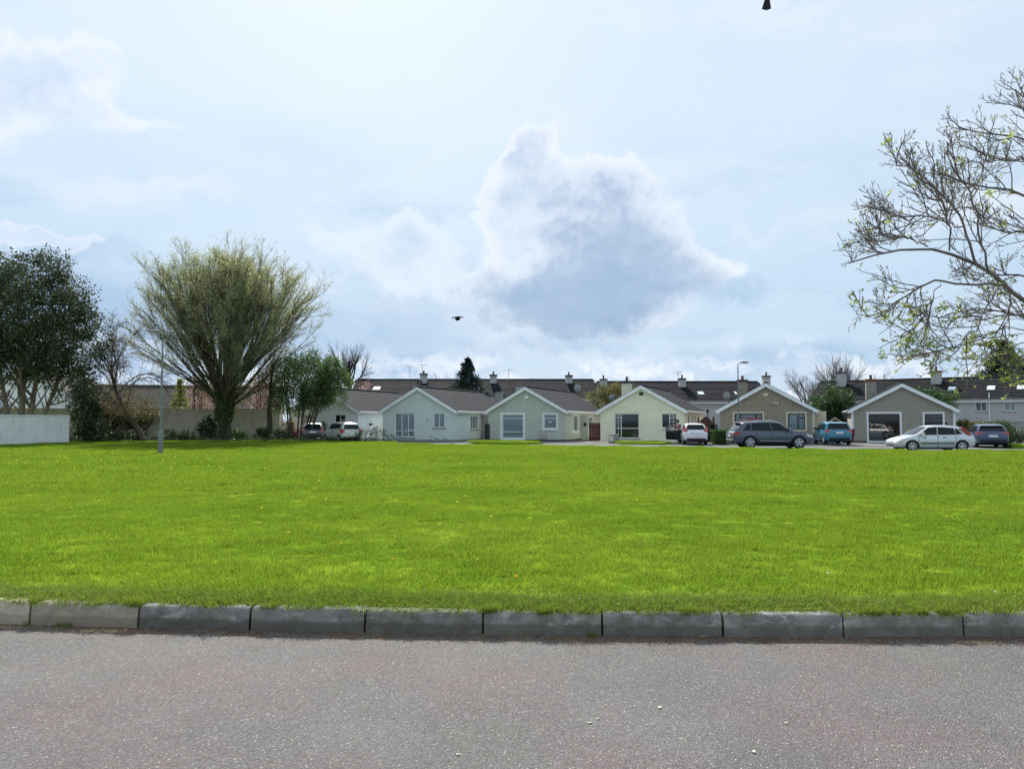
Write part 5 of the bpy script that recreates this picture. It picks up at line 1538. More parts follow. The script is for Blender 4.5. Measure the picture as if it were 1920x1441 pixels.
# local -X is where the person leans (towards the door); Z up
J = dict(pel=(0, 0, .92), wst=(-.02, 0, 1.05), chs=(-.09, 0, 1.28), nck=(-.14, 0, 1.44), hd0=(-.16, 0, 1.52), hd1=(-.175, 0, 1.62), hd2=(-.175, 0, 1.70),
         lsh=(-.12, .19, 1.36), lel=(-.24, .27, 1.12), lwr=(-.46, .20, 1.02), rsh=(-.12, -.19, 1.36), rel=(-.20, -.25, 1.10), rwr=(-.44, -.18, 1.0),
         lhp=(0, .10, .88), lkn=(-.05, .12, .48), lan=(.03, .12, .08), lto=(-.14, .13, .04), rhp=(0, -.10, .88), rkn=(-.02, -.11, .48), ran=(.10, -.11, .08), rto=(-.07, -.12, .04))
names = list(J)
E = [('pel', 'wst'), ('wst', 'chs'), ('chs', 'nck'), ('nck', 'hd0'), ('hd0', 'hd1'), ('hd1', 'hd2'), ('chs', 'lsh'), ('lsh', 'lel'), ('lel', 'lwr'), ('chs', 'rsh'), ('rsh', 'rel'), ('rel', 'rwr'),
     ('pel', 'lhp'), ('lhp', 'lkn'), ('lkn', 'lan'), ('lan', 'lto'), ('pel', 'rhp'), ('rhp', 'rkn'), ('rkn', 'ran'), ('ran', 'rto')]
RAD = dict(pel=.13, wst=.115, chs=.13, nck=.055, hd0=.07, hd1=.095, hd2=.07, lsh=.06, lel=.042, lwr=.03, rsh=.06, rel=.042, rwr=.03, lhp=.09, lkn=.06, lan=.042, lto=.036, rhp=.09, rkn=.06, ran=.042, rto=.036)
def fig(name, sel, m, grow, parent):
    nn = [n_ for n_ in names if n_ in sel]
    ee = [(nn.index(a), nn.index(b)) for a, b in E if a in sel and b in sel]
    return skin(name, [J[n_] for n_ in nn], ee, [RAD[n_] + grow for n_ in nn], m, parent, 2, 0)
bd = fig('body', set(names), M['skin'], 0.0, pr)
fig('top', {'pel', 'wst', 'chs', 'lsh', 'lel', 'rsh', 'rel'}, M['top'], .016, pr)
fig('trousers', {'pel', 'lhp', 'lkn', 'lan', 'rhp', 'rkn', 'ran'}, M['trousers'], .014, pr)
hv = MB(); 
hv.lathe([(0.02, .115), (.07, .10), (.105, .06), (.115, .0), (.105, -.06), (.07, -.11), (.03, -.13)], 14, o=(-.155, 0, 1.635)); hr = hv.build('hair', M['hair'], pr, smooth=60)
for side in (-1, 1):      # hands: palm with five bent fingers on the door frame
    wx, wy, wz = J['lwr'] if side > 0 else J['rwr']
    vs = [(wx, wy, wz), (wx - .07, wy, wz - .01)]; ed = [(0, 1)]; rd = [.026, .032]
    for q, (dy, l) in enumerate(((-.03, .070), (-.01, .080), (.012, .076), (.032, .060))):
        i = len(vs); vs += [(wx - .10, wy + dy, wz - .005), (wx - .10 - l * .6, wy + dy, wz - .015), (wx - .10 - l * .8, wy + dy, wz - .045)]; ed += [(1, i), (i, i + 1), (i + 1, i + 2)]; rd += [.012, .010, .008]
    i = len(vs); vs += [(wx - .05, wy - side * .045, wz - .02), (wx - .085, wy - side * .062, wz - .045)]; ed += [(1, i), (i, i + 1)]; rd += [.013, .010]
    skin('hand', vs, ed, rd, M['skin'], pr, 1)
MB().lathe([(.012, -.03), (.016, 0), (.004, .02)], 8, 'Z', (-.285, 0, 1.62)).build('nose', M['skin'], pr)

# ================================================================== birds
M['feather'] = mat('dark_slate_feathers', (0.045, 0.05, 0.065), 0.8, 0.25, 20)
M['feather_black'] = mat('black_feathers', (0.012, 0.013, 0.018), 0.6, 0.25, 20)
def bird(loc, eul, s, m, label, wing_up):
    t = empty('bird', loc, 0, label, 'bird'); t.rotation_euler = eul; t.scale = (s, s, s)
    b = MB(); ring = [(-.25, .02), (-.18, .045), (-.05, .075), (.08, .07), (.16, .045), (.20, .042), (.24, .04), (.28, .02), (.335, .004)]
    b.lathe(ring, 12, 'X'); b.build('body', M[m], t, smooth=60)
    tail = [(-.20, -.025, .01), (-.33, -.055, .012), (-.45, -.085, .008), (-.475, 0, .006), (-.45, .085, .008), (-.33, .055, .012), (-.20, .025, .01)]
    MB().prism(tail, (0, 0, .012)).build('tail', M[m], t)
    for sd in (-1, 1):
        P_ = [(.12, .05), (.17, .28), (.10, .52), (-.02, .78), (-.08, .74), (-.10, .60), (-.13, .45), (-.15, .25), (-.14, .05)]
        def zf(yy): return wing_up * (yy / .28 if yy < .28 else 1 - (yy - .28) * 1.5)
        top = [(px_, sd * py_, zf(py_) * .24 + .02) for px_, py_ in P_]
        vs = top + [(a, b_, c - .022) for a, b_, c in top]; n = len(P_)
        fs = [(0, 1, 7, 8), (1, 2, 6, 7), (2, 5, 6), (2, 3, 4, 5)]
        fs = fs + [tuple(n + i for i in f[::-1]) for f in fs] + [(i, (i + 1) % n, n + (i + 1) % n, n + i) for i in range(n)]
        MB().add(vs, fs).build('wing', M[m], t)
p = px2(858, 597, 62.0)
bird(p, (0.12, 0.75, R(-80)), 0.66, 'feather_black', 'small black bird gliding left of the big cloud', 1.0)
# the bird at the upper edge: only its tail end is in the picture; it flies away overhead
p = px2(1437, 20, 7.0)
bv_ = Vector((-0.06, -0.52, 0.85)).normalized()
q = bv_.to_track_quat('X', 'Z').to_euler()
bird(p + bv_ * 0.475 * 0.50, q, 0.50, 'feather', 'grey bird whose fanned tail just dips below the upper edge', 0.25)

# ================================================================== trees and plants
def nrmz(v): return v / np.maximum(np.linalg.norm(v, axis=-1, keepdims=True), 1e-9)
def grow(P0, D, L, K, wander, trop, rng):
    N = len(P0); pts = np.zeros((N, K, 3)); pts[:, 0] = P0; d = nrmz(D); L = np.broadcast_to(L, (N,))
    for k in range(1, K):
        d = nrmz(d + rng.normal(0, wander, (N, 3)) + np.asarray(trop))
        pts[:, k] = pts[:, k - 1] + d * (L / (K - 1))[:, None]
    return pts
def spawn(pts, n, t0, t1, a0, a1, rng):
    """n children on every branch: points, directions, parameter along the parent"""
    N, K, _ = pts.shape
    t = (t0 + (t1 - t0) * rng.random((N, n))) * (K - 1)
    i = np.minimum(t.astype(int), K - 2); f = (t - i)[..., None]
    idx = np.arange(N)[:, None]
    a, b = pts[idx, i], pts[idx, i + 1]
    p = a + (b - a) * f; tg = nrmz(b - a)
    rnd = nrmz(rng.normal(0, 1, (N, n, 3)))
    perp = nrmz(rnd - (rnd * tg).sum(-1, keepdims=True) * tg)
    an = (a0 + (a1 - a0) * rng.random((N, n)))[..., None]
    d = tg * np.cos(an) + perp * np.sin(an)
    return p.reshape(-1, 3), d.reshape(-1, 3), (t / (K - 1)).ravel()
def tubes(pts, r0, r1, sides):
    """tapered tubes along many polylines; returns verts, quads"""
    N, K, _ = pts.shape
    r0 = np.broadcast_to(r0, (N,)); r1 = np.broadcast_to(r1, (N,))
    tg = np.zeros_like(pts); tg[:, 1:-1] = pts[:, 2:] - pts[:, :-2]; tg[:, 0] = pts[:, 1] - pts[:, 0]; tg[:, -1] = pts[:, -1] - pts[:, -2]
    tg = nrmz(tg)
    ref = np.where(np.abs(tg[..., 2:3]) > .9, np.array([1., 0, 0]), np.array([0, 0, 1.]))
    u = nrmz(np.cross(tg, ref)); w = np.cross(tg, u)
    rr = r0[:, None] + (r1 - r0)[:, None] * np.linspace(0, 1, K)[None, :]
    ang = 2 * np.pi * np.arange(sides) / sides
    V = pts[:, :, None, :] + rr[:, :, None, None] * (u[:, :, None, :] * np.cos(ang)[None, None, :, None] + w[:, :, None, :] * np.sin(ang)[None, None, :, None])
    base = (np.arange(N) * K * sides)[:, None, None] + (np.arange(K - 1) * sides)[None, :, None]
    k = np.arange(sides)[None, None, :]; k2 = (k + 1) % sides
    Fq = np.stack([base + k, base + k2, base + sides + k2, base + sides + k], -1).reshape(-1, 4)
    return V.reshape(-1, 3), Fq
def join(parts):
    vs, fs, o = [], [], 0
    for v, f in parts:
        vs.append(v); fs.append(f + o); o += len(v)
    return np.concatenate(vs), np.concatenate(fs)
def leaves(p, size, rng, up=0.3, asp=0.55, var=0.4, droop=None):
    """one folded rhombus per leaf"""
    n = len(p)
    d = rng.normal(0, 1, (n, 3)); d[:, 2] += (droop if droop is not None else 0); d = nrmz(d)
    nn = rng.normal(0, 1, (n, 3)); nn[:, 2] += up * 2; s = nrmz(np.cross(d, nn))
    sz = (size * (1 - var + 2 * var * rng.random(n)))[:, None]
    V = np.stack([p, p + d * sz * .5 + s * sz * asp * .5, p + d * sz, p + d * sz * .5 - s * sz * asp * .5], 1)
    f = np.arange(n * 4).reshape(n, 4)
    return V.reshape(-1, 3), f
def tree(name, x, y, z, label, group=None, cat='tree'):
    return empty(name, (x, y, z), 0, label, cat, group)
def add_np(name, vf, m, parent, smooth=False):
    return link(name, np_mesh(name, vf[0], vf[1], M[m], smooth), None, parent)
def clumped(rng, centres, radii, per, shell=0.0):
    """leaf positions gathered in clumps"""
    n = len(centres)
    d = nrmz(rng.normal(0, 1, (n, per, 3))); r = rng.random((n, per, 1)) ** (1 / 2.2)
    return (centres[:, None] + d * r * np.broadcast_to(radii, (n,))[:, None, None]).reshape(-1, 3)
def in_ellipsoids(rng, ells, n, shell=0.45):
    """points in a union of ellipsoids (cx,cy,cz,rx,ry,rz), mostly in the outer part"""
    e = np.array(ells); wgt = e[:, 3] * e[:, 4] * e[:, 5]; wgt = wgt / wgt.sum()
    i = rng.choice(len(e), n, p=wgt)
    d = nrmz(rng.normal(0, 1, (n, 3))); r = (shell + (1 - shell) * rng.random((n, 1)) ** .6)
    return e[i, :3] + d * r * e[i, 3:6]

# ---- the big spreading tree
rng = np.random.default_rng(5)
Y = 60.0
t = tree('spreading_tree', gx(420, Y), Y, 0, 'tallest broad fan-shaped tree in fresh yellow-green leaf with an ivied trunk')
sc_ = Y / F                                     # metres per photograph pixel here
tr = np.array([[[0, 0, -.2], [0.02, 0, .5], [-.02, .05, 1.4], [.03, 0, 2.2], [.0, .0, 3.1]]])
trunk = tubes(tr, .54, .44, 14)
# flare and flutes
tv = trunk[0].copy(); a_ = np.arctan2(tv[:, 1], tv[:, 0]); hh = np.clip(tv[:, 2], 0, 3)
k_ = 1 + .10 * np.sin(a_ * 5 + hh) + .35 * np.exp(-hh * 2.2)
tv[:, 0] *= k_; tv[:, 1] *= k_
def crown_len(th, side):
    """length of a limb leaning th from the vertical, outline of the crown; side -1 left .. 1 right"""
    l = np.interp(np.degrees(th), [0, 25, 40, 50, 57, 64, 70], [12.4, 12.1, 11.4, 10.5, 9.5, 8.2, 6.6])
    return l * (1 + 0.09 * side * np.clip((np.degrees(th) - 45) / 15, 0, 1))
n1 = 11
th = np.arccos(1 - .24 * ((np.arange(n1) + .5) / n1) ** 1.08).clip(.03, 1.2) + rng.normal(0, .04, n1)
ph = np.arange(n1) * 2.39996 + rng.normal(0, .2, n1)
D1 = np.stack([np.sin(th) * np.cos(ph), np.sin(th) * np.sin(ph), np.cos(th)], 1)
L1 = crown_len(th, np.cos(ph)) * (0.86 + .10 * rng.random(n1))
P1 = np.stack([.35 * np.sin(th) * np.cos(ph), .35 * np.sin(th) * np.sin(ph), 2.1 + 1.0 * rng.random(n1) + .7 * np.cos(th)], 1)
D1s = D1 * .8 + np.array([0, 0, .45])           # leave the trunk steeply, then lean out
B1 = grow(P1, D1s, L1, 9, .10, (0, 0, 0), rng)
out = D1 * np.array([1, 1, .9])
for k in range(1, 9): B1[:, k] = B1[:, k] * .5 + (P1 + D1 * L1[:, None] * k / 8) * .5
R1 = .10 + .0085 * L1 * (.7 + .6 * rng.random(n1))
Pf, Df, tf = spawn(B1, 10, .04, .62, .18, .80, rng)
dcen = nrmz(Pf - np.array([0, 0, 2.6])); Df = nrmz(Df + .45 * dcen)
thf = np.arccos(np.clip(Df[:, 2], -1, 1)); Lf = crown_len(np.minimum(thf, 1.2), Df[:, 0]) * (.88 + .06 * rng.random(len(thf))) - np.linalg.norm(Pf - np.array([0, 0, 2.6]), axis=1)
Bf = grow(Pf, Df, Lf.clip(2.0, 12), 9, .055, (0, 0, .012), rng)
R1 = np.concatenate([R1, np.repeat(R1, 10) * (.50 - .32 * tf)]); L1 = np.concatenate([L1, Lf.clip(2.0, 12)]); B1 = np.concatenate([B1, Bf])
# side limbs that leave low and sweep outwards to fill the flanks of the dome
n2 = 44
th2 = np.radians(rng.uniform(36, 70, n2)); ph2 = np.arange(n2) * 2.39996 + 1.0
Dx = np.stack([np.sin(th2) * np.cos(ph2), np.sin(th2) * np.sin(ph2), np.cos(th2)], 1)
Lx = crown_len(th2, np.cos(ph2)) * (.86 + .08 * rng.random(n2))
Px = np.stack([.30 * np.cos(ph2), .30 * np.sin(ph2), 2.3 + 1.7 * rng.random(n2)], 1)
Bx = grow(Px, Dx * .75 + np.array([0, 0, .5]), Lx, 9, .09, (0, 0, 0), rng)
for k in range(1, 9): Bx[:, k] = Bx[:, k] * .42 + (Px + Dx * Lx[:, None] * k / 8) * .58
R1 = np.concatenate([R1, .028 + .0055 * Lx * (.7 + .6 * rng.random(n2))]); L1 = np.concatenate([L1, Lx]); B1 = np.concatenate([B1, Bx])
P2, D2, t2 = spawn(B1, 9, .22, 1.0, .16, .50, rng); L2 = np.repeat(L1, 9) * (.42 - .22 * t2) * (.7 + .5 * rng.random(len(t2)))
B2 = grow(P2, D2, L2, 6, .06, (0, 0, .025), rng)
P3, D3, t3 = spawn(B2, 7, .15, 1.0, .2, .55, rng); L3 = np.repeat(L2, 7) * .38 * (.6 + .7 * rng.random(len(t3)))
B3 = grow(P3, D3, L3.clip(.35, 2), 4, .10, (0, 0, .05), rng)
P4, D4, t4 = spawn(B3, 2, .25, 1.0, .25, .7, rng)
B4 = grow(P4, D4, .30 + .35 * rng.random(len(P4)), 3, .1, (0, 0, .05), rng)
bk = add_np('trunk', (tv, trunk[1]), 'bark', t, True)
add_np('limbs', tubes(B1, R1, .022, 7), 'bark', t, True)
add_np('twigs', join([tubes(B2, .024, .008, 4), tubes(B3, .010, .005, 3), tubes(B4, .006, .0035, 3)]), 'bark_limb', t, True)
lp = np.concatenate([B4[:, 1], B4[:, 2], B3[:, 3], B3[:, 2]]); dl = np.linalg.norm(lp - np.array([0, 0, 3.2]), axis=1); lp = lp[rng.random(len(lp)) < .34 + .34 * np.clip((dl - 3.0) / 6.0, 0, 1)]
lp = np.repeat(lp, 3, 0) + rng.normal(0, .085, (len(lp) * 3, 3))
add_np('crown', leaves(lp, .095, rng, .2), 'leaf_fresh', t)
# ivy on the trunk and in the fork
a = rng.random(5200) * 2 * np.pi; hz = .35 + 3.6 * rng.random(5200) ** 1.2; rad = .53 + .15 * rng.random(5200) + .16 * np.clip(hz - 2, 0, 3)
iv = np.stack([np.cos(a) * rad, np.sin(a) * rad, hz], 1); iv = iv[~((hz < 1.5) & (np.sin(a * 2 + 1) > -0.35))]
add_np('ivy', leaves(iv[::2], .15, rng, .1, .8), 'leaf_hedge', t)
# low leafy sprays round the fork
cl = in_ellipsoids(rng, [(0, 0, 3.2, 2.0, 1.6, 1.2), (2.6, 0, 4.2, 2.0, 1.6, 1.2), (-1.6, 0, 4.3, 1.5, 1.3, 1.0), (4.2, 0, 5.0, 1.4, 1.2, .9)], 120, .2)
add_np('foliage', leaves(clumped(rng, cl, .5, 42), .11, rng, .2), 'leaf_olive', t)

# ---- the dark evergreen at the left
def evergreen(name, px, Y, label, ells, n_cl, per, m, size, trunks, z=0.0, clr=.55, bark='bark_pale', seed=1, limb=0.0):
    rng = np.random.default_rng(seed)
    t = tree(name, gx(px, Y), Y, z, label)
    parts = []
    for (bx, by, dx, dy, h, r0) in trunks:
        P = np.array([[[bx, by, -.2], [bx + dx * .15, by + dy * .15, h * .2], [bx + dx * .45, by + dy * .45, h * .5], [bx + dx, by + dy, h]]])
        P[:, 1:] += rng.normal(0, .05, P[:, 1:].shape)
        parts.append(tubes(P, r0, r0 * .45, 9))
        pp, dd, _ = spawn(P, 12, .45, 1, .5, 1.2, rng)
        Bq = grow(pp, dd, limb or h * .4, 5, .12, (0, 0, .06), rng); parts.append(tubes(Bq, r0 * .3, .02, 5))
    add_np('trunk', join(parts), bark, t, True)
    c = in_ellipsoids(rng, ells, n_cl, .42)
    add_np('crown', leaves(clumped(rng, c, clr * (.6 + .8 * rng.random(n_cl)), per), size, rng, .35, .6), m, t)
    return t
Y = 54.0
evergreen('evergreen_tree', 40, Y, 'large dark evergreen with several pale trunks behind the white wall',
          [(0.6, 0, 9.2, 4.0, 3.6, 4.2), (-2.4, 0, 8.6, 3.2, 3.2, 4.4), (3.4, -.3, 7.4, 2.2, 2.4, 3.6), (4.9, 0, 6.6, 1.3, 1.6, 2.0), (-5.4, 0, 8.2, 3.4, 3.0, 4.4), (0.6, 0, 5.6, 3.4, 2.8, 1.5), (4.0, 0, 4.2, 1.3, 1.4, 1.8), (1.4, .2, 12.2, 1.8, 1.8, 1.4)],
          900, 84, 'leaf_dark', .17, [(-.6, 0, -1.3, .2, 6, .24), (-.1, .2, -.2, .3, 7, .30), (.5, -.1, .8, .0, 6.5, .26), (.95, .2, 1.9, .2, 6, .20), (-1.0, .3, -2.6, 0, 6, .2), (.2, -.3, .3, -.6, 6, .22)], 0.0, .72, seed=3)
# a darker, taller shrubby evergreen stem mass at its right foot
evergreen('evergreen_shrub', 158, 55.5, 'dark bushy evergreen at the right-hand end of the white wall',
          [(0, 0, 1.8, 1.0, .9, 1.8), (.3, 0, 3.4, .7, .7, 1.3), (.7, 0, 1.0, 1.0, .7, 1.0)], 70, 70, 'leaf_dark', .19, [(0, 0, .2, 0, 2.6, .1), (.3, 0, .4, .1, 2.4, .07)], 0.0, .5, 'bark', seed=4, limb=.7)

# ---- leaning brownish tree
rng = np.random.default_rng(9)
Y = 57.0
t = tree('leaning_tree', gx(274, Y), Y, 0, 'half-bare small tree leaning left beside the evergreen with trailing twigs')
TK = np.array([[[0, 0, -.1], [-.45, 0, .7], [-1.0, 0, 1.5], [-1.6, .1, 2.3], [-2.1, .1, 3.2], [-2.5, .0, 4.4], [-2.7, 0, 5.6]]])
n1 = 15
P1, D1, t1 = spawn(TK, n1, .45, 1.0, .4, 1.2, rng); D1 = D1 + np.array([0, 0, .5])
B1 = grow(P1, D1, 2.6 + 2.2 * rng.random(n1), 8, .10, (0.03, 0, -.05), rng)
# one long arch sweeping to the right
arch = np.array([[[-2.2, 0, 3.4], [-1.5, -.1, 4.3], [-.6, -.1, 4.95], [.2, 0, 5.05], [.9, 0, 4.75], [1.5, .1, 4.2], [1.85, 0, 3.6], [2.0, 0, 3.1]]])
B1 = np.concatenate([B1, arch, arch * np.array([.9, 1, .93]) + np.array([-.1, .3, .1])])
P2, D2, t2 = spawn(B1, 14, .2, 1, .3, .9, rng); B2 = grow(P2, D2, .8 + .9 * rng.random(len(P2)), 6, .14, (0, 0, -.07), rng)
P3, D3, t3 = spawn(B2, 8, .2, 1, .3, .8, rng); B3 = grow(P3, D3, .35 + .4 * rng.random(len(P3)), 4, .14, (0, 0, -.08), rng)
add_np('trunk', tubes(TK, .21, .08, 9), 'bark', t, True)
add_np('branches', join([tubes(B1, .055, .016, 5), tubes(B2, .016, .007, 4), tubes(B3, .008, .004, 3)]), 'bark_twig', t, True)
c = in_ellipsoids(rng, [(-1.5, 0, 2.6, 1.9, 1.4, 1.0), (-2.4, 0, 5.6, 1.0, 1.0, 1.3), (-.4, 0, 2.4, 1.3, 1.0, .8), (-2.6, 0, 7.2, .8, .8, .8)], 150, .2)
add_np('crown', leaves(np.concatenate([clumped(rng, c, .42, 34), B3[rng.random(len(B3)) < .35, 3]]), .11, rng), 'leaf_brown', t)

# ---- green multi-stemmed tree before the white house
rng = np.random.default_rng(21)
Y = 60.5
t = tree('multistem_tree', gx(560, Y), Y, 0, 'mid-green multi-stemmed tree standing before the white bungalow')
n1 = 9
P1 = np.stack([rng.uniform(-.75, .75, n1), rng.uniform(-.4, .4, n1), np.full(n1, -.1)], 1)
D1 = np.stack([P1[:, 0] * .32 + .05, P1[:, 1] * .3, np.ones(n1)], 1)
B1 = grow(P1, D1, 4.0 + 2.0 * rng.random(n1), 7, .05, (0.012, 0, .02), rng)
P2, D2, t2 = spawn(B1, 9, .5, 1, .3, .9, rng); B2 = grow(P2, D2, 1.0 + 1.4 * rng.random(len(P2)), 5, .1, (0, 0, .02), rng)
add_np('trunk', join([tubes(B1, .085, .035, 7), tubes(B2, .03, .01, 4)]), 'bark', t, True)
c = in_ellipsoids(rng, [(.9, 0, 5.2, 2.6, 2.2, 1.9), (2.6, 0, 4.6, 1.5, 1.5, 1.7), (-.6, 0, 3.2, 1.5, 1.4, 1.3), (1.3, 0, 3.4, 1.4, 1.4, 1.0), (3.2, 0, 3.3, .8, .9, .7)], 350, .38)
add_np('crown', leaves(clumped(rng, c, .50, 66), .15, rng, .4), 'leaf_mid', t)

# ---- slim brown-barked tree between them
rng = np.random.default_rng(22)
Y = 61.5
t = tree('slim_tree', gx(505, Y), Y, 0, 'slim brown-trunked tree between the big spreading tree and the multi-stemmed one')
TK = np.array([[[0, 0, -.1], [.03, 0, 1.2], [-.02, 0, 2.4], [.05, 0, 3.6], [.1, 0, 5.0], [.15, 0, 6.2]]])
P1, D1, t1 = spawn(TK, 26, .45, 1, .4, 1.0, rng); B1 = grow(P1, D1 + np.array([0, 0, .2]), 1.2 + 1.6 * rng.random(26), 5, .1, (0, 0, .05), rng)
P2, D2, t2 = spawn(B1, 9, .2, 1, .3, .9, rng); B2 = grow(P2, D2, .5 + .5 * rng.random(len(P2)), 4, .1, (0, 0, .05), rng)
add_np('trunk', join([tubes(TK, .27, .06, 9), tubes(B1, .04, .012, 5), tubes(B2, .012, .005, 3)]), 'bark', t, True)
add_np('crown', leaves(np.repeat(B2[:, 3], 7, 0) + rng.normal(0, .14, (len(B2) * 7, 3)), .12, rng), 'leaf_olive', t)

# ---- bare trees far off
def bare(name, px, Y, label, H, W, seed, m='bark_bare', n1=9, z=-.3, pollard=False):
    rng = np.random.default_rng(seed)
    t = tree(name, gx(px, Y), Y, z, label)
    TK = np.array([[[0, 0, 0], [.05, 0, H * .2], [-.05, 0, H * .36], [.02, 0, H * .5]]])
    th = np.radians(rng.uniform(8, 62, n1)); ph = np.arange(n1) * 2.4
    D1 = np.stack([np.sin(th) * np.cos(ph), np.sin(th) * np.sin(ph), np.cos(th)], 1)
    P1 = np.stack([np.zeros(n1), np.zeros(n1), rng.uniform(H * .34, H * .5, n1)], 1)
    B1 = grow(P1, D1, H * .5 * (.6 + .4 * rng.random(n1)) * (1 if not pollard else .62), 6, .10, (0, 0, .05), rng)
    P2, D2, t2 = spawn(B1, 12, .3 if not pollard else .6, 1, .3, .8, rng); B2 = grow(P2, D2, H * (.13 + .14 * rng.random(len(P2))), 5, .10, (0, 0, .05), rng)
    P3, D3, t3 = spawn(B2, 9, .2, 1, .3, .8, rng); B3 = grow(P3, D3, H * (.05 + .06 * rng.random(len(P3))), 4, .12, (0, 0, .04), rng)
    s = np.array([W / (H * .75), W / (H * .75), 1.0])
    B1, B2, B3 = B1 * s, B2 * s, B3 * s
    add_np('trunk', tubes(TK, H * .032, H * .02, 8), m, t, True)
    add_np('crown', join([tubes(B1, H * .013, H * .004, 5), tubes(B2, H * .0032, .013, 4), tubes(B3, .011, .007, 3)]), m, t, True)
    return t
bare('bare_tree', 655, 100.0, 'dark bare pollarded tree rising over the back terrace left of the aerials', gz(655, 630, 100) + .3, 7.0, 31, 'bark_dark', 8, pollard=True)
bare('bare_tree', 1565, 125.0, 'taller bare pinkish-grey tree behind the chimney near the right', gz(1565, 663, 125) + .3, 8.0, 32)
bare('bare_tree', 1512, 118.0, 'lower bare grey tree behind the roof of the brown bungalow', gz(1512, 690, 118) + .3, 7.5, 33)
bare('bare_tree', 1590, 130.0, 'thin bare tree just right of the taller pinkish-grey one', gz(1590, 672, 130) + .3, 5.0, 34)
bare('bare_tree', 823, 130.0, 'faint bare treetop showing just left of the dark pine', gz(823, 700, 130) + .3, 6.0, 35)
bare('bare_tree', 985, 135.0, 'faint bare treetop over the ridge right of the dark pine', gz(985, 704, 135) + .3, 8.0, 36)
bare('bare_tree', 1640, 130.0, 'faint bare treetop over the right terrace ridge', gz(1640, 703, 130) + .3, 7.0, 37)

# ---- conifers
def conifer(name, px, Y, label, H, W, seed, m='leaf_pine', z=-.2, ragged=.35, size=.28, tiers=15, per=9, dens=34, droop=.1, h0=.15):
    rng = np.random.default_rng(seed)
    t = tree(name, gx(px, Y), Y, z, label)
    TK = np.array([[[0, 0, 0], [0, 0, H * .5], [0, 0, H * .97]]])
    bs, cl, rd = [], [], []
    for i in range(tiers):
        f = i / (tiers - 1); h = H * (h0 + (.97 - h0) * f)
        R_ = W / 2 * (1 - f) ** .75 * (1 - .35 * max(0, .2 - f) / .2) + .15
        for k in range(per):
            a = rng.random() * 6.283; r = R_ * (1 - ragged * rng.random())
            bs.append([[0, 0, h], [r * .5 * math.cos(a), r * .5 * math.sin(a), h - droop * r * .3 + .05], [r * math.cos(a), r * math.sin(a), h - droop * r + .1 * rng.random()]])
            for q in (.45, .75, 1.0):
                cl.append([r * q * math.cos(a), r * q * math.sin(a), h - droop * r * q + rng.normal(0, .08)]); rd.append(max(.2, R_ * .26))
    add_np('trunk', join([tubes(TK, H * .028, .03, 8), tubes(np.array(bs), .05, .012, 4)]), 'bark_dark', t, True)
    add_np('crown', leaves(clumped(rng, np.array(cl), np.array(rd), dens), size, rng, .2, .35), m, t)
    return t
conifer('pine_tree', 877, 88.0, 'small dark dense pine standing before the back terrace roof', gz(877, 672, 88) + .2, 6.4, 41, ragged=.4, tiers=14, h0=.3, dens=26)
conifer('cedar_tree', 1885, 96.0, 'broad dark conifer behind the terrace at the right edge', gz(1885, 640, 96) + .2, 10.5, 42, ragged=.5, tiers=11, per=10, size=.42, dens=44, droop=.02, h0=.3)
conifer('golden_conifer', 337, 65.5, 'small bright lime conifer in front of the long brown roof', gz(337, 712, 65.5) + .2, 2.6, 43, 'leaf_lime', size=.16, tiers=12, per=7, dens=20)

# ---- leafy garden trees and pink blossom
def leafy(name, px, Y, label, ells, n_cl, per, m, size, seed, clr=.4, z=-.1, stem=.09, cat='tree'):
    rng = np.random.default_rng(seed)
    t = tree(name, gx(px, Y), Y, z, label, None, cat)
    e = np.array(ells); top = (e[:, 2]).max()
    n1 = 7
    P1 = np.stack([rng.uniform(-.15, .15, n1), rng.uniform(-.15, .15, n1), np.zeros(n1)], 1)
    tg = e[rng.integers(0, len(e), n1), :3] + rng.normal(0, .3, (n1, 3)) * e[0, 3]
    B1 = P1[:, None] + (tg - P1)[:, None] * np.linspace(0, 1, 5)[None, :, None] + rng.normal(0, .05, (n1, 5, 3))
    P2, D2, _ = spawn(B1, 10, .4, 1, .3, 1.0, rng); B2 = grow(P2, D2, .35 * top * (.4 + .6 * rng.random(len(P2))), 4, .12, (0, 0, .04), rng)
    add_np('stems', join([tubes(B1, stem, stem * .35, 6), tubes(B2, stem * .25, .008, 3)]), 'bark', t, True)
    c = in_ellipsoids(rng, ells, n_cl, .3)
    add_np('crown', leaves(clumped(rng, c, clr * (.6 + .8 * rng.random(n_cl)), per), size, rng, .3), m, t)
    return t
leafy('garden_tree', 1152, 78.0, 'olive-green leafy tree behind the chimney of the cream bungalow', [(0, 0, 4.2, 2.2, 1.6, 1.4), (-1.6, 0, 3.6, 1.6, 1.4, 1.6), (1.6, 0, 4.4, 1.5, 1.3, 1.2), (0, 0, 2.4, 2.6, 1.6, 1.8)], 210, 40, 'leaf_olive', .16, 51, .5)
leafy('garden_tree', 1560, 68.0, 'dense dark green shrubby tree between the brown and the grey pebble-dashed bungalow', [(0, 0, 3.4, 1.7, 1.4, 1.6), (-.8, 0, 2.6, 1.5, 1.3, 1.3), (.8, 0, 2.4, 1.5, 1.3, 1.6)], 170, 56, 'leaf_hedge', .17, 52, .5)
leafy('pink_blossom_tree', 372, 65.5, 'pink blossom tree behind the big spreading tree on its left', [(0, 0, 4.0, 1.6, 1.0, 1.6), (.8, 0, 2.8, 1.6, 1.0, 1.2)], 75, 24, 'leaf_pink', .14, 53, .4)
leafy('pink_blossom_tree', 488, 65.5, 'pinkish small tree seen right of the big ivied trunk', [(0, 0, 3.9, 1.4, 1.0, 1.3), (.6, 0, 3.0, 1.5, 1.0, 1.2)], 60, 22, 'leaf_pink', .14, 54, .4)
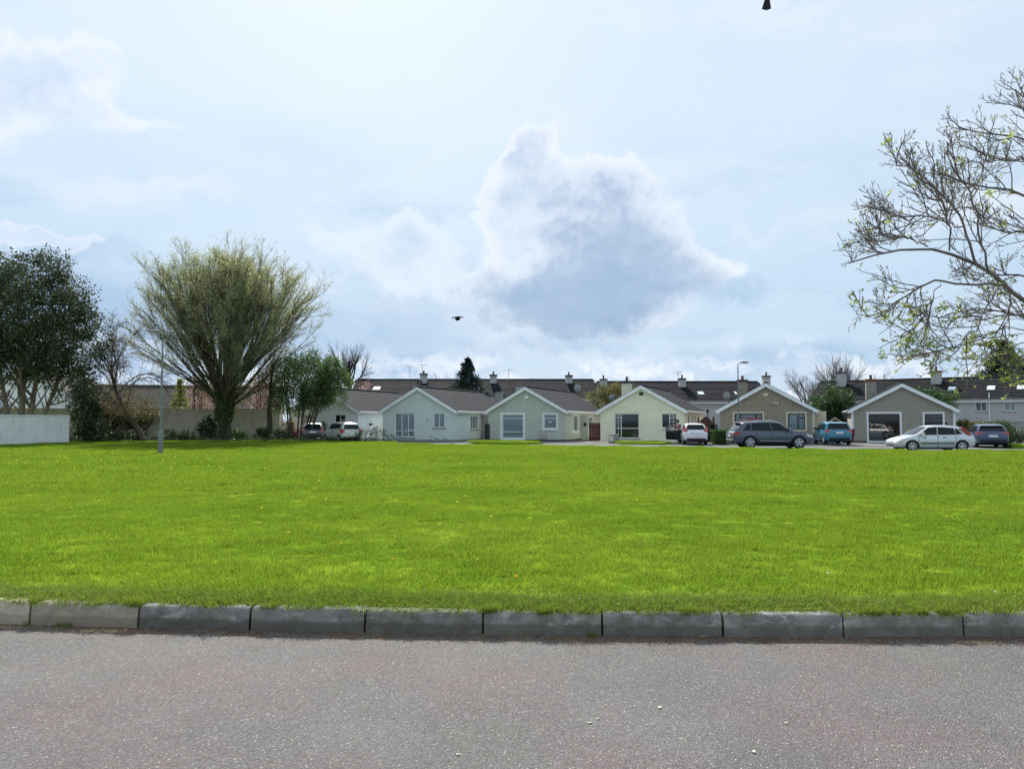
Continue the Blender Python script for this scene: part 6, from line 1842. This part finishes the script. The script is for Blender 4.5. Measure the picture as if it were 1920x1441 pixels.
leafy('pink_blossom_tree', 676, 84.0, 'coral-leaved small tree peeping over the white bungalow roof', [(0, 0, 4.6, 1.2, .9, 1.1), (.6, 0, 4.9, .8, .8, 1.0)], 46, 20, 'leaf_pink', .16, 55, .45)
leafy('maroon_shrub', 1410, 56.3, 'rounded maroon-leaved shrub rising behind the grey estate car', [(0, 0, 1.35, .92, .7, .48), (0, 0, .9, .8, .6, .5)], 120, 60, 'leaf_maroon', .085, 56, .22, stem=.03, cat='shrub')
leafy('roof_creeper', 1757, 66.0, 'dark green shrubby tree showing over the right roof slope of the grey pebble-dashed bungalow', [(0, 0, 3.2, 1.9, 1.2, 1.2), (-1.2, 0, 3.5, 1.0, 1.0, .9)], 120, 44, 'leaf_hedge', .15, 57, .42)['category'] = 'shrub'

leafy('bushy_tree', 205, 59.5, 'brownish bushy small tree between the dark evergreen and the leaning trunk', [(0, 0, 2.4, 1.5, 1.1, 1.3), (.9, 0, 3.2, 1.0, .9, .9), (-.5, 0, 3.8, .9, .8, 1.0)], 120, 40, 'leaf_brown', .13, 58, .45)
leafy('bushy_tree', 250, 60.5, 'low olive bushy small tree behind the leaning trunk', [(0, 0, 1.7, 1.3, .9, .9), (1.0, 0, 2.1, .9, .8, .7)], 80, 40, 'leaf_olive', .13, 59, .4)
# ---- shrubs
def shrub(px, Y, w, h, m, label, seed, per=46, n=40, size=.1, name='shrub', flowers=0.0, d=None, z=0.0, cat='shrub', group=None):
    rng = np.random.default_rng(seed)
    t = tree(name, gx(px, Y), Y, z, label, group, cat)
    d = d or w * .7
    st = grow(np.stack([rng.uniform(-w * .3, w * .3, 9), rng.uniform(-d * .3, d * .3, 9), np.full(9, -.05)], 1), np.stack([rng.normal(0, .35, 9), rng.normal(0, .3, 9), np.ones(9)], 1), h * .85, 4, .12, (0, 0, 0), rng)
    add_np('stems', tubes(st, .018, .006, 4), 'bark', t)
    c = in_ellipsoids(rng, [(0, 0, h * .48, w / 2 * .85, d / 2 * .85, h * .42), (w * .2, 0, h * .4, w * .3, d * .3, h * .35), (-w * .22, 0, h * .36, w * .28, d * .3, h * .32)], n, .4)
    p = clumped(rng, c, h * .16, per)
    p = p[p[:, 2] > 0.0]
    fm = rng.random(len(p)) < flowers
    add_np('leaves', leaves(p[~fm], size, rng, .35), m, t)
    if flowers: add_np('blossom', leaves(p[fm] + rng.normal(0, .03, (fm.sum(), 3)), size * .55, rng, .4, .9), 'blossom', t)
    return t
shrub(190, 57.5, 2.2, 1.25, 'leaf_shrub', 'low grey-green shrub left of the leaning trunk', 61, flowers=.03)
shrub(228, 57.2, 2.0, 1.1, 'leaf_shrub', 'low white-flecked shrub under the leaning trunk', 62, flowers=.07)
shrub(262, 58.2, 1.9, .95, 'leaf_shrub', 'low shrub at the very foot of the leaning trunk', 63, flowers=.05)
shrub(320, 58.6, 2.1, 1.15, 'leaf_shrub', 'flowering shrub just right of the left street lamp', 64, flowers=.08)
shrub(352, 59.0, 1.6, .95, 'leaf_shrub', 'small shrub with pale flowers midway between lamp and big trunk', 65, flowers=.08)
shrub(392, 60.8, 1.7, 2.2, 'leaf_ivy', 'upright dark evergreen bush close left of the ivied trunk', 66, size=.13, n=55)
shrub(447, 60.6, 1.5, 1.05, 'leaf_hedge', 'rounded green bush close right of the ivied trunk', 67)
shrub(492, 60.8, 1.4, 1.2, 'leaf_shrub', 'dark bush at the foot of the slim brown trunk', 68)
shrub(527, 60.0, 1.7, 1.15, 'leaf_shrub', 'loose flowering bush left of the multi-stemmed tree', 69, flowers=.06)
shrub(537, 62.0, 1.3, 2.0, 'leaf_olive', 'upright olive bush behind the multi-stemmed tree', 70)
shrub(548, 61.8, 1.1, 1.7, 'leaf_maroon', 'dark maroon bush among the stems of the multi-stemmed tree', 71, n=30)
shrub(604, 63.5, 1.7, 1.55, 'leaf_hedge', 'clipped round green bush under the white bungalow wall', 72, n=60, per=60)
shrub(1716, 54.5, 2.0, 1.15, 'leaf_lime', 'pale green rounded shrub between the two windows behind the silver hatchback', 73, n=50, z=GB)
shrub(1868, 54.0, 2.6, 1.9, 'leaf_hedge', 'large green bush behind the navy car', 74, n=80, per=50, size=.12, z=GB)
shrub(1898, 52.0, 2.2, 1.25, 'leaf_shrub', 'low spreading bush right of the navy car', 75, n=60, z=GB)
shrub(1838, 57.5, 2.6, 1.9, 'leaf_olive', 'yellow-green bush in front of the block wall', 76, n=70, z=GB)
shrub(1808, 58.6, 1.3, .8, 'leaf_olive', 'climber over the top of the tan timber fence', 77, n=26, z=1.0)
# young leggy plants in front of the pale hatchback
for i, (px, Y, hh, lb) in enumerate(((688, 57.6, 1.0, 'tall leggy young plant just right of the pale hatchback tail'), (699, 57.2, .9, 'leggy young plant below the side window of the white bungalow'), (709, 57.4, 1.05, 'tallest leggy young plant, by the corner of the sage bungalow'),
                                     (719, 57.0, .85, 'leggy young plant before the left corner of the sage bungalow'), (730, 57.2, .6, 'shortest young plant, nearest the window of the sage bungalow'), (675, 57.8, .7, 'short young plant in front of the rear bumper of the pale hatchback'))):
    rng = np.random.default_rng(80 + i)
    t = tree('young_plant', gx(px, Y), Y, 0, lb, 'young plants in the bed', 'plant')
    st = grow(rng.normal(0, .06, (6, 3)) * np.array([1, 1, 0]), np.stack([rng.normal(0, .3, 6), rng.normal(0, .3, 6), np.ones(6)], 1), hh, 5, .1, (0, 0, 0), rng)
    add_np('stems', tubes(st, .012, .005, 4), 'bark', t)
    p = np.concatenate([st[:, 3], st[:, 4], st[:, 1] * np.array([1.6, 1.6, .5])]); p = np.repeat(p, 9, 0) + rng.normal(0, .07, (len(p) * 9, 3)); p[:, 2] = np.abs(p[:, 2])
    add_np('leaves', leaves(p, .10, rng), 'leaf_shrub', t)
# ground cover under the trees
rng = np.random.default_rng(90)
gcx = rng.uniform(-42, -10.5, 5200); gcy = rng.uniform(58.4, 60.6, 5200) + np.where(gcx < -28, -1.5, 0)
gcz = np.abs(rng.normal(0, .16, 5200))
o = add_np('ground_cover', leaves(np.stack([gcx, gcy, gcz], 1), .16, rng, .4), 'leaf_shrub', None); o['kind'] = 'stuff'
# clipped hedge beside the cream house's drive
def hedge(px0, px1, Y, d, h, label, seed, m):
    rng = np.random.default_rng(seed)
    x0, x1 = gx(px0, Y), gx(px1, Y); w = x1 - x0
    t = tree('clipped_hedge', (x0 + x1) / 2, Y + d / 2, GB, label, None, 'hedge')
    n = 2600
    f = rng.integers(0, 3, n); p = rng.random((n, 3)) * np.array([w, d, h]) - np.array([w / 2, d / 2, 0])
    p[f == 0, 1] = -d / 2; p[f == 1, 2] = h; k = f == 2; p[k, 0] = np.where(rng.random(k.sum()) < .5, -w / 2, w / 2)
    p += rng.normal(0, .025, p.shape)
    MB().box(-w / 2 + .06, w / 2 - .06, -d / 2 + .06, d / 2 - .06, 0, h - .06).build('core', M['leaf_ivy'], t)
    add_np('leaves', leaves(p, .085, rng, .2, .7), m, t)
hedge(1341, 1362, 54.0, 1.2, .95, 'dark green clipped box hedge right of the white car with open doors', 91, 'leaf_hedge')
hedge(1363, 1386, 55.4, 1.2, .95, 'lighter green clipped hedge block behind the tail of the grey estate car', 92, 'leaf_mid')

# ---- the near tree reaching in from the right
rng = np.random.default_rng(17)
YR = 9.3
SN = YR / 19.0
xt = gx(2160, YR)
t = tree('budding_tree', xt, YR, 0, 'nearest tree, budding bare branches with opening pale green leaves reaching in from the right')
def limb(pix, y0, y1):
    n = len(pix); y0, y1 = y0 * SN, y1 * SN
    return np.array([px2(a, b, y0 + (y1 - y0) * i / (n - 1)) for i, (a, b) in enumerate(pix)]) - np.array([xt, YR, 0])
def resample(P, K):
    s = np.concatenate([[0], np.cumsum(np.linalg.norm(np.diff(P, axis=0), axis=1))]); q = np.linspace(0, s[-1], K)
    return np.stack([np.interp(q, s, P[:, i]) for i in range(3)], 1)
LIMBS = [
    ([(2150, 720), (2060, 655), (1985, 600), (1920, 560), (1885, 535), (1856, 514), (1831, 498), (1806, 481), (1773, 466), (1740, 462), (1706, 472), (1644, 478), (1592, 490)], 19, 17.5, .085),
    ([(1831, 498), (1819, 458), (1806, 425), (1790, 391), (1756, 358), (1723, 333), (1690, 305), (1677, 288)], 18, 18.6, .034),
    ([(1780, 470), (1779, 430), (1770, 390), (1748, 350), (1720, 318)], 17.9, 17.0, .022),
    ([(1885, 535), (1860, 530), (1831, 535), (1800, 533), (1764, 525), (1727, 536), (1690, 562), (1655, 582), (1622, 598)], 18.4, 19.4, .032),
    ([(2150, 640), (2050, 560), (1985, 524), (1920, 516), (1885, 512), (1862, 516), (1830, 525)], 19, 18.6, .05),
    ([(2150, 600), (2040, 440), (1980, 388), (1920, 368), (1873, 358), (1840, 350), (1806, 342), (1773, 326), (1745, 318)], 19, 18.2, .06),
    ([(2130, 500), (2030, 350), (1975, 290), (1920, 256), (1882, 256), (1848, 252), (1815, 243), (1796, 239)], 19, 20.0, .05),
    ([(2000, 330), (1960, 250), (1935, 215), (1922, 190), (1914, 165)], 19.4, 19.6, .03),
    ([(1868, 541), (1848, 578), (1831, 612), (1790, 650), (1748, 658), (1712, 668)], 18.6, 18.0, .020),
    ([(1900, 546), (1890, 590), (1880, 630), (1862, 660), (1850, 672)], 18.8, 19.2, .018),
    ([(1960, 585), (1945, 625), (1925, 660), (1905, 685)], 19, 18.6, .018),
    ([(1806, 425), (1770, 412), (1735, 405), (1700, 412), (1665, 400), (1650, 392)], 18.3, 19.2, .018),
    ([(1856, 514), (1840, 460), (1835, 410), (1815, 360), (1790, 310), (1775, 280)], 18, 17.2, .028),
    ([(1740, 462), (1700, 446), (1665, 440), (1640, 425)], 17.8, 18.2, .016),
    ([(1764, 525), (1745, 560), (1730, 600), (1700, 622), (1678, 632)], 19, 19.3, .015),
    ([(2040, 440), (1990, 430), (1940, 432), (1890, 440), (1850, 425), (1828, 400)], 19.2, 20.3, .035),
    ([(2060, 660), (2010, 640), (1960, 600), (1915, 590), (1870, 585), (1830, 575), (1790, 585), (1760, 600)], 19, 20.4, .030),
    ([(2000, 320), (1960, 310), (1920, 300), (1880, 300), (1850, 290), (1825, 275)], 19.4, 18.6, .026),
]
K = 14
LB = np.stack([resample(limb(p, a, b), K) for p, a, b, r in LIMBS])
LB[:, 1:] += rng.normal(0, .018, LB[:, 1:].shape)
LR = np.array([r for *_, r in LIMBS]) * SN * 0.98
# the part of the crown outside the picture, so that the tree is whole
n1 = 14
ph = rng.uniform(-1.3, 1.3, n1); th = np.radians(rng.uniform(12, 75, n1))
D1 = np.stack([np.sin(th) * np.cos(ph), np.sin(th) * np.sin(ph), np.cos(th)], 1)
B0 = grow(np.tile([[0, 0, 2.1]], (n1, 1)) + rng.normal(0, .12, (n1, 3)) * np.array([.3, .3, 1]), D1, 2.4 + 1.8 * rng.random(n1), K, .08, (0, 0, .03), rng)
TK = np.array([[[0, 0, -.2], [.02, 0, .6], [-.03, .02, 1.2], [.0, 0, 1.9], [.05, 0, 2.6], [0, 0, 4.4]]])
A1 = np.concatenate([LB, B0]); AR = np.concatenate([LR, np.full(n1, .03)])
vis = np.arange(len(A1)) < len(LB)
def density(n_vis, n_hid): return n_vis, n_hid
def twigs(par, n, t0, t1, a0, a1, l0, l1, K, w, trop):
    P_, D_, t_ = spawn(par, n, t0, t1, a0, a1, rng)
    D_ = D_ * np.array([1, .75, 1])
    return grow(P_, D_, SN * (l0 + (l1 - l0) * rng.random(len(P_))) * (1.25 - .85 * t_), K, w, trop, rng)
B2 = np.concatenate([twigs(LB, 13, .22, 1, .35, 1.05, .7, 1.9, 8, .12, (-.01, 0, .06)), twigs(B0, 9, .3, 1, .4, 1.1, .7, 1.7, 8, .12, (0, 0, .05))])
nv2 = len(LB) * 13
B3 = np.concatenate([twigs(B2[:nv2], 6, .15, 1, .45, 1.1, .28, .72, 6, .16, (0, 0, .10)), twigs(B2[nv2:], 4, .2, 1, .4, 1.1, .25, .6, 6, .15, (0, 0, .08))])
nv3 = nv2 * 6
B4 = twigs(B3[:nv3], 2, .3, 1, .5, 1.1, .07, .20, 4, .2, (0, 0, .12))
add_np('trunk', tubes(TK, .19, .06, 12), 'bark', t, True)
add_np('branches', join([tubes(A1, AR, .0075, 8), tubes(B2, .0078, .0038, 5), tubes(B3, .0040, .0026, 4), tubes(B4, .0029, .0023, 3)]), 'bark_twig', t, True)
# buds at the twig tips: small pointed ellipsoids
tips = np.concatenate([B3[:nv3, -1], B4[:, -1]]); td = nrmz(np.concatenate([B3[:nv3, -1] - B3[:nv3, -2], B4[:, -1] - B4[:, -2]]))
kk = rng.random(len(tips)) < .75; tips, td = tips[kk], td[kk]
bp = tips[:, None] + td[:, None] * np.array([0, .011, .028])[None, :, None]
v_, f_ = tubes(bp, .0052, .0018, 4)
M['bud'] = mat('reddish_buds', (0.12, 0.085, 0.06), .8, .3, 20, c2=(0.16, 0.18, 0.06), f2=.55, space='World')
add_np('buds', (v_, f_), 'bud', t)
# opening palmate leaves: each cluster that shows is one piece
M['leaf_open'] = leaf_mat('opening_leaves', (0.23, 0.30, 0.06), (0.33, 0.39, 0.11), .55, .15, 4)
def palm_leaf(seed, s):
    r = random.Random(seed); b = MB()
    for q in range(r.choice((5, 6, 7))):
        a = q * 1.05 + r.uniform(-.3, .3); el_ = r.uniform(-.5, .5); l = s * r.uniform(.7, 1.15)
        d = Vector((math.cos(a) * math.cos(el_), math.sin(a) * math.cos(el_), math.sin(el_))); sd_ = d.cross(Vector((0, .2, 1))).normalized()
        up_ = Vector((0, 0, 1))
        pts = [Vector((0, 0, 0)), d * l * .5 + sd_ * l * .20 + up_ * .003, d * l * .78 + sd_ * l * .24, d * l - up_ * l * .12, d * l * .78 - sd_ * l * .24, d * l * .5 - sd_ * l * .20 + up_ * .003]
        b.add(pts, [(0, 1, 5), (1, 2, 4, 5), (2, 3, 4)])
    me = b.mesh('leaf', recalc=False); me.materials.append(M['leaf_open']); return me
LM = [palm_leaf(300 + i, .060) for i in range(6)]
cand = np.concatenate([B3[:nv3, -1], B4[:, -1]])
# more leaves on the lower and outer part of the crown
scn = (cand[:, 2] < 2.55) * 3.0 + (cand[:, 2] < 3.2) * 1.0 + .35
scn = scn / scn.sum()
pick = rng.choice(len(cand), 700, replace=False, p=scn)
for i, ix in enumerate(pick[:230]):
    o = link('leaf', LM[i % 6], None, t, tuple(cand[ix]))
    o.rotation_euler = (random.uniform(-.6, .6), random.uniform(-.6, .6), random.uniform(0, 6.3)); s_ = random.uniform(.55, 1.25); o.scale = (s_, s_, s_)
small = cand[pick[230:]]
o = add_np('small_leaves', leaves(np.repeat(small, 3, 0) + rng.normal(0, .011, (len(small) * 3, 3)), .034, rng, .2, .6), 'leaf_open', t); o['kind'] = 'stuff'

# ================================================================== small things on lawn and road
M['yellow'] = mat('dandelion_yellow', (0.75, 0.52, 0.015), .9, .15, 40)
M['daisy'] = mat('daisy_white', (0.75, 0.75, 0.7), .9, .08, 40)
def flower_mesh(r, m, nm):
    b = MB(); n = 12; vs = [(0, 0, .012)]
    for k in range(n):
        a = 2 * math.pi * k / n; rr = r * (1 if k % 2 else .78); vs.append((rr * math.cos(a), rr * math.sin(a), .004 if k % 2 else 0))
    b.add(vs, [(0, 1 + k, 1 + (k + 1) % n) for k in range(n)]); me = b.mesh(nm); me.materials.append(M[m]); return me
dm, dw_ = flower_mesh(.021, 'yellow', 'flower_head'), flower_mesh(.015, 'daisy', 'flower_head')
sm = MB().tube([(0, 0, -.05), (.004, 0, -.02), (0, 0, .002)], .002, 5).mesh('stem'); sm.materials.append(M['leaf_mid'])
def ground_pt(px, py, z=0.0):
    v = px2(px, py, 1.0) - Vector((0, 0, CAMZ)); k = (z - CAMZ) / v.z
    return Vector((v.x * k, v.y * k, z))
def flower(px, py, me, label, group, hgt=.07, cat='flower', name='dandelion', s=1.0):
    p = ground_pt(px, py, hgt)
    t = empty(name, (p.x, p.y, hgt), random.uniform(0, 6), label, cat, group)
    t.scale = (s, s, s)
    o = link('flower_head', me, None, t); o.rotation_euler = (random.uniform(-.2, .7), random.uniform(-.4, .4), 0)
    link('stem', sm, None, t)
flower(968, 1080, dm, 'largest yellow dandelion, alone near the middle of the lawn edge', 'dandelions in the lawn', s=1.15)
for px, py, lb in ((750, 1080, 'small yellow dandelion nearest the kerb, left of the largest one'), (766, 1027, 'yellow dandelion farthest back of the small ones left of the largest'),
                   (738, 1047, 'yellow dandelion just behind the small one nearest the kerb'), (896, 1048, 'yellow dandelion close behind the largest one, on its left'), (640, 1018, 'leftmost of the near yellow dandelions in the lawn')):
    flower(px, py, dm, lb, 'dandelions in the lawn', s=.9)
for px, py, lb in ((1553, 1074, 'single white daisy in the lawn right of centre'), (1000, 1106, 'white daisy close to the kerb below the largest dandelion'), (1866, 1110, 'white daisy near the kerb at the right edge')):
    flower(px, py, dw_, lb, 'daisies in the lawn', .05, name='daisy', s=1.1)
rng = np.random.default_rng(99)
n = 64
fx, fy = [], []
for i in range(n):
    if i < 48: px, py = rng.uniform(0, 420), rng.normal(862, 9)
    elif i < 56: px, py = rng.uniform(420, 1000), rng.uniform(848, 930)
    else: px, py = rng.uniform(0, 1920), rng.uniform(855, 1000)
    py = max(py, 846)
    p = ground_pt(px, py, .08)
    if p.y < 52: fx.append(p.x); fy.append(p.y)
V, Fc = [], []
for a, b_ in zip(fx, fy):
    s = .009 + .00042 * b_; k = len(V); z = .075 + .02 * rng.random()
    V += [(a - s, b_ - s, z), (a + s, b_ - s, z), (a + s, b_ + s, z + .02), (a - s, b_ + s, z + .02)]; Fc.append((k, k + 1, k + 2, k + 3))
o = link('distant_dandelions', np_mesh('distant_dandelions', V, Fc, M['yellow'])); o['kind'] = 'stuff'
# dark worm casts and clover tufts in the grass
V, Fc = [], []
# grit, fallen petals and scraps on the road
M['petal'] = mat('pale_scraps', (0.42, 0.40, 0.36), .9, .12, 30)
M['grit'] = mat('grit', (0.22, 0.19, 0.16), .95, .4, 30, space='World')
M['straw'] = mat('dry_stalk', (0.42, 0.33, 0.2), .9, .15, 20)
M['dead'] = mat('dead_leaf_crumbs', (0.12, 0.07, 0.04), .95, .35, 20, space='World')
def specks(name, pts, s, m, flat=.35):
    V, Fc = [], []
    for (a, b_) in pts:
        q = s * random.uniform(.5, 1.5); r_ = random.uniform(0, 6.3); k = len(V); h_ = q * flat
        for j in range(4):
            V.append((a + q * math.cos(r_ + j * 1.57) * random.uniform(.6, 1.1), b_ + q * math.sin(r_ + j * 1.57) * random.uniform(.6, 1.1), ROAD_Z + .001))
        V.append((a, b_, ROAD_Z + .001 + h_))
        for j in range(4): Fc.append((k + j, k + (j + 1) % 4, k + 4))
    o = link(name, np_mesh(name, V, Fc, M[m])); o['kind'] = 'stuff'
specks('grit', [(x := random.uniform(-6, 6), kerb_y(x) - abs(random.gauss(.0, .13)) - .01) for _ in range(2600)], .0055, 'grit', .7)
specks('leaf_crumbs', [(x := random.uniform(-6, 6), kerb_y(x) - abs(random.gauss(.0, .09)) - .01) for _ in range(2600)], .010, 'dead', .5)
specks('loose_chippings', [(random.uniform(-4.5, 4.5), random.uniform(3.2, 5.9)) for _ in range(1500)], .0042, 'grit', .7)
specks('pale_crumbs', [(random.uniform(-4.5, 4.5), random.uniform(3.2, 5.95)) for _ in range(260)], .0055, 'petal', .4)
def scrap(px, py, s, label):
    p = ground_pt(px, py, ROAD_Z)
    b = MB(); n = 7; vs = [(0, 0, .005)]
    for k in range(n):
        a = 2 * math.pi * k / n; r_ = .62 * s * random.uniform(.5, 1.1); vs.append((r_ * math.cos(a) * 1.6, r_ * math.sin(a), random.uniform(.001, .005)))
    b.add(vs + [(x_, y_, z_ - .0009) for x_, y_, z_ in vs], [(0, 1 + k, 1 + (k + 1) % n) for k in range(n)] + [(n + 1, n + 2 + (k + 1) % n, n + 2 + k) for k in range(n)])
    o = b.build('paper_scrap', M['petal'], None, (p.x, p.y, p.z + .002), random.uniform(0, 3)); tag(o, label, 'scrap', 'pale scraps on the road')
scrap(1237, 1326, .022, 'largest pale crumpled scrap on the road right of centre')
scrap(1106, 1355, .016, 'pale scrap on the road left of the largest one')
scrap(1122, 1348, .013, 'thin pale scrap beside another between it and the largest')
scrap(858, 1415, .018, 'pale scrap near the bottom of the picture left of centre')
scrap(1414, 1409, .020, 'pale scrap near the bottom right of centre')
scrap(1474, 1355, .016, 'pale scrap on the road further right')
def stick(px0, py0, px1, py1, r_, m, label):
    a, b_ = ground_pt(px0, py0, ROAD_Z), ground_pt(px1, py1, ROAD_Z); mid = (a + b_) / 2
    o = MB().tube([a - mid + Vector((0, 0, .004)), Vector((.004, .006, .007)), b_ - mid + Vector((0, 0, .004))], [r_, r_, r_ * .6], 6).build('dry_stalk', M[m], None, tuple(mid)); tag(o, label, 'stalk', 'dry stalks by the kerb')
stick(1310, 1194, 1352, 1191, .004, 'straw', 'pale dry stalk lying along the foot of the kerb right of centre')
stick(1420, 1200, 1450, 1211, .003, 'dead', 'thin brown stalk lying askew just right of the pale one')
